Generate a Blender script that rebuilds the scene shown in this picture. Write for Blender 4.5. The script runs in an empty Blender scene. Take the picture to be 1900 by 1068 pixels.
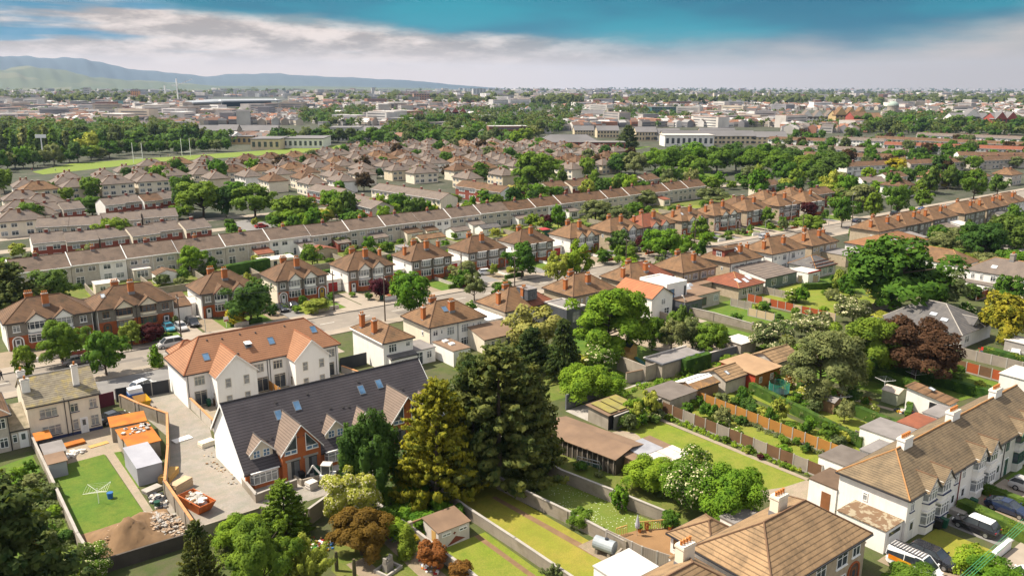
import bpy, bmesh, math, random
import numpy as np
from mathutils import Vector, Matrix

# ------------------------------------------------------------------ camera
sc = bpy.context.scene
COL = sc.collection
TH = math.atan(1990 / 1545)                    # heading of the street against the view
CAMH, FPX, HZY = 46.0, 1500.0, 158.0
PITCH = math.atan((534 - HZY) / FPX)
ROLL = math.radians(0.2)
ct, st = math.cos(TH), math.sin(TH)
# world axes: X runs along the street (away, to the right), Y across it (away, to the left)
FWD = Vector((ct * math.cos(PITCH), st * math.cos(PITCH), -math.sin(PITCH)))
RT0 = Vector((st, -ct, 0)); UP0 = RT0.cross(FWD)
RT = RT0 * math.cos(ROLL) + UP0 * math.sin(ROLL); UPV = UP0 * math.cos(ROLL) - RT0 * math.sin(ROLL)
EYE = Vector((0, 0, CAMH))
cam = bpy.data.cameras.new('camera'); camo = bpy.data.objects.new('camera', cam); COL.objects.link(camo)
camo.matrix_world = Matrix(((RT.x, UPV.x, -FWD.x, 0), (RT.y, UPV.y, -FWD.y, 0), (RT.z, UPV.z, -FWD.z, CAMH), (0, 0, 0, 1)))
cam.sensor_width = 36; cam.lens = FPX / 1900 * 36; cam.clip_start = 0.5; cam.clip_end = 60000
sc.camera = camo

def at(px, py, z=0.0):
 "the point at height z seen at a pixel of the 1900 x 1068 photograph"
 d = FWD * FPX + RT * (px - 950) - UPV * (py - 534)
 return EYE + d * ((z - CAMH) / d.z)
def to_px(p):
 v = Vector(p) - EYE; k = v.dot(FWD)
 return 950 + FPX * v.dot(RT) / k, 534 - FPX * v.dot(UPV) / k
def depth(p): return (Vector(p) - EYE).dot(FWD)
def top_z(x, y, py):
 "height above the ground point (x, y) at which a vertical line there meets photo row py"
 lo, hi = 0.0, 80.0
 for _ in range(40):
  m = (lo + hi) / 2
  if to_px((x, y, m))[1] > py: lo = m
  else: hi = m
 return lo

# ------------------------------------------------------------------ light and sky
SUN = Vector((-0.40, 0.42, 0.815)).normalized()       # direction towards the sun
sl = bpy.data.lights.new('sun', 'SUN'); sl.energy = 5.0; sl.angle = math.radians(0.53); sl.color = (1.0, 0.91, 0.77)
so = bpy.data.objects.new('sun', sl); COL.objects.link(so); so.location = (0, 0, 300)
so.rotation_euler = (-SUN).to_track_quat('-Z', 'Y').to_euler()
sc.view_settings.view_transform = 'Standard'; sc.view_settings.look = 'None'
sc.view_settings.exposure = 0.8; sc.view_settings.gamma = 1.0; sc.view_settings.use_curve_mapping = False
sc.cycles.max_bounces = 6; sc.cycles.diffuse_bounces = 3; sc.cycles.glossy_bounces = 2; sc.cycles.transmission_bounces = 3
sc.cycles.transparent_max_bounces = 6; sc.cycles.volume_bounces = 0
sc.cycles.use_denoising = True
sc.cycles.sample_clamp_indirect = 8

world = bpy.data.worlds.new('World'); sc.world = world; world.use_nodes = True
def sky_nodes():
 nt = world.node_tree; N = nt.nodes; L = nt.links; N.clear()
 def nd(t, **k):
  n = N.new(t)
  for a, b in k.items(): setattr(n, a, b)
  return n
 def math_(op, a, b=None, c=None, clamp=False):
  n = nd('ShaderNodeMath', operation=op, use_clamp=clamp)
  for i, v in enumerate((a, b, c)):
   if v is None: continue
   if isinstance(v, (int, float)): n.inputs[i].default_value = v
   else: L.new(v, n.inputs[i])
  return n.outputs[0]
 def mix(f, a, b):
  n = nd('ShaderNodeMix', data_type='RGBA')
  for s, v in ((n.inputs[0], f), (n.inputs[6], a), (n.inputs[7], b)):
   if isinstance(v, tuple): s.default_value = (*v, 1)
   elif isinstance(v, (int, float)): s.default_value = v
   else: L.new(v, s)
  return n.outputs[2]
 def smooth(v, a, b):
  n = nd('ShaderNodeMapRange', interpolation_type='SMOOTHSTEP')
  L.new(v, n.inputs[0]); n.inputs[1].default_value = a; n.inputs[2].default_value = b
  return n.outputs[0]
 tc = nd('ShaderNodeTexCoord')
 sep = nd('ShaderNodeSeparateXYZ'); L.new(tc.outputs['Generated'], sep.inputs[0])
 a = math_('ADD', math_('MULTIPLY', sep.outputs[0], st), math_('MULTIPLY', sep.outputs[1], -ct))
 b = math_('ADD', math_('MULTIPLY', sep.outputs[0], ct), math_('MULTIPLY', sep.outputs[1], st))
 az = math_('ARCTAN2', a, b); el = math_('ARCSINE', sep.outputs[2])
 def noise(sx, sy, detail, rough=0.55, off=0.0, scale=1.0):
  cb = nd('ShaderNodeCombineXYZ'); L.new(math_('MULTIPLY', az, sx), cb.inputs[0]); L.new(math_('MULTIPLY', el, sy), cb.inputs[1]); cb.inputs[2].default_value = off
  n = nd('ShaderNodeTexNoise'); L.new(cb.outputs[0], n.inputs['Vector']); n.inputs['Scale'].default_value = scale
  n.inputs['Detail'].default_value = detail; n.inputs['Roughness'].default_value = rough
  return n.outputs[0]
 sky = nd('ShaderNodeTexSky', sky_type='NISHITA', sun_disc=False, sun_elevation=math.asin(SUN.z),
    sun_rotation=math.atan2(SUN.x, SUN.y), air_density=1.0, dust_density=1.0, ozone_density=1.5)
 sk = nd('ShaderNodeVectorMath', operation='SCALE'); L.new(sky.outputs[0], sk.inputs[0]); sk.inputs[3].default_value = 0.10
 # cloud deck: cream near the horizon, its upper edge rising and falling with the bearing
 cr = nd('ShaderNodeFloatCurve'); L.new(math_('MULTIPLY_ADD', az, 0.8, 0.5), cr.inputs[1])
 cv = cr.mapping.curves[0]
 pts = [(0.0, .9), (0.1, .66), (0.17, .46), (0.22, .40), (0.30, .38), (0.36, .335), (0.42, .31), (0.5, .295), (0.6, .29), (0.73, .30), (0.83, .315), (0.90, .37), (0.96, .58), (1, .9)]
 cv.points[0].location = pts[0]; cv.points[1].location = pts[-1]
 for p in pts[1:-1]: cv.points.new(*p)
 cr.mapping.update()
 edge = math_('MULTIPLY', cr.outputs[0], 0.2)
 n1 = noise(7, 34, 6, 0.55); n2 = noise(16, 60, 5, 0.6, 3.1); n3 = noise(3.2, 42, 4, 0.5, 7.7)
 wob = math_('MULTIPLY', math_('SUBTRACT', n1, 0.5), 0.035)
 deck = math_('SUBTRACT', math_('ADD', edge, wob), el)              # > 0 inside the deck
 soft = smooth(az, -0.15, 0.3)                                       # the edge melts away to the right
 hard_m = smooth(deck, -0.006, 0.012); soft_m = smooth(deck, -0.006, 0.045)
 dm = mix(soft, hard_m, soft_m)
 # blue gaps in the deck at the left
 gap = math_('MULTIPLY', smooth(n3, 0.47, 0.60), math_('MULTIPLY', smooth(math_('MULTIPLY', az, -1), 0.05, 0.35), smooth(el, 0.022, 0.05)))
 teal = mix(smooth(noise(4, 20, 3, 0.5, 1.3), 0.35, 0.65), (0.0, 0.095, 0.155), (0.0, 0.18, 0.235))
 lit = mix(smooth(n2, 0.38, 0.66), (0.25, 0.215, 0.195), (0.53, 0.45, 0.405))
 low = mix(smooth(az, -0.1, 0.55), (0.50, 0.405, 0.36), (0.33, 0.275, 0.246))
 cl = mix(smooth(el, 0.012, 0.05), low, mix(smooth(az, 0.0, 0.35), lit, mix(smooth(n1, .3, .7), (0.27, 0.255, 0.24), (0.37, 0.322, 0.293))))
 gapc = mix(0.85, cl, (0.0, 0.15, 0.26))
 cl = mix(gap, cl, gapc)
 band = mix(dm, teal, cl)
 # overhead, outside the picture: broken cloud added over the physical sky for ambient light
 hi = mix(math_('MULTIPLY', smooth(noise(2, 3, 5, 0.6, 5.0), 0.36, 0.6), 0.85), sk.outputs[0], (0.72, 0.68, 0.64))
 out = mix(smooth(el, 0.13, 0.22), band, hi)
 bg = nd('ShaderNodeBackground'); L.new(out, bg.inputs[0]); bg.inputs[1].default_value = 1.0
 o = nd('ShaderNodeOutputWorld'); L.new(bg.outputs[0], o.inputs[0])
sky_nodes()

# ------------------------------------------------------------------ materials
MATS = {}
def mat(name, c1, c2=None, scale=1.0, rough=0.85, kind=None, c3=None, k=1.0, bump=0.0, spec=0.3, lo=0.35, hi=0.65, metal=0.0):
 "procedural material; colours are real-world base colours, patterns lie in world space"
 if name in MATS: return MATS[name]
 m = bpy.data.materials.new(name); m.use_nodes = True; MATS[name] = m
 nt = m.node_tree; N = nt.nodes; L = nt.links; bs = N['Principled BSDF']
 bs.inputs['Roughness'].default_value = rough; bs.inputs['Metallic'].default_value = metal
 bs.inputs['Specular IOR Level'].default_value = spec
 m.diffuse_color = (*c1, 1)
 geo = N.new('ShaderNodeNewGeometry'); P = geo.outputs['Position']
 def noise(s, d=4, rgh=0.6, vec=None):
  n = N.new('ShaderNodeTexNoise'); n.inputs['Scale'].default_value = s; n.inputs['Detail'].default_value = d; n.inputs['Roughness'].default_value = rgh
  L.new(vec or P, n.inputs['Vector']); return n.outputs[0]
 def rng(v, a, b, c=0.0, d=1.0):
  n = N.new('ShaderNodeMapRange'); L.new(v, n.inputs[0])
  for i, q in enumerate((a, b, c, d)): n.inputs[i + 1].default_value = q
  return n.outputs[0]
 def mix(f, a, b, bt='MIX'):
  n = N.new('ShaderNodeMix'); n.data_type = 'RGBA'; n.blend_type = bt
  for s, v in ((n.inputs[0], f), (n.inputs[6], a), (n.inputs[7], b)):
   if isinstance(v, tuple): s.default_value = (*v, 1)
   elif isinstance(v, (int, float)): s.default_value = v
   else: L.new(v, s)
  return n.outputs[2]
 def mth(op, a, b=0.0):
  n = N.new('ShaderNodeMath'); n.operation = op
  for i, v in enumerate((a, b)):
   if isinstance(v, (int, float)): n.inputs[i].default_value = v
   else: L.new(v, n.inputs[i])
  return n.outputs[0]
 c2 = c2 or tuple(x * 0.8 for x in c1)
 col = mix(rng(noise(scale), lo, hi), c1, c2)
 sep = None
 def comp(i):
  nonlocal sep
  if sep is None: sep = N.new('ShaderNodeSeparateXYZ'); L.new(P, sep.inputs[0])
  return sep.outputs[i]
 hgt = None
 if kind == 'tile':            # courses run along the contour; c3 = lichen / moss / worn patches
  fr = mth('FRACT', mth('MULTIPLY', comp(2), 1.0 / k))
  line = rng(fr, 0.0, 0.30, 0.22, 1.0)
  j = noise(8.0, 5, .75); col = mix(0.35, col, mix(rng(j, .3, .7), (0.5, 0.5, 0.5), (1.5, 1.45, 1.4)), 'MULTIPLY')
  if c3: col = mix(rng(noise(0.55, 6, 0.7), 0.48, 0.68), col, c3)
  vm = N.new('ShaderNodeVectorMath'); vm.operation = 'SCALE'; L.new(col, vm.inputs[0]); L.new(line, vm.inputs[3]); col = vm.outputs[0]
  hgt = fr
 elif kind == 'brick':
  fr = mth('FRACT', mth('MULTIPLY', comp(2), 1 / 0.15)); line = rng(fr, 0, 0.2, 0.0, 1.0)
  col = mix(mth('MULTIPLY', mth('SUBTRACT', 1.0, line), 0.35), col, (0.42, 0.37, 0.32))
  col = mix(rng(noise(14, 2), .35, .65, 0, .35), col, tuple(x * .55 for x in c1))
 elif kind == 'plank':         # upright boards, in whichever direction the fence runs
  s = mth('ADD', comp(0), comp(1)); fr = mth('FRACT', mth('MULTIPLY', s, 1 / (0.14 * k)))
  line = rng(fr, 0, 0.16, 0.5, 1.0)
  vm = N.new('ShaderNodeVectorMath'); vm.operation = 'SCALE'; L.new(col, vm.inputs[0]); L.new(line, vm.inputs[3]); col = vm.outputs[0]
 elif kind == 'block':         # rendered blockwork, courses and joints
  fr = mth('FRACT', mth('MULTIPLY', comp(2), 1 / 0.45)); line = rng(fr, 0, 0.08, 0.75, 1.0)
  s = mth('ADD', comp(0), comp(1)); f2 = mth('FRACT', mth('MULTIPLY', s, 1 / 1.1)); l2 = rng(f2, 0, 0.05, 0.82, 1.0)
  vm = N.new('ShaderNodeVectorMath'); vm.operation = 'SCALE'; L.new(col, vm.inputs[0]); L.new(mth('MULTIPLY', line, l2), vm.inputs[3]); col = vm.outputs[0]
  if c3: col = mix(rng(noise(0.8, 5), .5, .7), col, c3)
 elif kind == 'grass':
  col = mix(rng(noise(0.23, 6, 0.7), .40, .62), col, c3 or c2)
  col = mix(rng(noise(0.7, 6, 0.75), .46, .70, 0, .8), col, tuple(x * q for x, q in zip(c1, (.6, .72, .6))))
  col = mix(rng(noise(7, 5, .8), .36, .62, 0, .6), col, tuple(x * .5 for x in c1))
 elif kind == 'daisy':
  v = N.new('ShaderNodeTexVoronoi'); v.inputs['Scale'].default_value = 3.2; L.new(P, v.inputs['Vector'])
  col = mix(rng(noise(9, 3), .3, .7, 0, .5), col, tuple(x * .55 for x in c1))
  dens = mth('MULTIPLY', rng(v.outputs['Distance'], 0.12, 0.24, 1, 0), rng(noise(0.35, 4), .36, .55)); col = mix(dens, col, c3)
 elif kind == 'wall':          # render with faint runs and grime streaks
  st_ = N.new('ShaderNodeVectorMath'); st_.operation = 'MULTIPLY'; L.new(P, st_.inputs[0]); st_.inputs[1].default_value = (1.6, 1.6, 0.22)
  col = mix(rng(noise(1.0, 5, .65, st_.outputs[0]), .5, .8, 0, .55), col, c3 or tuple(x * .62 for x in c1))
 elif kind == 'leaf':
  oi = N.new('ShaderNodeObjectInfo')
  col = mix(rng(noise(0.75, 4), .36, .62), tuple(x * .8 for x in c1), tuple(x * 1.15 for x in c2))
  hs = N.new('ShaderNodeHueSaturation'); L.new(rng(oi.outputs['Random'], 0, 1, .475, .52), hs.inputs['Hue']); L.new(rng(oi.outputs['Random'], 0, 1, 1.25, .78), hs.inputs['Value'])
  hs.inputs['Saturation'].default_value = 1.0; L.new(col, hs.inputs['Color']); col = hs.outputs[0]
  bs.inputs['Specular IOR Level'].default_value = 0.15
  tr = N.new('ShaderNodeBsdfTranslucent'); ms = N.new('ShaderNodeMixShader'); ms.inputs[0].default_value = 0.33
  tcol = mix(1.0, col, (1.25, 1.2, 0.5), 'MULTIPLY')
  L.new(tcol, tr.inputs[0]); L.new(bs.outputs[0], ms.inputs[1]); L.new(tr.outputs[0], ms.inputs[2]); L.new(ms.outputs[0], N['Material Output'].inputs[0])
 elif kind == 'attr':          # per-building paint and roof colours stored on the mesh
  at_ = N.new('ShaderNodeAttribute'); at_.attribute_name = 'tint'
  col = mix(1.0, at_.outputs['Color'], mix(rng(noise(scale, 4), .3, .7), (0.75, 0.75, 0.75), (1.2, 1.2, 1.2)), 'MULTIPLY')
 elif kind == 'objtint':       # neighbouring houses were re-tiled / re-dashed at different times
  oi = N.new('ShaderNodeObjectInfo')
  col = mix(mth('MULTIPLY', oi.outputs['Random'], 1.0), col, c3)
 L.new(col, bs.inputs['Base Color'])
 if bump:
  bp = N.new('ShaderNodeBump'); bp.inputs['Strength'].default_value = bump; bp.inputs['Distance'].default_value = 0.05
  L.new(hgt if hgt is not None else noise(scale * 6, 4), bp.inputs['Height']); L.new(bp.outputs[0], bs.inputs['Normal'])
 return m
def glass(name, c, rough=0.06):
 if name in MATS: return MATS[name]
 m = mat(name, c, tuple(x * 1.8 + .01 for x in c), 0.7, rough, spec=0.6); return m

# ------------------------------------------------------------------ mesh builder
class MB:
 def __init__(s): s.v = []; s.f = []; s.m = []; s.ms = []
 def mi(s, m):
  if m not in s.ms: s.ms.append(m)
  return s.ms.index(m)
 def face(s, pts, m):
  b = len(s.v); s.v += [tuple(p) for p in pts]; s.f.append(tuple(range(b, b + len(pts)))); s.m.append(s.mi(m)); return s
 def mesh(s, verts, faces, m):
  b = len(s.v); s.v += [tuple(p) for p in verts]; k = s.mi(m)
  for f in faces: s.f.append(tuple(b + i for i in f)); s.m.append(k)
  return s
 HEX = ((0, 3, 2, 1), (4, 5, 6, 7), (0, 1, 5, 4), (1, 2, 6, 5), (2, 3, 7, 6), (3, 0, 4, 7))
 def hexa(s, p, m, skip=()): return s.mesh(p, [f for i, f in enumerate(s.HEX) if i not in skip], m)
 def box(s, x0, y0, z0, x1, y1, z1, m, skip=()):
  return s.hexa([(x0, y0, z0), (x1, y0, z0), (x1, y1, z0), (x0, y1, z0), (x0, y0, z1), (x1, y0, z1), (x1, y1, z1), (x0, y1, z1)], m, skip)
 def cbox(s, cx, cy, z0, w, d, h, m, rz=0.0):
  c, q = math.cos(rz), math.sin(rz); P = []
  for z in (z0, z0 + h):
   for a, b in ((-1, -1), (1, -1), (1, 1), (-1, 1)):
    x, y = a * w / 2, b * d / 2; P.append((cx + x * c - y * q, cy + x * q + y * c, z))
  return s.hexa(P, m)
 def slab(s, p, t, m):
  "a quad or triangle p with thickness t below its plane"
  p = [Vector(q) for q in p]; n = (p[1] - p[0]).cross(p[2] - p[0]).normalized()
  if n.z < 0: p.reverse(); n = -n
  k = len(p); q = [a - n * t for a in p]
  return s.mesh(p + q, [tuple(range(k)), tuple(range(2 * k - 1, k - 1, -1))] + [(i, i + k, (i + 1) % k + k, (i + 1) % k) for i in range(k)], m)
 def tube(s, a, b, r, m, n=6, r2=None, cap=True):
  a = Vector(a); b = Vector(b); d = (b - a)
  if d.length < 1e-6: return s
  d.normalize(); e = d.orthogonal().normalized(); g = d.cross(e); r2 = r if r2 is None else r2
  V = [a + (e * math.cos(2 * math.pi * i / n) + g * math.sin(2 * math.pi * i / n)) * r for i in range(n)] + \
   [b + (e * math.cos(2 * math.pi * i / n) + g * math.sin(2 * math.pi * i / n)) * r2 for i in range(n)]
  F = [(i, (i + 1) % n, (i + 1) % n + n, i + n) for i in range(n)]
  if cap: F += [tuple(range(n - 1, -1, -1)), tuple(range(n, 2 * n))]
  return s.mesh(V, F, m)
 def path(s, pts, r, m, n=5):
  for a, b in zip(pts, pts[1:]): s.tube(a, b, r, m, n)
  return s
 def lathe(s, prof, m, n=12, c=(0, 0, 0)):
  V = []; F = []
  for r, z in prof:
   for i in range(n): V.append((c[0] + r * math.cos(2 * math.pi * i / n), c[1] + r * math.sin(2 * math.pi * i / n), c[2] + z))
  for k in range(len(prof) - 1):
   for i in range(n): j = (i + 1) % n; F.append((k * n + i, k * n + j, k * n + n + j, k * n + n + i))
  F.append(tuple(range(n - 1, -1, -1))); F.append(tuple(range(len(V) - n, len(V))))
  return s.mesh(V, F, m)
 def blob(s, c, rx, ry, rz, m, rnd=None, j=0.15, u=8, v=5):
  V = []; F = []
  for k in range(v + 1):
   t = math.pi * k / v
   for i in range(u):
    a = 2 * math.pi * i / u; q = 1 + (rnd.uniform(-j, j) if rnd else 0)
    V.append((c[0] + rx * q * math.sin(t) * math.cos(a), c[1] + ry * q * math.sin(t) * math.sin(a), c[2] - rz * q * math.cos(t)))
  for k in range(v):
   for i in range(u): w = (i + 1) % u; F.append((k * u + i, k * u + w, k * u + u + w, k * u + u + i))
  return s.mesh(V, F, m)
 def data(s, name, smooth=False):
  me = bpy.data.meshes.new(name); me.from_pydata(s.v, [], s.f)
  for m in s.ms: me.materials.append(m)
  me.polygons.foreach_set('material_index', s.m)
  if smooth: me.polygons.foreach_set('use_smooth', [True] * len(s.f))
  me.update(); return me
 def build(s, name, parent=None, loc=(0, 0, 0), rz=0.0, smooth=False):
  return put(s.data(name, smooth), name, parent, loc, rz)
def put(me, name, parent=None, loc=(0, 0, 0), rz=0.0, scl=None):
 o = bpy.data.objects.new(name, me); COL.objects.link(o); o.location = loc
 if rz: o.rotation_euler.z = rz
 if scl: o.scale = scl
 if parent: o.parent = parent
 return o
def tag(o, label, cat, group=None):
 o['label'] = label; o['category'] = cat
 if group: o['group'] = group
 return o
def thing(name, label, cat, loc=(0, 0, 0), rz=0.0, group=None): return tag(put(None, name, None, loc, rz), label, cat, group)
def struct(o, kind='structure'): o['kind'] = kind; return o
KIDS = {}
def dup(root, loc, rz=0.0, label=None, scl=None):
 "copy a thing with copies of its parts and sub-parts"
 def rec(o, par):
  c = o.copy(); COL.objects.link(c); c.parent = par
  for ch in kids(o): rec(ch, c)
  return c
 r = rec(root, None); r.location = loc; r.rotation_euler.z = rz
 if label: r['label'] = label
 if scl: r.scale = scl
 return r
def kids(o):
 if o.name not in KIDS: KIDS[o.name] = list(o.children)
 return KIDS[o.name]
ORD = 'first second third fourth fifth sixth seventh eighth ninth tenth eleventh twelfth thirteenth fourteenth fifteenth sixteenth seventeenth eighteenth nineteenth'.split()
TENS = {2: 'twent', 3: 'thirt', 4: 'fort', 5: 'fift', 6: 'sixt', 7: 'sevent', 8: 'eight', 9: 'ninet'}
def nth(i):
 if i < 19: return ORD[i]
 n = i + 1
 if n >= 100: return '%dth' % n
 t, u_ = divmod(n, 10)
 return TENS[t] + 'ieth' if u_ == 0 else TENS[t] + 'y-' + ORD[u_ - 1]
# ------------------------------------------------------------------ palette
WHITE = mat('white_render', (0.80, 0.77, 0.72), (0.74, 0.71, 0.66), 0.6, kind='wall', bump=.05)
WHITE2 = mat('fresh_white_render', (0.84, 0.82, 0.78), (0.80, 0.78, 0.74), 0.3, kind='wall', c3=(0.68, 0.65, 0.6))
CREAM = mat('cream_render', (0.66, 0.56, 0.40), (0.58, 0.49, 0.36), 0.6, kind='wall')
CREAMW = mat('cream_white_render', (0.74, 0.66, 0.52), (0.68, 0.60, 0.48), 0.6, kind='wall')
DASH = mat('grey_pebbledash', (0.23, 0.205, 0.175), (0.17, 0.152, 0.13), 2.5, kind='wall', bump=.3)
DASHW = mat('pale_pebbledash', (0.50, 0.45, 0.38), (0.41, 0.365, 0.31), 1.5, kind='wall', bump=.2)
DASHB = mat('beige_pebbledash', (0.42, 0.34, 0.24), (0.34, 0.27, 0.19), 1.5, kind='wall', bump=.2)
BRICK = mat('orange_red_brick', (0.42, 0.105, 0.028), (0.30, 0.075, 0.024), 1.3, kind='brick')
BRICKD = mat('dark_red_brick', (0.26, 0.06, 0.035), (0.19, 0.045, 0.028), 1.3, kind='brick')
BRICKN = mat('new_orange_brick', (0.47, 0.135, 0.035), (0.38, 0.10, 0.03), 1.1, kind='brick')
CHIMM = mat('brown_orange_brick', (0.30, 0.115, 0.05), (0.22, 0.085, 0.04), 1.5, kind='brick'); CHIMB = mat('orange_chimney_brick', (0.46, 0.15, 0.035), (0.34, 0.10, 0.028), 1.5, kind='brick')
STONE = mat('grey_stone', (0.30, 0.27, 0.23), (0.22, 0.2, 0.17), 0.8)
TBROWN = mat('brown_roof_tiles', (0.165, 0.092, 0.048), (0.115, 0.064, 0.035), 0.5, kind='tile', c3=(0.072, 0.046, 0.026), k=0.19, bump=.35)
TBROWN2 = mat('tan_roof_tiles', (0.22, 0.125, 0.062), (0.165, 0.092, 0.047), 0.6, kind='tile', c3=(0.105, 0.066, 0.036), k=0.19, bump=.35)
TGREYB = mat('grey_brown_roof_tiles', (0.175, 0.14, 0.117), (0.132, 0.106, 0.09), 0.5, kind='tile', c3=(0.19, 0.148, 0.115), k=0.17, bump=.3)
TRED = mat('red_brown_roof_tiles', (0.25, 0.085, 0.045), (0.195, 0.066, 0.036), 0.6, kind='tile', c3=(0.16, 0.06, 0.034), k=0.19, bump=.3)
TORANGE = mat('new_orange_roof_tiles', (0.33, 0.165, 0.088), (0.285, 0.142, 0.077), 0.5, kind='tile', k=0.23, bump=.5)
TBLACK = mat('new_charcoal_roof_tiles', (0.098, 0.088, 0.094), (0.08, 0.072, 0.078), 0.5, kind='tile', k=0.27, bump=.8, rough=.75, spec=.12)
TDORM = mat('sunlit_charcoal_tiles', (0.215, 0.16, 0.125), (0.18, 0.135, 0.107), 0.5, kind='tile', k=0.25, bump=.4)  # charcoal tiles paled: sunlight on the gable slopes put into the colour
TLICHEN = mat('lichen_grey_slates', (0.26, 0.225, 0.16), (0.17, 0.145, 0.105), 1.2, kind='tile', c3=(0.36, 0.28, 0.095), k=0.18, bump=.5)
TOLD = mat('old_buff_roof_tiles', (0.225, 0.165, 0.098), (0.16, 0.118, 0.072), 0.9, kind='tile', c3=(0.115, 0.088, 0.056), k=0.16, bump=.45)
TOLD2 = mat('old_ribbed_roof_tiles', (0.33, 0.215, 0.115), (0.26, 0.168, 0.09), 0.6, kind='tile', c3=(0.16, 0.107, 0.06), k=0.25, bump=.9)
TSLATE = mat('grey_slates', (0.125, 0.118, 0.115), (0.095, 0.09, 0.09), 0.8, kind='tile', c3=(0.155, 0.14, 0.125), k=0.16, bump=.3)
RIDGE = mat('ridge_tiles', (0.16, 0.09, 0.05), (0.12, 0.07, 0.04), 1.0)
RIDGEO = mat('rusty_orange_ridge_tiles', (0.38, 0.185, 0.06), (0.27, 0.15, 0.07), 1.0)
RIDGED = mat('dark_ridge_tiles', (0.06, 0.055, 0.055), (0.05, 0.045, 0.045), 1.0)
LEAD = mat('felt_flat_roof', (0.16, 0.135, 0.115), (0.12, 0.1, 0.085), 0.5, c3=None)
FLATP = mat('pale_flat_roof', (0.55, 0.5, 0.45), (0.45, 0.41, 0.37), 0.6)
FLATG = mat('grey_felt_roof', (0.22, 0.2, 0.19), (0.17, 0.155, 0.145), 0.6)
FELTB = mat('brown_felt_roof', (0.21, 0.135, 0.085), (0.155, 0.1, 0.065), 0.35, bump=.1)
GUT = mat('dark_gutters', (0.035, 0.035, 0.04), rough=.5)
PVC = mat('white_window_frames', (0.82, 0.81, 0.78), (0.78, 0.77, 0.74), 0.8, rough=.45)
WOODF = mat('brown_timber_frames', (0.20, 0.10, 0.045), rough=.6)
GREYF = mat('grey_window_frames', (0.16, 0.165, 0.175), rough=.5)
CREAMF = mat('cream_window_frames', (0.62, 0.56, 0.45), rough=.5)
NAVY = mat('navy_painted_sills', (0.035, 0.045, 0.11), rough=.6)
GL = glass('window_glass', (0.035, 0.042, 0.05)); GLC = mat('net_curtained_glass', (0.32, 0.33, 0.33), (0.16, 0.17, 0.18), 2.2, .15, spec=.6)
GLB = glass('sky_blue_roof_glass', (0.06, 0.12, 0.2)); GLW = mat('bright_rooflight_glass', (0.55, 0.58, 0.6), (0.45, 0.48, 0.5), 1.0, .12, spec=.6)
DOORW = mat('white_door', (0.75, 0.74, 0.72), rough=.5); DOORB = mat('brown_door', (0.22, 0.09, 0.035), rough=.6)
DOORR = mat('red_door', (0.35, 0.02, 0.02), rough=.5); DOORN = mat('blue_door', (0.045, 0.07, 0.13), rough=.5)
TERRA = mat('terracotta_pots', (0.50, 0.19, 0.05), (0.38, 0.14, 0.04), 2)
CONC = mat('concrete', (0.36, 0.33, 0.29), (0.29, 0.265, 0.235), 0.7, bump=.1)
CLAD = mat('grey_zinc_cladding', (0.12, 0.125, 0.14), (0.10, 0.105, 0.12), 0.6, rough=.5, metal=.3)
R_ = random.Random(7)

FACE = {'f': lambda w, d, u, z: ((u, 0, z), 0.0), 'l': lambda w, d, u, z: ((0, u, z), -math.pi / 2),
  'r': lambda w, d, u, z: ((w, u, z), math.pi / 2), 'b': lambda w, d, u, z: ((w - u, d, z), math.pi)}
WC = {}
def win_mesh(w, h, n, frame, gl, sill, tr, two):
 k = (round(w, 2), round(h, 2), n, frame.name, gl.name, sill.name if sill else '', tr, two)
 if k in WC: return WC[k]
 f = MB(); g = f if not two else MB(); b = 0.075; y0, y1 = -0.07, 0.0
 f.box(-w / 2, y0, 0, w / 2, y1, b, frame); f.box(-w / 2, y0, h - b, w / 2, y1, h, frame)
 f.box(-w / 2, y0, b, -w / 2 + b, y1, h - b, frame); f.box(w / 2 - b, y0, b, w / 2, y1, h - b, frame)
 for i in range(1, n): f.box(-w / 2 + w * i / n - .035, y0 + .004, b, -w / 2 + w * i / n + .035, y1, h - b, frame)
 if tr: f.box(-w / 2 + b, y0 + .008, h * tr, w / 2 - b, y1, h * tr + .06, frame)
 if sill: f.box(-w / 2 - .08, -.14, -.09, w / 2 + .08, 0, -.002, sill)
 g.face([(-w / 2 + .03, -.03, .03), (w / 2 - .03, -.03, .03), (w / 2 - .03, -.03, h - .03), (-w / 2 + .03, -.03, h - .03)], gl)
 WC[k] = (f.data('window'), g.data('pane') if two else None); return WC[k]
def win(root, face, u, z, w, h, n=2, frame=None, gl=None, sill=None, tr=0.68, two=True, name='window', wd=None):
 gl = gl or (GL if R_.random() < .6 else GLC); W, D = wd or (root.get('_w'), root.get('_d'))
 a, b = win_mesh(w, h, n, frame or PVC, gl, sill, tr, two)
 loc, rz = FACE[face](W, D, u, z)
 o = put(a, name, root, loc, rz)
 if b: put(b, 'pane', o)
 return o
def door(root, face, u, w=1.0, h=2.1, m=None, z=0.05, arch=False, glz=True):
 b = MB(); m = m or DOORW
 b.box(-w / 2 - .08, -.05, 0, -w / 2, 0, h + .08, PVC); b.box(w / 2, -.05, 0, w / 2 + .08, 0, h + .08, PVC); b.box(-w / 2, -.05, h, w / 2, 0, h + .08, PVC)
 b.box(-w / 2, -.035, 0, w / 2, 0, h, m)
 if glz: b.box(-w / 2 + .2, -.045, h * .52, w / 2 - .2, -.03, h * .9, GL)
 loc, rz = FACE[face](root['_w'], root['_d'], u, z); return b.build('door', root, loc, rz)
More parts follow.
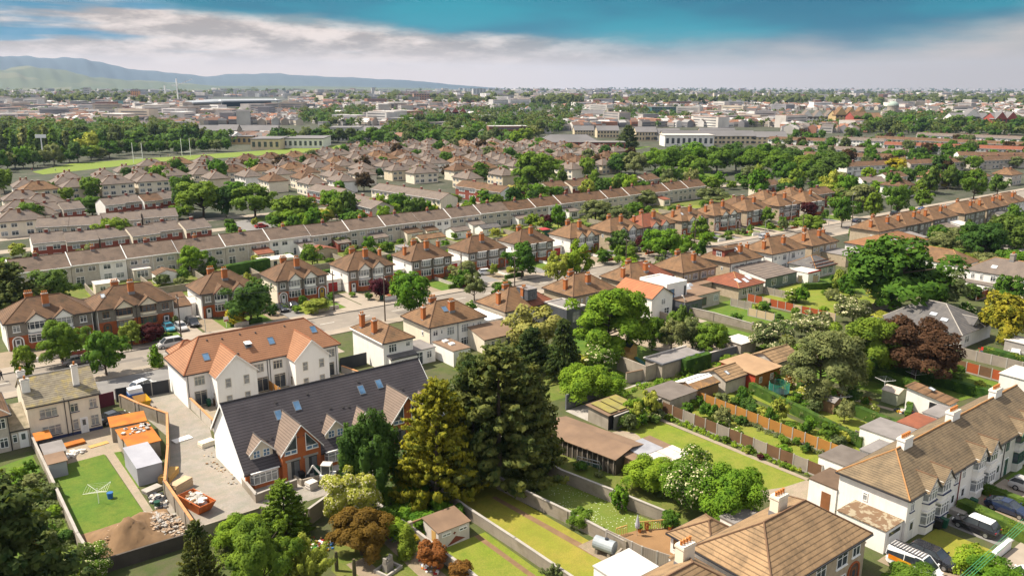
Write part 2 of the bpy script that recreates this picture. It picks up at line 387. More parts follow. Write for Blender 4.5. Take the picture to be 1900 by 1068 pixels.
def arch_door(root, u, w, h, dm, trim):
 "round-headed porch painted as a dark recess, the door set on it, on the front face"
 b = MB(); r = w / 2; hs = h - r; pts = [(-r, 0), (r, 0), (r, hs)] + [(r * math.cos(t * math.pi / 8), hs + r * math.sin(t * math.pi / 8)) for t in range(1, 8)] + [(-r, hs)]
 b.face([(x, -.02, z) for x, z in pts], mat('porch_shade_plaster', (0.12, 0.08, 0.06)))  # flat dark face, the shade of the recess put into its colour
 o2 = [(x * 1.22, z if z <= 0 else z + (.16 if z >= hs else 0)) for x, z in pts]
 k = len(pts)
 for i in range(1, k - 0):
  j = (i + 1) % k
  b.hexa([(pts[i][0], -.1, pts[i][1]), (pts[j][0], -.1, pts[j][1]), (pts[j][0], 0, pts[j][1]), (pts[i][0], 0, pts[i][1]),
    (o2[i][0], -.1, o2[i][1]), (o2[j][0], -.1, o2[j][1]), (o2[j][0], 0, o2[j][1]), (o2[i][0], 0, o2[i][1])], trim) if i != k else None
 b.box(-.45, -.06, .05, .45, -.021, 2.0, dm); b.box(-.25, -.075, 1.1, .25, -.06, 1.8, GL)
 return b.build('door', root, (u, 0, 0))

def roof_parts(b, w, d, h, kind, rise, ov, tile, ridge, x0=0., y0=0., hip_in=None, ovg=None, ends='lr', t=.13):
 "roof slopes with thickness, soffit and ridge tiles over a w x d plan"
 sl = rise / (d / 2); ze = h - ov * sl + t; zr = h + rise + t; X0, X1, Y0, Y1 = x0 - ov, x0 + w + ov, y0 - ov, y0 + d + ov
 ym = y0 + d / 2
 if kind == 'hip':
  hi = hip_in if hip_in is not None else d / 2
  a = x0 + hi if 'l' in ends else X0; c = x0 + w - hi if 'r' in ends else X1
  if a > c: a = c = x0 + w / 2
  A, Bp = (a, ym, zr), (c, ym, zr)
  P = [(X0, Y0, ze), (X1, Y0, ze), (X1, Y1, ze), (X0, Y1, ze)]
  b.slab([P[0], P[1], Bp, A] if a < c else [P[0], P[1], A], t, tile); b.slab([P[2], P[3], A, Bp] if a < c else [P[2], P[3], A], t, tile)
  if 'l' in ends: b.slab([P[3], P[0], A], t, tile); b.tube(P[0], A, .1, ridge, 5); b.tube(P[3], A, .1, ridge, 5)
  if 'r' in ends: b.slab([P[1], P[2], Bp], t, tile); b.tube(P[1], Bp, .1, ridge, 5); b.tube(P[2], Bp, .1, ridge, 5)
  if a < c: b.tube(A, Bp, .12, ridge, 5)
 else:
  g = ov if ovg is None else ovg; X0, X1 = x0 - g, x0 + w + g
  A, Bp = (X0, ym, zr), (X1, ym, zr)
  b.slab([(X0, Y0, ze), (X1, Y0, ze), Bp, A], t, tile); b.slab([(X1, Y1, ze), (X0, Y1, ze), A, Bp], t, tile)
  b.tube(A, Bp, .12, ridge, 5)
 # gutters along the eaves
 b.box(X0, Y0 - .1, ze - t - .05, X1, Y0 + .02, ze - .05, GUT); b.box(X0, Y1 - .02, ze - t - .05, X1, Y1 + .1, ze - .05, GUT)
 if kind == 'hip':
  if 'l' in ends: b.box(X0 - .1, Y0, ze - t - .05, X0 + .02, Y1, ze - .05, GUT)
  if 'r' in ends: b.box(X1 - .02, Y0, ze - t - .05, X1 + .1, Y1, ze - .05, GUT)
  b.face([(X0, Y0, ze - t - .03), (X0, Y1, ze - t - .03), (X1, Y1, ze - t - .03), (X1, Y0, ze - t - .03)], PVC)
 return sl
def walls(b, w, d, h, front, side, base=None, bh=2.7, gable=None, rise=0, x0=0., y0=0., z0=-.3, side_base=None):
 def wall(p, q, m, mb):
  if mb: b.face([(*p, z0), (*q, z0), (*q, bh), (*p, bh)], mb); b.face([(*p, bh), (*q, bh), (*q, h), (*p, h)], m)
  else: b.face([(*p, z0), (*q, z0), (*q, h), (*p, h)], m)
 A, Bp, C, D = (x0, y0), (x0 + w, y0), (x0 + w, y0 + d), (x0, y0 + d)
 wall(A, Bp, front, base); wall(Bp, C, side, side_base); wall(C, D, side, None); wall(D, A, side, side_base)
 if gable:
  b.face([(x0, y0, h), (x0, y0 + d / 2, h + rise), (x0, y0 + d, h)], side); b.face([(x0 + w, y0, h), (x0 + w, y0 + d, h), (x0 + w, y0 + d / 2, h + rise)], side)
 return b
def house(name, label, x, y, w, d, h=5.2, rz=0., roof='hip', rise=2.9, ov=.35, front=None, side=None, base=None, bh=2.6, tile=None, ridge=None,
   group=None, cat='house', hip_in=None, ends='lr', z=0., side_base=None):
 r = thing(name, label, cat, (x, y, z), rz, group); r['_w'] = w; r['_d'] = d; r['_h'] = h; r['_s'] = rise / (d / 2)
 walls(MB(), w, d, h, front or WHITE, side or front or WHITE, base, bh, roof == 'gable', rise, side_base=side_base).build('wall', r)
 b = MB(); roof_parts(b, w, d, h, roof, rise, ov, tile or TBROWN, ridge or RIDGE, hip_in=hip_in, ends=ends, ovg=.12 if roof == 'gable' else None); o = b.build('roof', r); r['_roof'] = o.name
 return r
CHIMS = {}
def chim(root, x, y, z0, z1, w=.9, d=.6, m=None, pots=2, par=None, capm=None):
 m = m or CHIMB; k = (round(w, 2), round(d, 2), round(z1 - z0, 2), m.name, pots)
 if k not in CHIMS:
  b = MB(); h = z1 - z0; b.box(-w / 2, -d / 2, 0, w / 2, d / 2, h - .3, m); b.box(-w / 2 - .07, -d / 2 - .07, h - .3, w / 2 + .07, d / 2 + .07, h - .12, m)
  b.box(-w / 2 - .02, -d / 2 - .02, h - .12, w / 2 + .02, d / 2 + .02, h, capm or CONC)
  p = MB()
  for i in range(pots): p.lathe([(.13, 0), (.11, .34), (.14, .36), (.14, .42)], TERRA, 8, ((i - (pots - 1) / 2) * w / max(pots, 2), 0, h))
  b.box(-w / 2 - .05, -d / 2 - .05, -.1, w / 2 + .05, d / 2 + .05, .5, LEADM)
  CHIMS[k] = (b.data('chimney'), p.data('chimney_pots') if pots else None)
 a, p = CHIMS[k]; o = put(a, 'chimney', root, (x, y, z0))
 if p: put(p, 'chimney_pots', o)
 return o
LEADM = mat('lead_flashing', (0.2, 0.2, 0.21), rough=.5)
def roof_z(root, x, y):
 "top of the hip / gable roof plane over a local point (front and rear slopes)"
 w, d, h, s = root['_w'], root['_d'], root['_h'], root['_s']
 return h + .13 + s * min(y, d - y)
def skylight(root, x, y, w=.8, h=1.2, gl=None, open_=False):
 "rooflight lying in the front slope, centre at local (x, y)"
 s = root['_s']; a = math.atan(s); b = MB(); z = roof_z(root, x, y); c, q = math.cos(a), math.sin(a)
 def pt(u, v, n): return (u, v * c - n * q, v * q + n * c)
 def bx(u0, u1, v0, v1, n0, n1, m): b.hexa([pt(u0, v0, n0), pt(u1, v0, n0), pt(u1, v1, n0), pt(u0, v1, n0), pt(u0, v0, n1), pt(u1, v0, n1), pt(u1, v1, n1), pt(u0, v1, n1)], m)
 f = .07
 bx(-w / 2, w / 2, -h / 2, -h / 2 + f, 0, .09, GREYF); bx(-w / 2, w / 2, h / 2 - f, h / 2, 0, .09, GREYF); bx(-w / 2, -w / 2 + f, -h / 2 + f, h / 2 - f, 0, .09, GREYF); bx(w / 2 - f, w / 2, -h / 2 + f, h / 2 - f, 0, .09, GREYF)
 o = b.build('skylight', root, (x, y, z)); b = MB()
 if open_:
  b.face([pt(-w / 2 + f, -h / 2 + f, .03), pt(w / 2 - f, -h / 2 + f, .03), pt(w / 2 - f, h / 2 - f, .03), pt(-w / 2 + f, h / 2 - f, .03)], GL)
  b.hexa([pt(-w / 2, h / 2, .1), pt(w / 2, h / 2, .1), pt(w / 2, -h * .3, .6), pt(-w / 2, -h * .3, .6), pt(-w / 2, h / 2, .16), pt(w / 2, h / 2, .16), pt(w / 2, -h * .3, .66), pt(-w / 2, -h * .3, .66)], PVC)
 else: b.face([pt(-w / 2 + f, -h / 2 + f, .05), pt(w / 2 - f, -h / 2 + f, .05), pt(w / 2 - f, h / 2 - f, .05), pt(-w / 2 + f, h / 2 - f, .05)], gl or GLB)
 b.build('pane', o); return o
def gablet(root, x0, x1, ze, rise, y0, y1, tile, ridge, face_m, verge_m, ov=.2, t=.1, name='gable_roof', tri=True):
 "cross gable: ridge runs from the front (y0) back into the main slope (y1)"
 xm = (x0 + x1) / 2; sl = rise / ((x1 - x0) / 2); e = ze - ov * sl + t; zr = ze + rise + t; yf = y0 - ov
 b = MB(); b.slab([(x0 - ov, yf, e), (x0 - ov, y1, e), (xm, y1, zr), (xm, yf, zr)], t, tile); b.slab([(x1 + ov, y1, e), (x1 + ov, yf, e), (xm, yf, zr), (xm, y1, zr)], t, tile)
 b.tube((xm, yf, zr), (xm, y1, zr), .09, ridge, 5); o = b.build(name, root)
 v = MB()
 for sx, xe in ((-1, x0 - ov), (1, x1 + ov)):       # barge boards
  v.hexa([(xe, yf - .06, e - .2), (xm, yf - .06, zr - .2), (xm, yf, zr - .2), (xe, yf, e - .2), (xe, yf - .06, e - .02), (xm, yf - .06, zr - .02), (xm, yf, zr - .02), (xe, yf, e - .02)], verge_m)
 v.build('barge_board', o)
 if tri:
  f = MB(); f.face([(x0, y0 - .01, ze - .02), (x1, y0 - .01, ze - .02), (xm, y0 - .01, ze + rise)], face_m); f.build('gable_wall', o)
 return o
def bay(root, x, w, z0, z1, m, wm_h=1.5, proj=.55, name='bay', frame=None, apron=None, roofm=None, y=0., n=3):
 "shallow canted bay with a glazed band"
 b = MB(); c = .3; P = [(-w / 2, 0), (-w / 2 + c, -proj), (w / 2 - c, -proj), (w / 2, 0)]; zw = z1 - .15 - wm_h
 for p, q in zip(P, P[1:]):
  b.face([(*p, z0), (*q, z0), (*q, zw), (*p, zw)], m); b.face([(*p, z1 - .15), (*q, z1 - .15), (*q, z1), (*p, z1)], m)
 b.face([(*p, z1) for p in P], roofm or FLATP)
 b.box(-w / 2 - .04, -proj - .06, z1 - .08, w / 2 + .04, 0, z1 + .02, roofm or PVC)
 o = b.build(name, root, (x, y, 0)); f = MB(); g = MB(); fm = frame or PVC; gl = GL if R_.random() < .35 else GLC
 for p, q, k in ((P[0], P[1], 1), (P[1], P[2], n), (P[2], P[3], 1)):
  dx, dy = q[0] - p[0], q[1] - p[1]; ln = math.hypot(dx, dy); ux, uy = dx / ln, dy / ln; nx, ny = uy, -ux
  def bar(a, c_, za, zb, o_=.05):
   A = (p[0] + ux * a, p[1] + uy * a); B_ = (p[0] + ux * c_, p[1] + uy * c_)
   f.hexa([(A[0] + nx * o_, A[1] + ny * o_, za), (B_[0] + nx * o_, B_[1] + ny * o_, za), (B_[0], B_[1], za), (A[0], A[1], za), (A[0] + nx * o_, A[1] + ny * o_, zb), (B_[0] + nx * o_, B_[1] + ny * o_, zb), (B_[0], B_[1], zb), (A[0], A[1], zb)], fm)
  bar(0, ln, zw, zw + .08); bar(0, ln, z1 - .23, z1 - .15); bar(0, ln, zw + wm_h * .68, zw + wm_h * .68 + .06, .045)
  for i in range(k + 1): a = ln * i / k; bar(max(0, a - .04), min(ln, a + .04), zw + .08, z1 - .23, .04)
  g.face([(*p, zw), (*q, zw), (*q, z1 - .15), (*p, z1 - .15)], gl)
 f.build('window_frame', o); g.build('pane', o); return o
def ext(root, name, x, y, w, d, h, m, roofm, flat=True, rise=0., par=.12, ov=.1, slope_to='f', frontm=None):
 "single-storey extension: a part of the house with its own roof"
 b = MB(); F = frontm or m; hb = h + (rise if not flat and slope_to == 'f' else 0)
 b.face([(x, y, -.3), (x + w, y, -.3), (x + w, y, h), (x, y, h)], F)
 b.face([(x + w, y, -.3), (x + w, y + d, -.3), (x + w, y + d, hb), (x + w, y, h)], m)
 b.face([(x, y + d, -.3), (x, y, -.3), (x, y, h), (x, y + d, hb)], m); b.face([(x + w, y + d, -.3), (x, y + d, -.3), (x, y + d, hb), (x + w, y + d, hb)], m)
 o = b.build(name, root); r = MB()
 if flat: r.box(x - ov, y - ov, h, x + w + ov, y + d + ov, h + par, roofm); 
 else: r.slab([(x - ov, y - ov, h + .1), (x + w + ov, y - ov, h + .1), (x + w + ov, y + d, hb + .1), (x - ov, y + d, hb + .1)], .1, roofm); r.box(x - ov, y - ov - .06, h - .08, x + w + ov, y - ov + .02, h + .04, GUT)
 r.build('roof', o); return o
def pipe(root, x, z0, z1, m=None, y=-.08, name='downpipe'):
 return MB().tube((x, y, z0), (x, y, z1), .05, m or GUT, 6).build(name, root)
# ------------------------------------------------------------------ far side of the street: bay-fronted semis
def semi_front(i, x0, x1, y, label, gab=1, tile=None, side=None, tri=None, barge=None, frame=None, ch='mrs', doors=(DOORW, DOORB), upper=None, base=None, annex=None, ah=2.7, aroof=None, bayc=None):
 w = x1 - x0; d = 9.0
 r = house('semi_detached_house', label, x0, y, w, d, 5.2, rise=2.95, front=upper or DASH, side=side or WHITE, base=base or BRICK, bh=2.55, tile=tile or TBROWN,
    group='bay fronted semis across the street', hip_in=4.2)
 fr = frame or PVC; m = w / 2; bc = bayc or PVC
 for s in (-1, 1):
  cx = m + s * w * .155; bw = min(3.0, w * .235)
  bay(r, cx, bw, -.2, 2.75, base or BRICK, 1.45, .6, frame=fr, roofm=bc); bay(r, cx, bw - .1, 2.95, 5.05, bc if gab else (upper or DASH), 1.4, .5, frame=fr, roofm=bc)
  if gab: gablet(r, cx - bw / 2 - .25, cx + bw / 2 + .25, 4.95, 1.45, -.62, 2.9, tile or TBROWN, RIDGE, tri or PVC, barge or GUT, ov=.16)
  ux = m + s * w * .385
  win(r, 'f', ux, 3.3, 1.15, 1.25, 2, frame=fr, sill=PVC)
  arch_door(r, ux, 1.5, 2.35, doors[0 if s < 0 else 1], BRICK if not gab else (PVC if i % 3 == 0 else BRICK))
 pipe(r, m, 0, 5.1); pipe(r, .12, 0, 5.1, PVC); pipe(r, w - .12, 0, 5.1, PVC)
 win(r, 'l', 3.2, 3.2, .8, 1.0, 1)
 if 'm' in ch: chim(r, m, 2.5, 6.7, 9.15, 1.05, .75, pots=3)
 if 'r' in ch: chim(r, m - w * .16, d / 2 + .9, 7.2, 9.0, 1.3, .7, pots=4)
 if 'l' in ch: chim(r, .7, 4.4, 5.2, 8.0, .6, .8, pots=1)
 if 's' in ch: chim(r, w - .7, 5.2, 5.2, 8.1, .6, .8, pots=1)
 if annex:
  ax0, ax1, am = annex
  ext(r, 'garage', ax0, 3.0, ax1 - ax0, 7.0, ah, am, aroof or FLATP, frontm=am)
  b = MB(); b.box((ax0 + ax1) / 2 - 1.1, 2.95, .05, (ax0 + ax1) / 2 + 1.1, 3.0, 2.15, DOORR if am is WHITE else DOORB); b.build('garage_door', r)
 return r
SF = [
 (13.1, 27.0, 161.8, 'grey and brick semi farthest left across the street, white gables over both bays', dict(gab=1, ch='mr', side=WHITE)),
 (27.7, 41.5, 161.9, 'semi across the street with brown timber window frames and cream gables', dict(gab=1, ch='mr', tri=CREAMW, frame=WOODF, doors=(DOORB, DOORW), bayc=CREAMW)),
 (46.9, 58.6, 162.3, 'semi across the street with red garage door on its left', dict(gab=1, ch='mr', tri=CREAMW, barge=BRICKD, annex=(-4.2, -.3, WHITE))),
 (63.3, 74.9, 163.8, 'semi across the street with white gables and a yellow arched door at right', dict(gab=1, ch='mr', side=CREAMW, doors=(DOORW, mat('yellow_door', (.5, .32, .03))))),
 (80.0, 91.8, 163.8, 'semi across the street with black edged white gables behind the maroon bush', dict(gab=1, ch='mrs', annex=(-4.4, -.25, WHITE))),
 (96.9, 108.4, 164.0, 'plain hipped semi with four chimneys behind the bright green street tree', dict(gab=0, ch='mrls', annex=(-4.6, -.3, WHITE))),
 (113.3, 125.3, 164.0, 'plain hipped semi across the street, white car parked in front at right', dict(gab=0, ch='mr', annex=(-4.4, -.3, WHITE))),
 (129.9, 141.6, 164.2, 'plain hipped semi with yellow brick arch, third beyond the black edged gables', dict(gab=0, ch='mr', annex=(-4.0, -.3, WHITE), doors=(DOORW, DOORW))),
 (147.3, 158.4, 163.6, 'semi with black edged twin gables behind three golden cone shrubs', dict(gab=1, ch='mr', annex=(-3.8, -.3, WHITE), tile=TBROWN2)),
 (162.8, 175.8, 163.6, 'semi with beige side wall and two white gables beyond the dark street tree', dict(gab=1, ch='mr', side=DASHB, tile=TBROWN2)),
 (176.4, 190.8, 163.9, 'semi with half red roof and mock timbered gables behind a lime green tree', dict(gab=1, ch='mrl', side=DASHB, tile=TRED)),
 (194.5, 207.4, 164.4, 'semi with pale rooflight and twin gables, second before the street bend', dict(gab=1, ch='mrl', side=DASHB, tile=TBROWN2)),
 (211.5, 225.5, 165.3, 'semi with beige side wall, long red brick base and twin black gables', dict(gab=1, ch='mrl', side=DASHB, tile=TBROWN2, annex=(14.3, 18.5, WHITE))),
 (228.5, 242.0, 165.2, 'hipped semi beside the large maroon tree far along the street', dict(gab=0, ch='mr', side=DASHB, tile=TBROWN2)),
 (247.0, 259.6, 165.3, 'hipped semi far along the street, left of the maroon street tree', dict(gab=0, ch='mr', side=DASHB, tile=TBROWN2)),
 (263.6, 275.6, 165.4, 'hipped semi far along the street, right of the maroon street tree', dict(gab=0, ch='mr', side=DASHW, tile=TBROWN2)),
]
SROW = [semi_front(i, *a[:4], **a[4]) for i, a in enumerate(SF)]
skylight(SROW[1], 1.9, 2.6, .8, 1.1, GLW); skylight(SROW[11], 2.6, 2.4, .9, 1.2, GLW)
ext(SROW[1], 'side_annex', 13.9, 1.5, 3.6, 6, 2.9, WHITE, TBROWN, flat=False, rise=1.6)
ext(SROW[1], 'rear_wing', 7.2, 9.0, 6.0, 5.0, 4.6, CREAMW, TBROWN, flat=False, rise=1.4)

# ------------------------------------------------------------------ near side of the street: the backs of the semis
def semi_rear(i, x0, x1, y, label, ch='mrl', wall=None, side=None, tile=None, d=9.0):
 w = x1 - x0
 r = house('semi_detached_house', label, x0, y, w, d, 5.2, rise=2.9, front=wall or DASHB, side=side or DASHB, tile=tile or TBROWN2,
    group='backs of the semis on the near side of the street', hip_in=4.2)
 for s in (-1, 1):
  m = w / 2
  win(r, 'f', m + s * w * .40, 3.35, 1.0, .95, 2, two=i < 6); win(r, 'f', m + s * w * .29, 3.5, .45, .8, 1, two=i < 6)
  win(r, 'f', m + s * w * .13, 2.95, 1.55, 1.45, 3, two=i < 6); win(r, 'f', m + s * w * .13, .5, 1.8, 1.5, 3, two=i < 6); win(r, 'f', m + s * w * .36, .9, 1.1, 1.1, 2, two=i < 6)
 pipe(r, w / 2, 0, 5.1); pipe(r, .15, 0, 5.1)
 win(r, 'l', 2.3, 3.1, .55, .8, 1)
 if 'm' in ch: chim(r, w * .5, 2.0, 6.3, 8.55, 1.0, .75, pots=3)
 if 'r' in ch: chim(r, w * .34, 5.3, 7.4, 8.8, 1.3, .6, pots=4)
 if 'l' in ch: chim(r, .75, 3.2, 5.25, 8.0, .62, .8, pots=1)
 if 's' in ch: chim(r, w - .75, 4.0, 5.25, 7.9, .62, .8, pots=1)
 return r
NR = [
 (71.3, 83.1, 115.2, 'semi with white rear wall, blue rooflight and two brown extensions, near street side', dict(wall=WHITE, side=CREAMW)),
 (88.0, 99.8, 115.3, 'semi with zinc dormer and grey clad extension standing to its right', dict(wall=CREAMW, side=CREAMW)),
 (105.5, 117.2, 116.0, 'semi between the grey clad box and the salmon roofed white extension', dict(wall=DASHB, side=DASHB)),
 (122.4, 135.4, 116.4, 'semi with half red tiled roof behind the white flat roofed cube', dict(wall=WHITE, side=DASHB)),
 (139.5, 151.2, 116.8, 'buff semi behind the hipped red extension with three rooflights', dict(wall=DASHB, side=DASHB, ch='mr')),
 (156.3, 168.7, 116.7, 'semi with brown box dormer on its hip and paired rooflights', dict(wall=WHITE, side=DASHB, ch='ms')),
 (173.5, 188.0, 117.0, 'white backed semi behind the red fascia sunroom and red striped conservatory', dict(wall=WHITE, side=WHITE)),
 (191.4, 203.4, 117.2, 'buff semi left of the long white two storey rear wing', dict(wall=DASHB, side=DASHB, ch='mrls')),
 (226.5, 242.2, 117.8, 'first terrace house beyond the white rear wing, pale concrete parapet at left', dict(wall=DASHW, side=DASHB)),
 (242.8, 258.6, 118.0, 'second terrace house beyond the white rear wing, grey rear wall', dict(wall=DASH, side=DASHB, ch='mls')),
 (260.9, 277.5, 118.5, 'third terrace house beyond the white rear wing, long slate extension behind', dict(wall=DASH, side=DASHB, ch='mls')),
 (282.4, 297.8, 118.3, 'fourth terrace house beyond the white rear wing', dict(wall=DASH, side=DASHB, ch='mrs')),
 (299.9, 316.5, 118.6, 'fifth terrace house beyond the white rear wing, blue grey wall', dict(wall=DASH, side=DASHB, ch='mls')),
 (318.8, 335, 119.5, 'brown hipped terrace house at the right edge of the photo', dict(wall=WHITE, side=DASHB, ch='mls')),
]
NROW = [semi_rear(i, *a[:4], **a[4]) for i, a in enumerate(NR)]
skylight(NROW[0], 4.9, 2.6, 1.0, 1.3, GLB); skylight(NROW[3], 8.4, 3.2, .7, 1.0, GLW); skylight(NROW[5], 5.0, 3.0, .8, 1.4, GLW); skylight(NROW[5], 6.2, 3.0, .8, 1.4, GLW)
def half_roof(r, tile, a=.5):
 "the right-hand half of a semi re-roofed in another tile, laid over the old slopes"
 w, d, h, s = r['_w'], r['_d'], r['_h'], r['_s']; ov = .36; e = .05; z = lambda y: h + .13 + s * y + e; b = MB()
 b.slab([(w * a, -ov, z(-ov)), (w + ov, -ov, z(-ov)), (w - 4.2, d / 2, z(d / 2)), (w * a, d / 2, z(d / 2))], .06, tile)
 b.slab([(w + ov, -ov, z(-ov)), (w + ov, d + ov, z(-ov)), (w - 4.2, d / 2, z(d / 2))], .06, tile)
 b.tube((w + ov, -ov, z(-ov)), (w - 4.2, d / 2, z(d / 2)), .11, tile, 5)
 b.build('renewed_roof', r)
half_roof(NROW[1], TRED, .52); half_roof(NROW[3], TRED, .5); half_roof(SROW[10], TBROWN2, .5)
# rear extensions, from the left
def px_ext(r, name, x0, x1, y0, y1, h, m, rm, **k): return ext(r, name, x0 - r.location.x, y0 - r.location.y, x1 - x0, y1 - y0, h, m, rm, **k)
n = NROW[0]; o = px_ext(n, 'rear_extension', 79.3, 86.5, 110.0, 115.15, 2.5, CREAMW, FELTB, flat=False, rise=1.2)
win(n, 'f', 10.4, .75, 1.9, 1.3, 3, wd=(0, 0)).location.y = -5.2; win(n, 'f', 13.6, .75, 1.9, 1.2, 2, frame=GREYF).location.y = -5.2
px_ext(n, 'garden_room', 71.2, 74.6, 107.6, 114.0, 2.75, WHITE, FELTB); b = MB()
for q in (-5.0, -3.0): b.box(1.1, q, 2.85, 2.0, q + .9, 3.15, PVC); 
b.build('roof_dome', n); win(n, 'f', 1.9, .1, 1.7, 2.0, 2, frame=WOODF, gl=GL).location.y = -7.6
px_ext(n, 'side_link', 83.4, 87.6, 115.6, 123.5, 3.9, WHITE, mat('white_felt_roof', (0.75, 0.73, 0.7)))
win(n, 'f', 13.4, 2.2, .9, 1.3, 2).location.y = .4
n = NROW[1]                                        # zinc dormer and the clad box
b = MB(); b.box(5.6, .4, 6.2, 7.9, 3.8, 8.25, CLAD); b.box(5.5, .3, 8.25, 8.0, 3.9, 8.36, FLATG); b.build('dormer', n)
win(n, 'f', 6.75, 6.55, 1.25, 1.3, 3, frame=GREYF, gl=GL).location.y = .4; skylight(n, 8.7, 2.2, .8, 1.2, GLW)
o = px_ext(n, 'clad_extension', 97.3, 102.0, 108.6, 115.25, 5.3, CLAD, FLATG, par=.06, ov=-.25)
b = MB(); X0, X1, Y0, Y1 = 97.3 - 88, 102 - 88, 108.6 - 115.3, -.05
for q in range(17): b.box(X0 - .035, Y0 + .2 + q * .4, -.2, X0 + .001, Y0 + .26 + q * .4, 5.3, CLAD)
for q in range(12): b.box(X0 + .15 + q * .4, Y0 - .035, -.2, X0 + .21 + q * .4, Y0 + .001, 5.3, CLAD)
b.build('standing_seams', o); b = MB()
for a_ in ((X0 - .06, Y0 - .06, X1 + .06, Y0 + .25), (X0 - .06, Y1 - .25, X1 + .06, Y1), (X0 - .06, Y0 + .25, X0 + .25, Y1 - .25), (X1 - .25, Y0 + .25, X1 + .06, Y1 - .25)): b.box(a_[0], a_[1], 5.3, a_[2], a_[3], 5.55, FLATP)
b.build('parapet', o); win(n, 'f', X0 + 2.3, 2.6, 1.9, 2.1, 2, frame=GREYF, gl=GLC).location.y = Y0 - .03
n = NROW[2]                                        # salmon gabled white wing
x0, x1, y0 = 118.2 - 105.5, 124.4 - 105.5, 106.5 - 116.0
b = MB(); walls(b, x1 - x0, 9.4, 4.7, WHITE, WHITE, x0=x0, y0=y0); b.build('rear_wing', n)
gablet(n, x0, x1, 4.7, 1.9, y0, y0 + 10.5, mat('salmon_roof_tiles', (0.42, 0.16, 0.075), (0.35, 0.135, 0.065), 0.6, kind='tile', k=.2, bump=.4), RIDGE, WHITE, GUT, ov=.3)
win(n, 'f', x0 + 3.4, 2.9, 1.2, 1.2, 2, gl=GLC).location.y = y0; win(n, 'f', x0 + 4.5, .1, 1.5, 2.0, 2).location.y = y0
n = NROW[3]                                        # white cube, dark glazed room, flat rooflights
px_ext(n, 'white_cube', 124.9, 131.2, 108.6, 116.3, 5.9, WHITE2, FLATP, par=.05, ov=-.2)
for a_ in ((124.9, 108.6, 131.2, 108.85), (124.9, 116.0, 131.2, 116.3), (124.9, 108.85, 125.15, 116), (130.95, 108.85, 131.2, 116)): MB().box(a_[0] - 122.4, a_[1] - 116.4, 5.9, a_[2] - 122.4, a_[3] - 116.4, 6.2, WHITE2).build('parapet', n)
win(n, 'f', 4.0, 2.7, 1.7, 2.2, 1, frame=GREYF, gl=GLB, tr=0).location.y = -7.8; win(n, 'f', 8.2, 2.9, .6, 2.2, 1, frame=GREYF, gl=GL, tr=0).location.y = -7.8
px_ext(n, 'dark_garden_room', 126.2, 131.6, 104.6, 108.5, 2.9, CLAD, FELTB); win(n, 'f', 6.0, .1, 3.6, 2.2, 3, frame=GREYF, gl=GL, tr=0).location.y = -11.85
px_ext(n, 'flat_roofed_extension', 132.0, 139.5, 106.3, 116.3, 3.0, DASHW, FELTB); win(n, 'f', 11.5, .6, 2.3, 1.8, 2, frame=WOODF, gl=GL, tr=0).location.y = -10.1; win(n, 'f', 15.8, 1.1, 1.4, 1.3, 2).location.y = -10.1
b = MB()
for cx, cy, ww, dd in ((12.2, -4.5, 2.6, 1.7), (15.1, -3.2, 1.6, 1.2), (12.6, -1.6, 1.6, 1.1)):
 b.hexa([(cx - ww / 2, cy - dd / 2, 3.12), (cx + ww / 2, cy - dd / 2, 3.12), (cx + ww / 2, cy + dd / 2, 3.12), (cx - ww / 2, cy + dd / 2, 3.12), (cx - ww / 3, cy - dd / 5, 3.6), (cx + ww / 3, cy - dd / 5, 3.6), (cx + ww / 3, cy + dd / 5, 3.6), (cx - ww / 3, cy + dd / 5, 3.6)], GLW)
b.build('roof_lantern', n)
n = NROW[4]                                        # hipped red extension
px_ext(n, 'rear_annex', 139.9, 145.4, 113.2, 116.7, 2.7, DASHB, FELTB)
b = MB(); x0, y0 = 146.0 - 139.5, 106.2 - 116.8; walls(b, 9.0, 10.0, 2.7, DASHW, DASHB, x0=x0, y0=y0); o = b.build('hipped_extension', n)
b = MB(); roof_parts(b, 9.0, 10.0, 2.7, 'hip', 2.0, .3, TRED, RIDGEO, x0=x0, y0=y0, hip_in=4.4); b.build('roof', o)
for u_, v_ in ((2.1, 2.0), (4.4, 1.6), (6.3, 2.3)):
 a = math.atan(.4); b = MB(); b.hexa([(-.55, -.7, -.26), (.55, -.7, -.26), (.55, .7, .3), (-.55, .7, .3), (-.55, -.7, -.18), (.55, -.7, -.18), (.55, .7, .38), (-.55, .7, .38)], GLW); b.build('skylight', o, (x0 + u_, y0 + v_, 2.7 + .4 * v_ + .13))
for u_ in (2.0, 4.2, 6.8): win(n, 'f', x0 + u_, .8, 1.5, 1.5, 2, gl=GL).location.y = y0
n = NROW[5]                                        # brown box dormer; green walled lean-to
b = MB(); b.box(1.0, 2.6, 5.6, 4.8, 6.2, 7.6, BRICKD); b.box(.7, 2.3, 7.6, 5.0, 6.5, 7.8, TBROWN2); b.build('dormer', n); win(n, 'l', 4.2, 6.0, 1.6, 1.2, 3).location.x = 1.0
GRW = mat('grey_green_render', (0.16, 0.2, 0.17), kind='wall'); px_ext(n, 'lean_to_extension', 158.0, 170.5, 107.8, 116.6, 2.7, WHITE, TGREYB, flat=False, rise=1.3, frontm=GRW)
for u_ in (5.0, 9.5): win(n, 'f', u_, .7, 1.8, 1.6, 2).location.y = -8.9
n = NROW[6]
px_ext(n, 'sunroom', 171.5, 176.5, 105.3, 110.5, 2.6, WHITE, FLATP); MB().box(-2.1, -11.85, 2.55, 3.1, -11.6, 2.85, DOORR).build('red_fascia', n); win(n, 'f', .9, .5, 2.0, 1.6, 2).location.y = -11.7
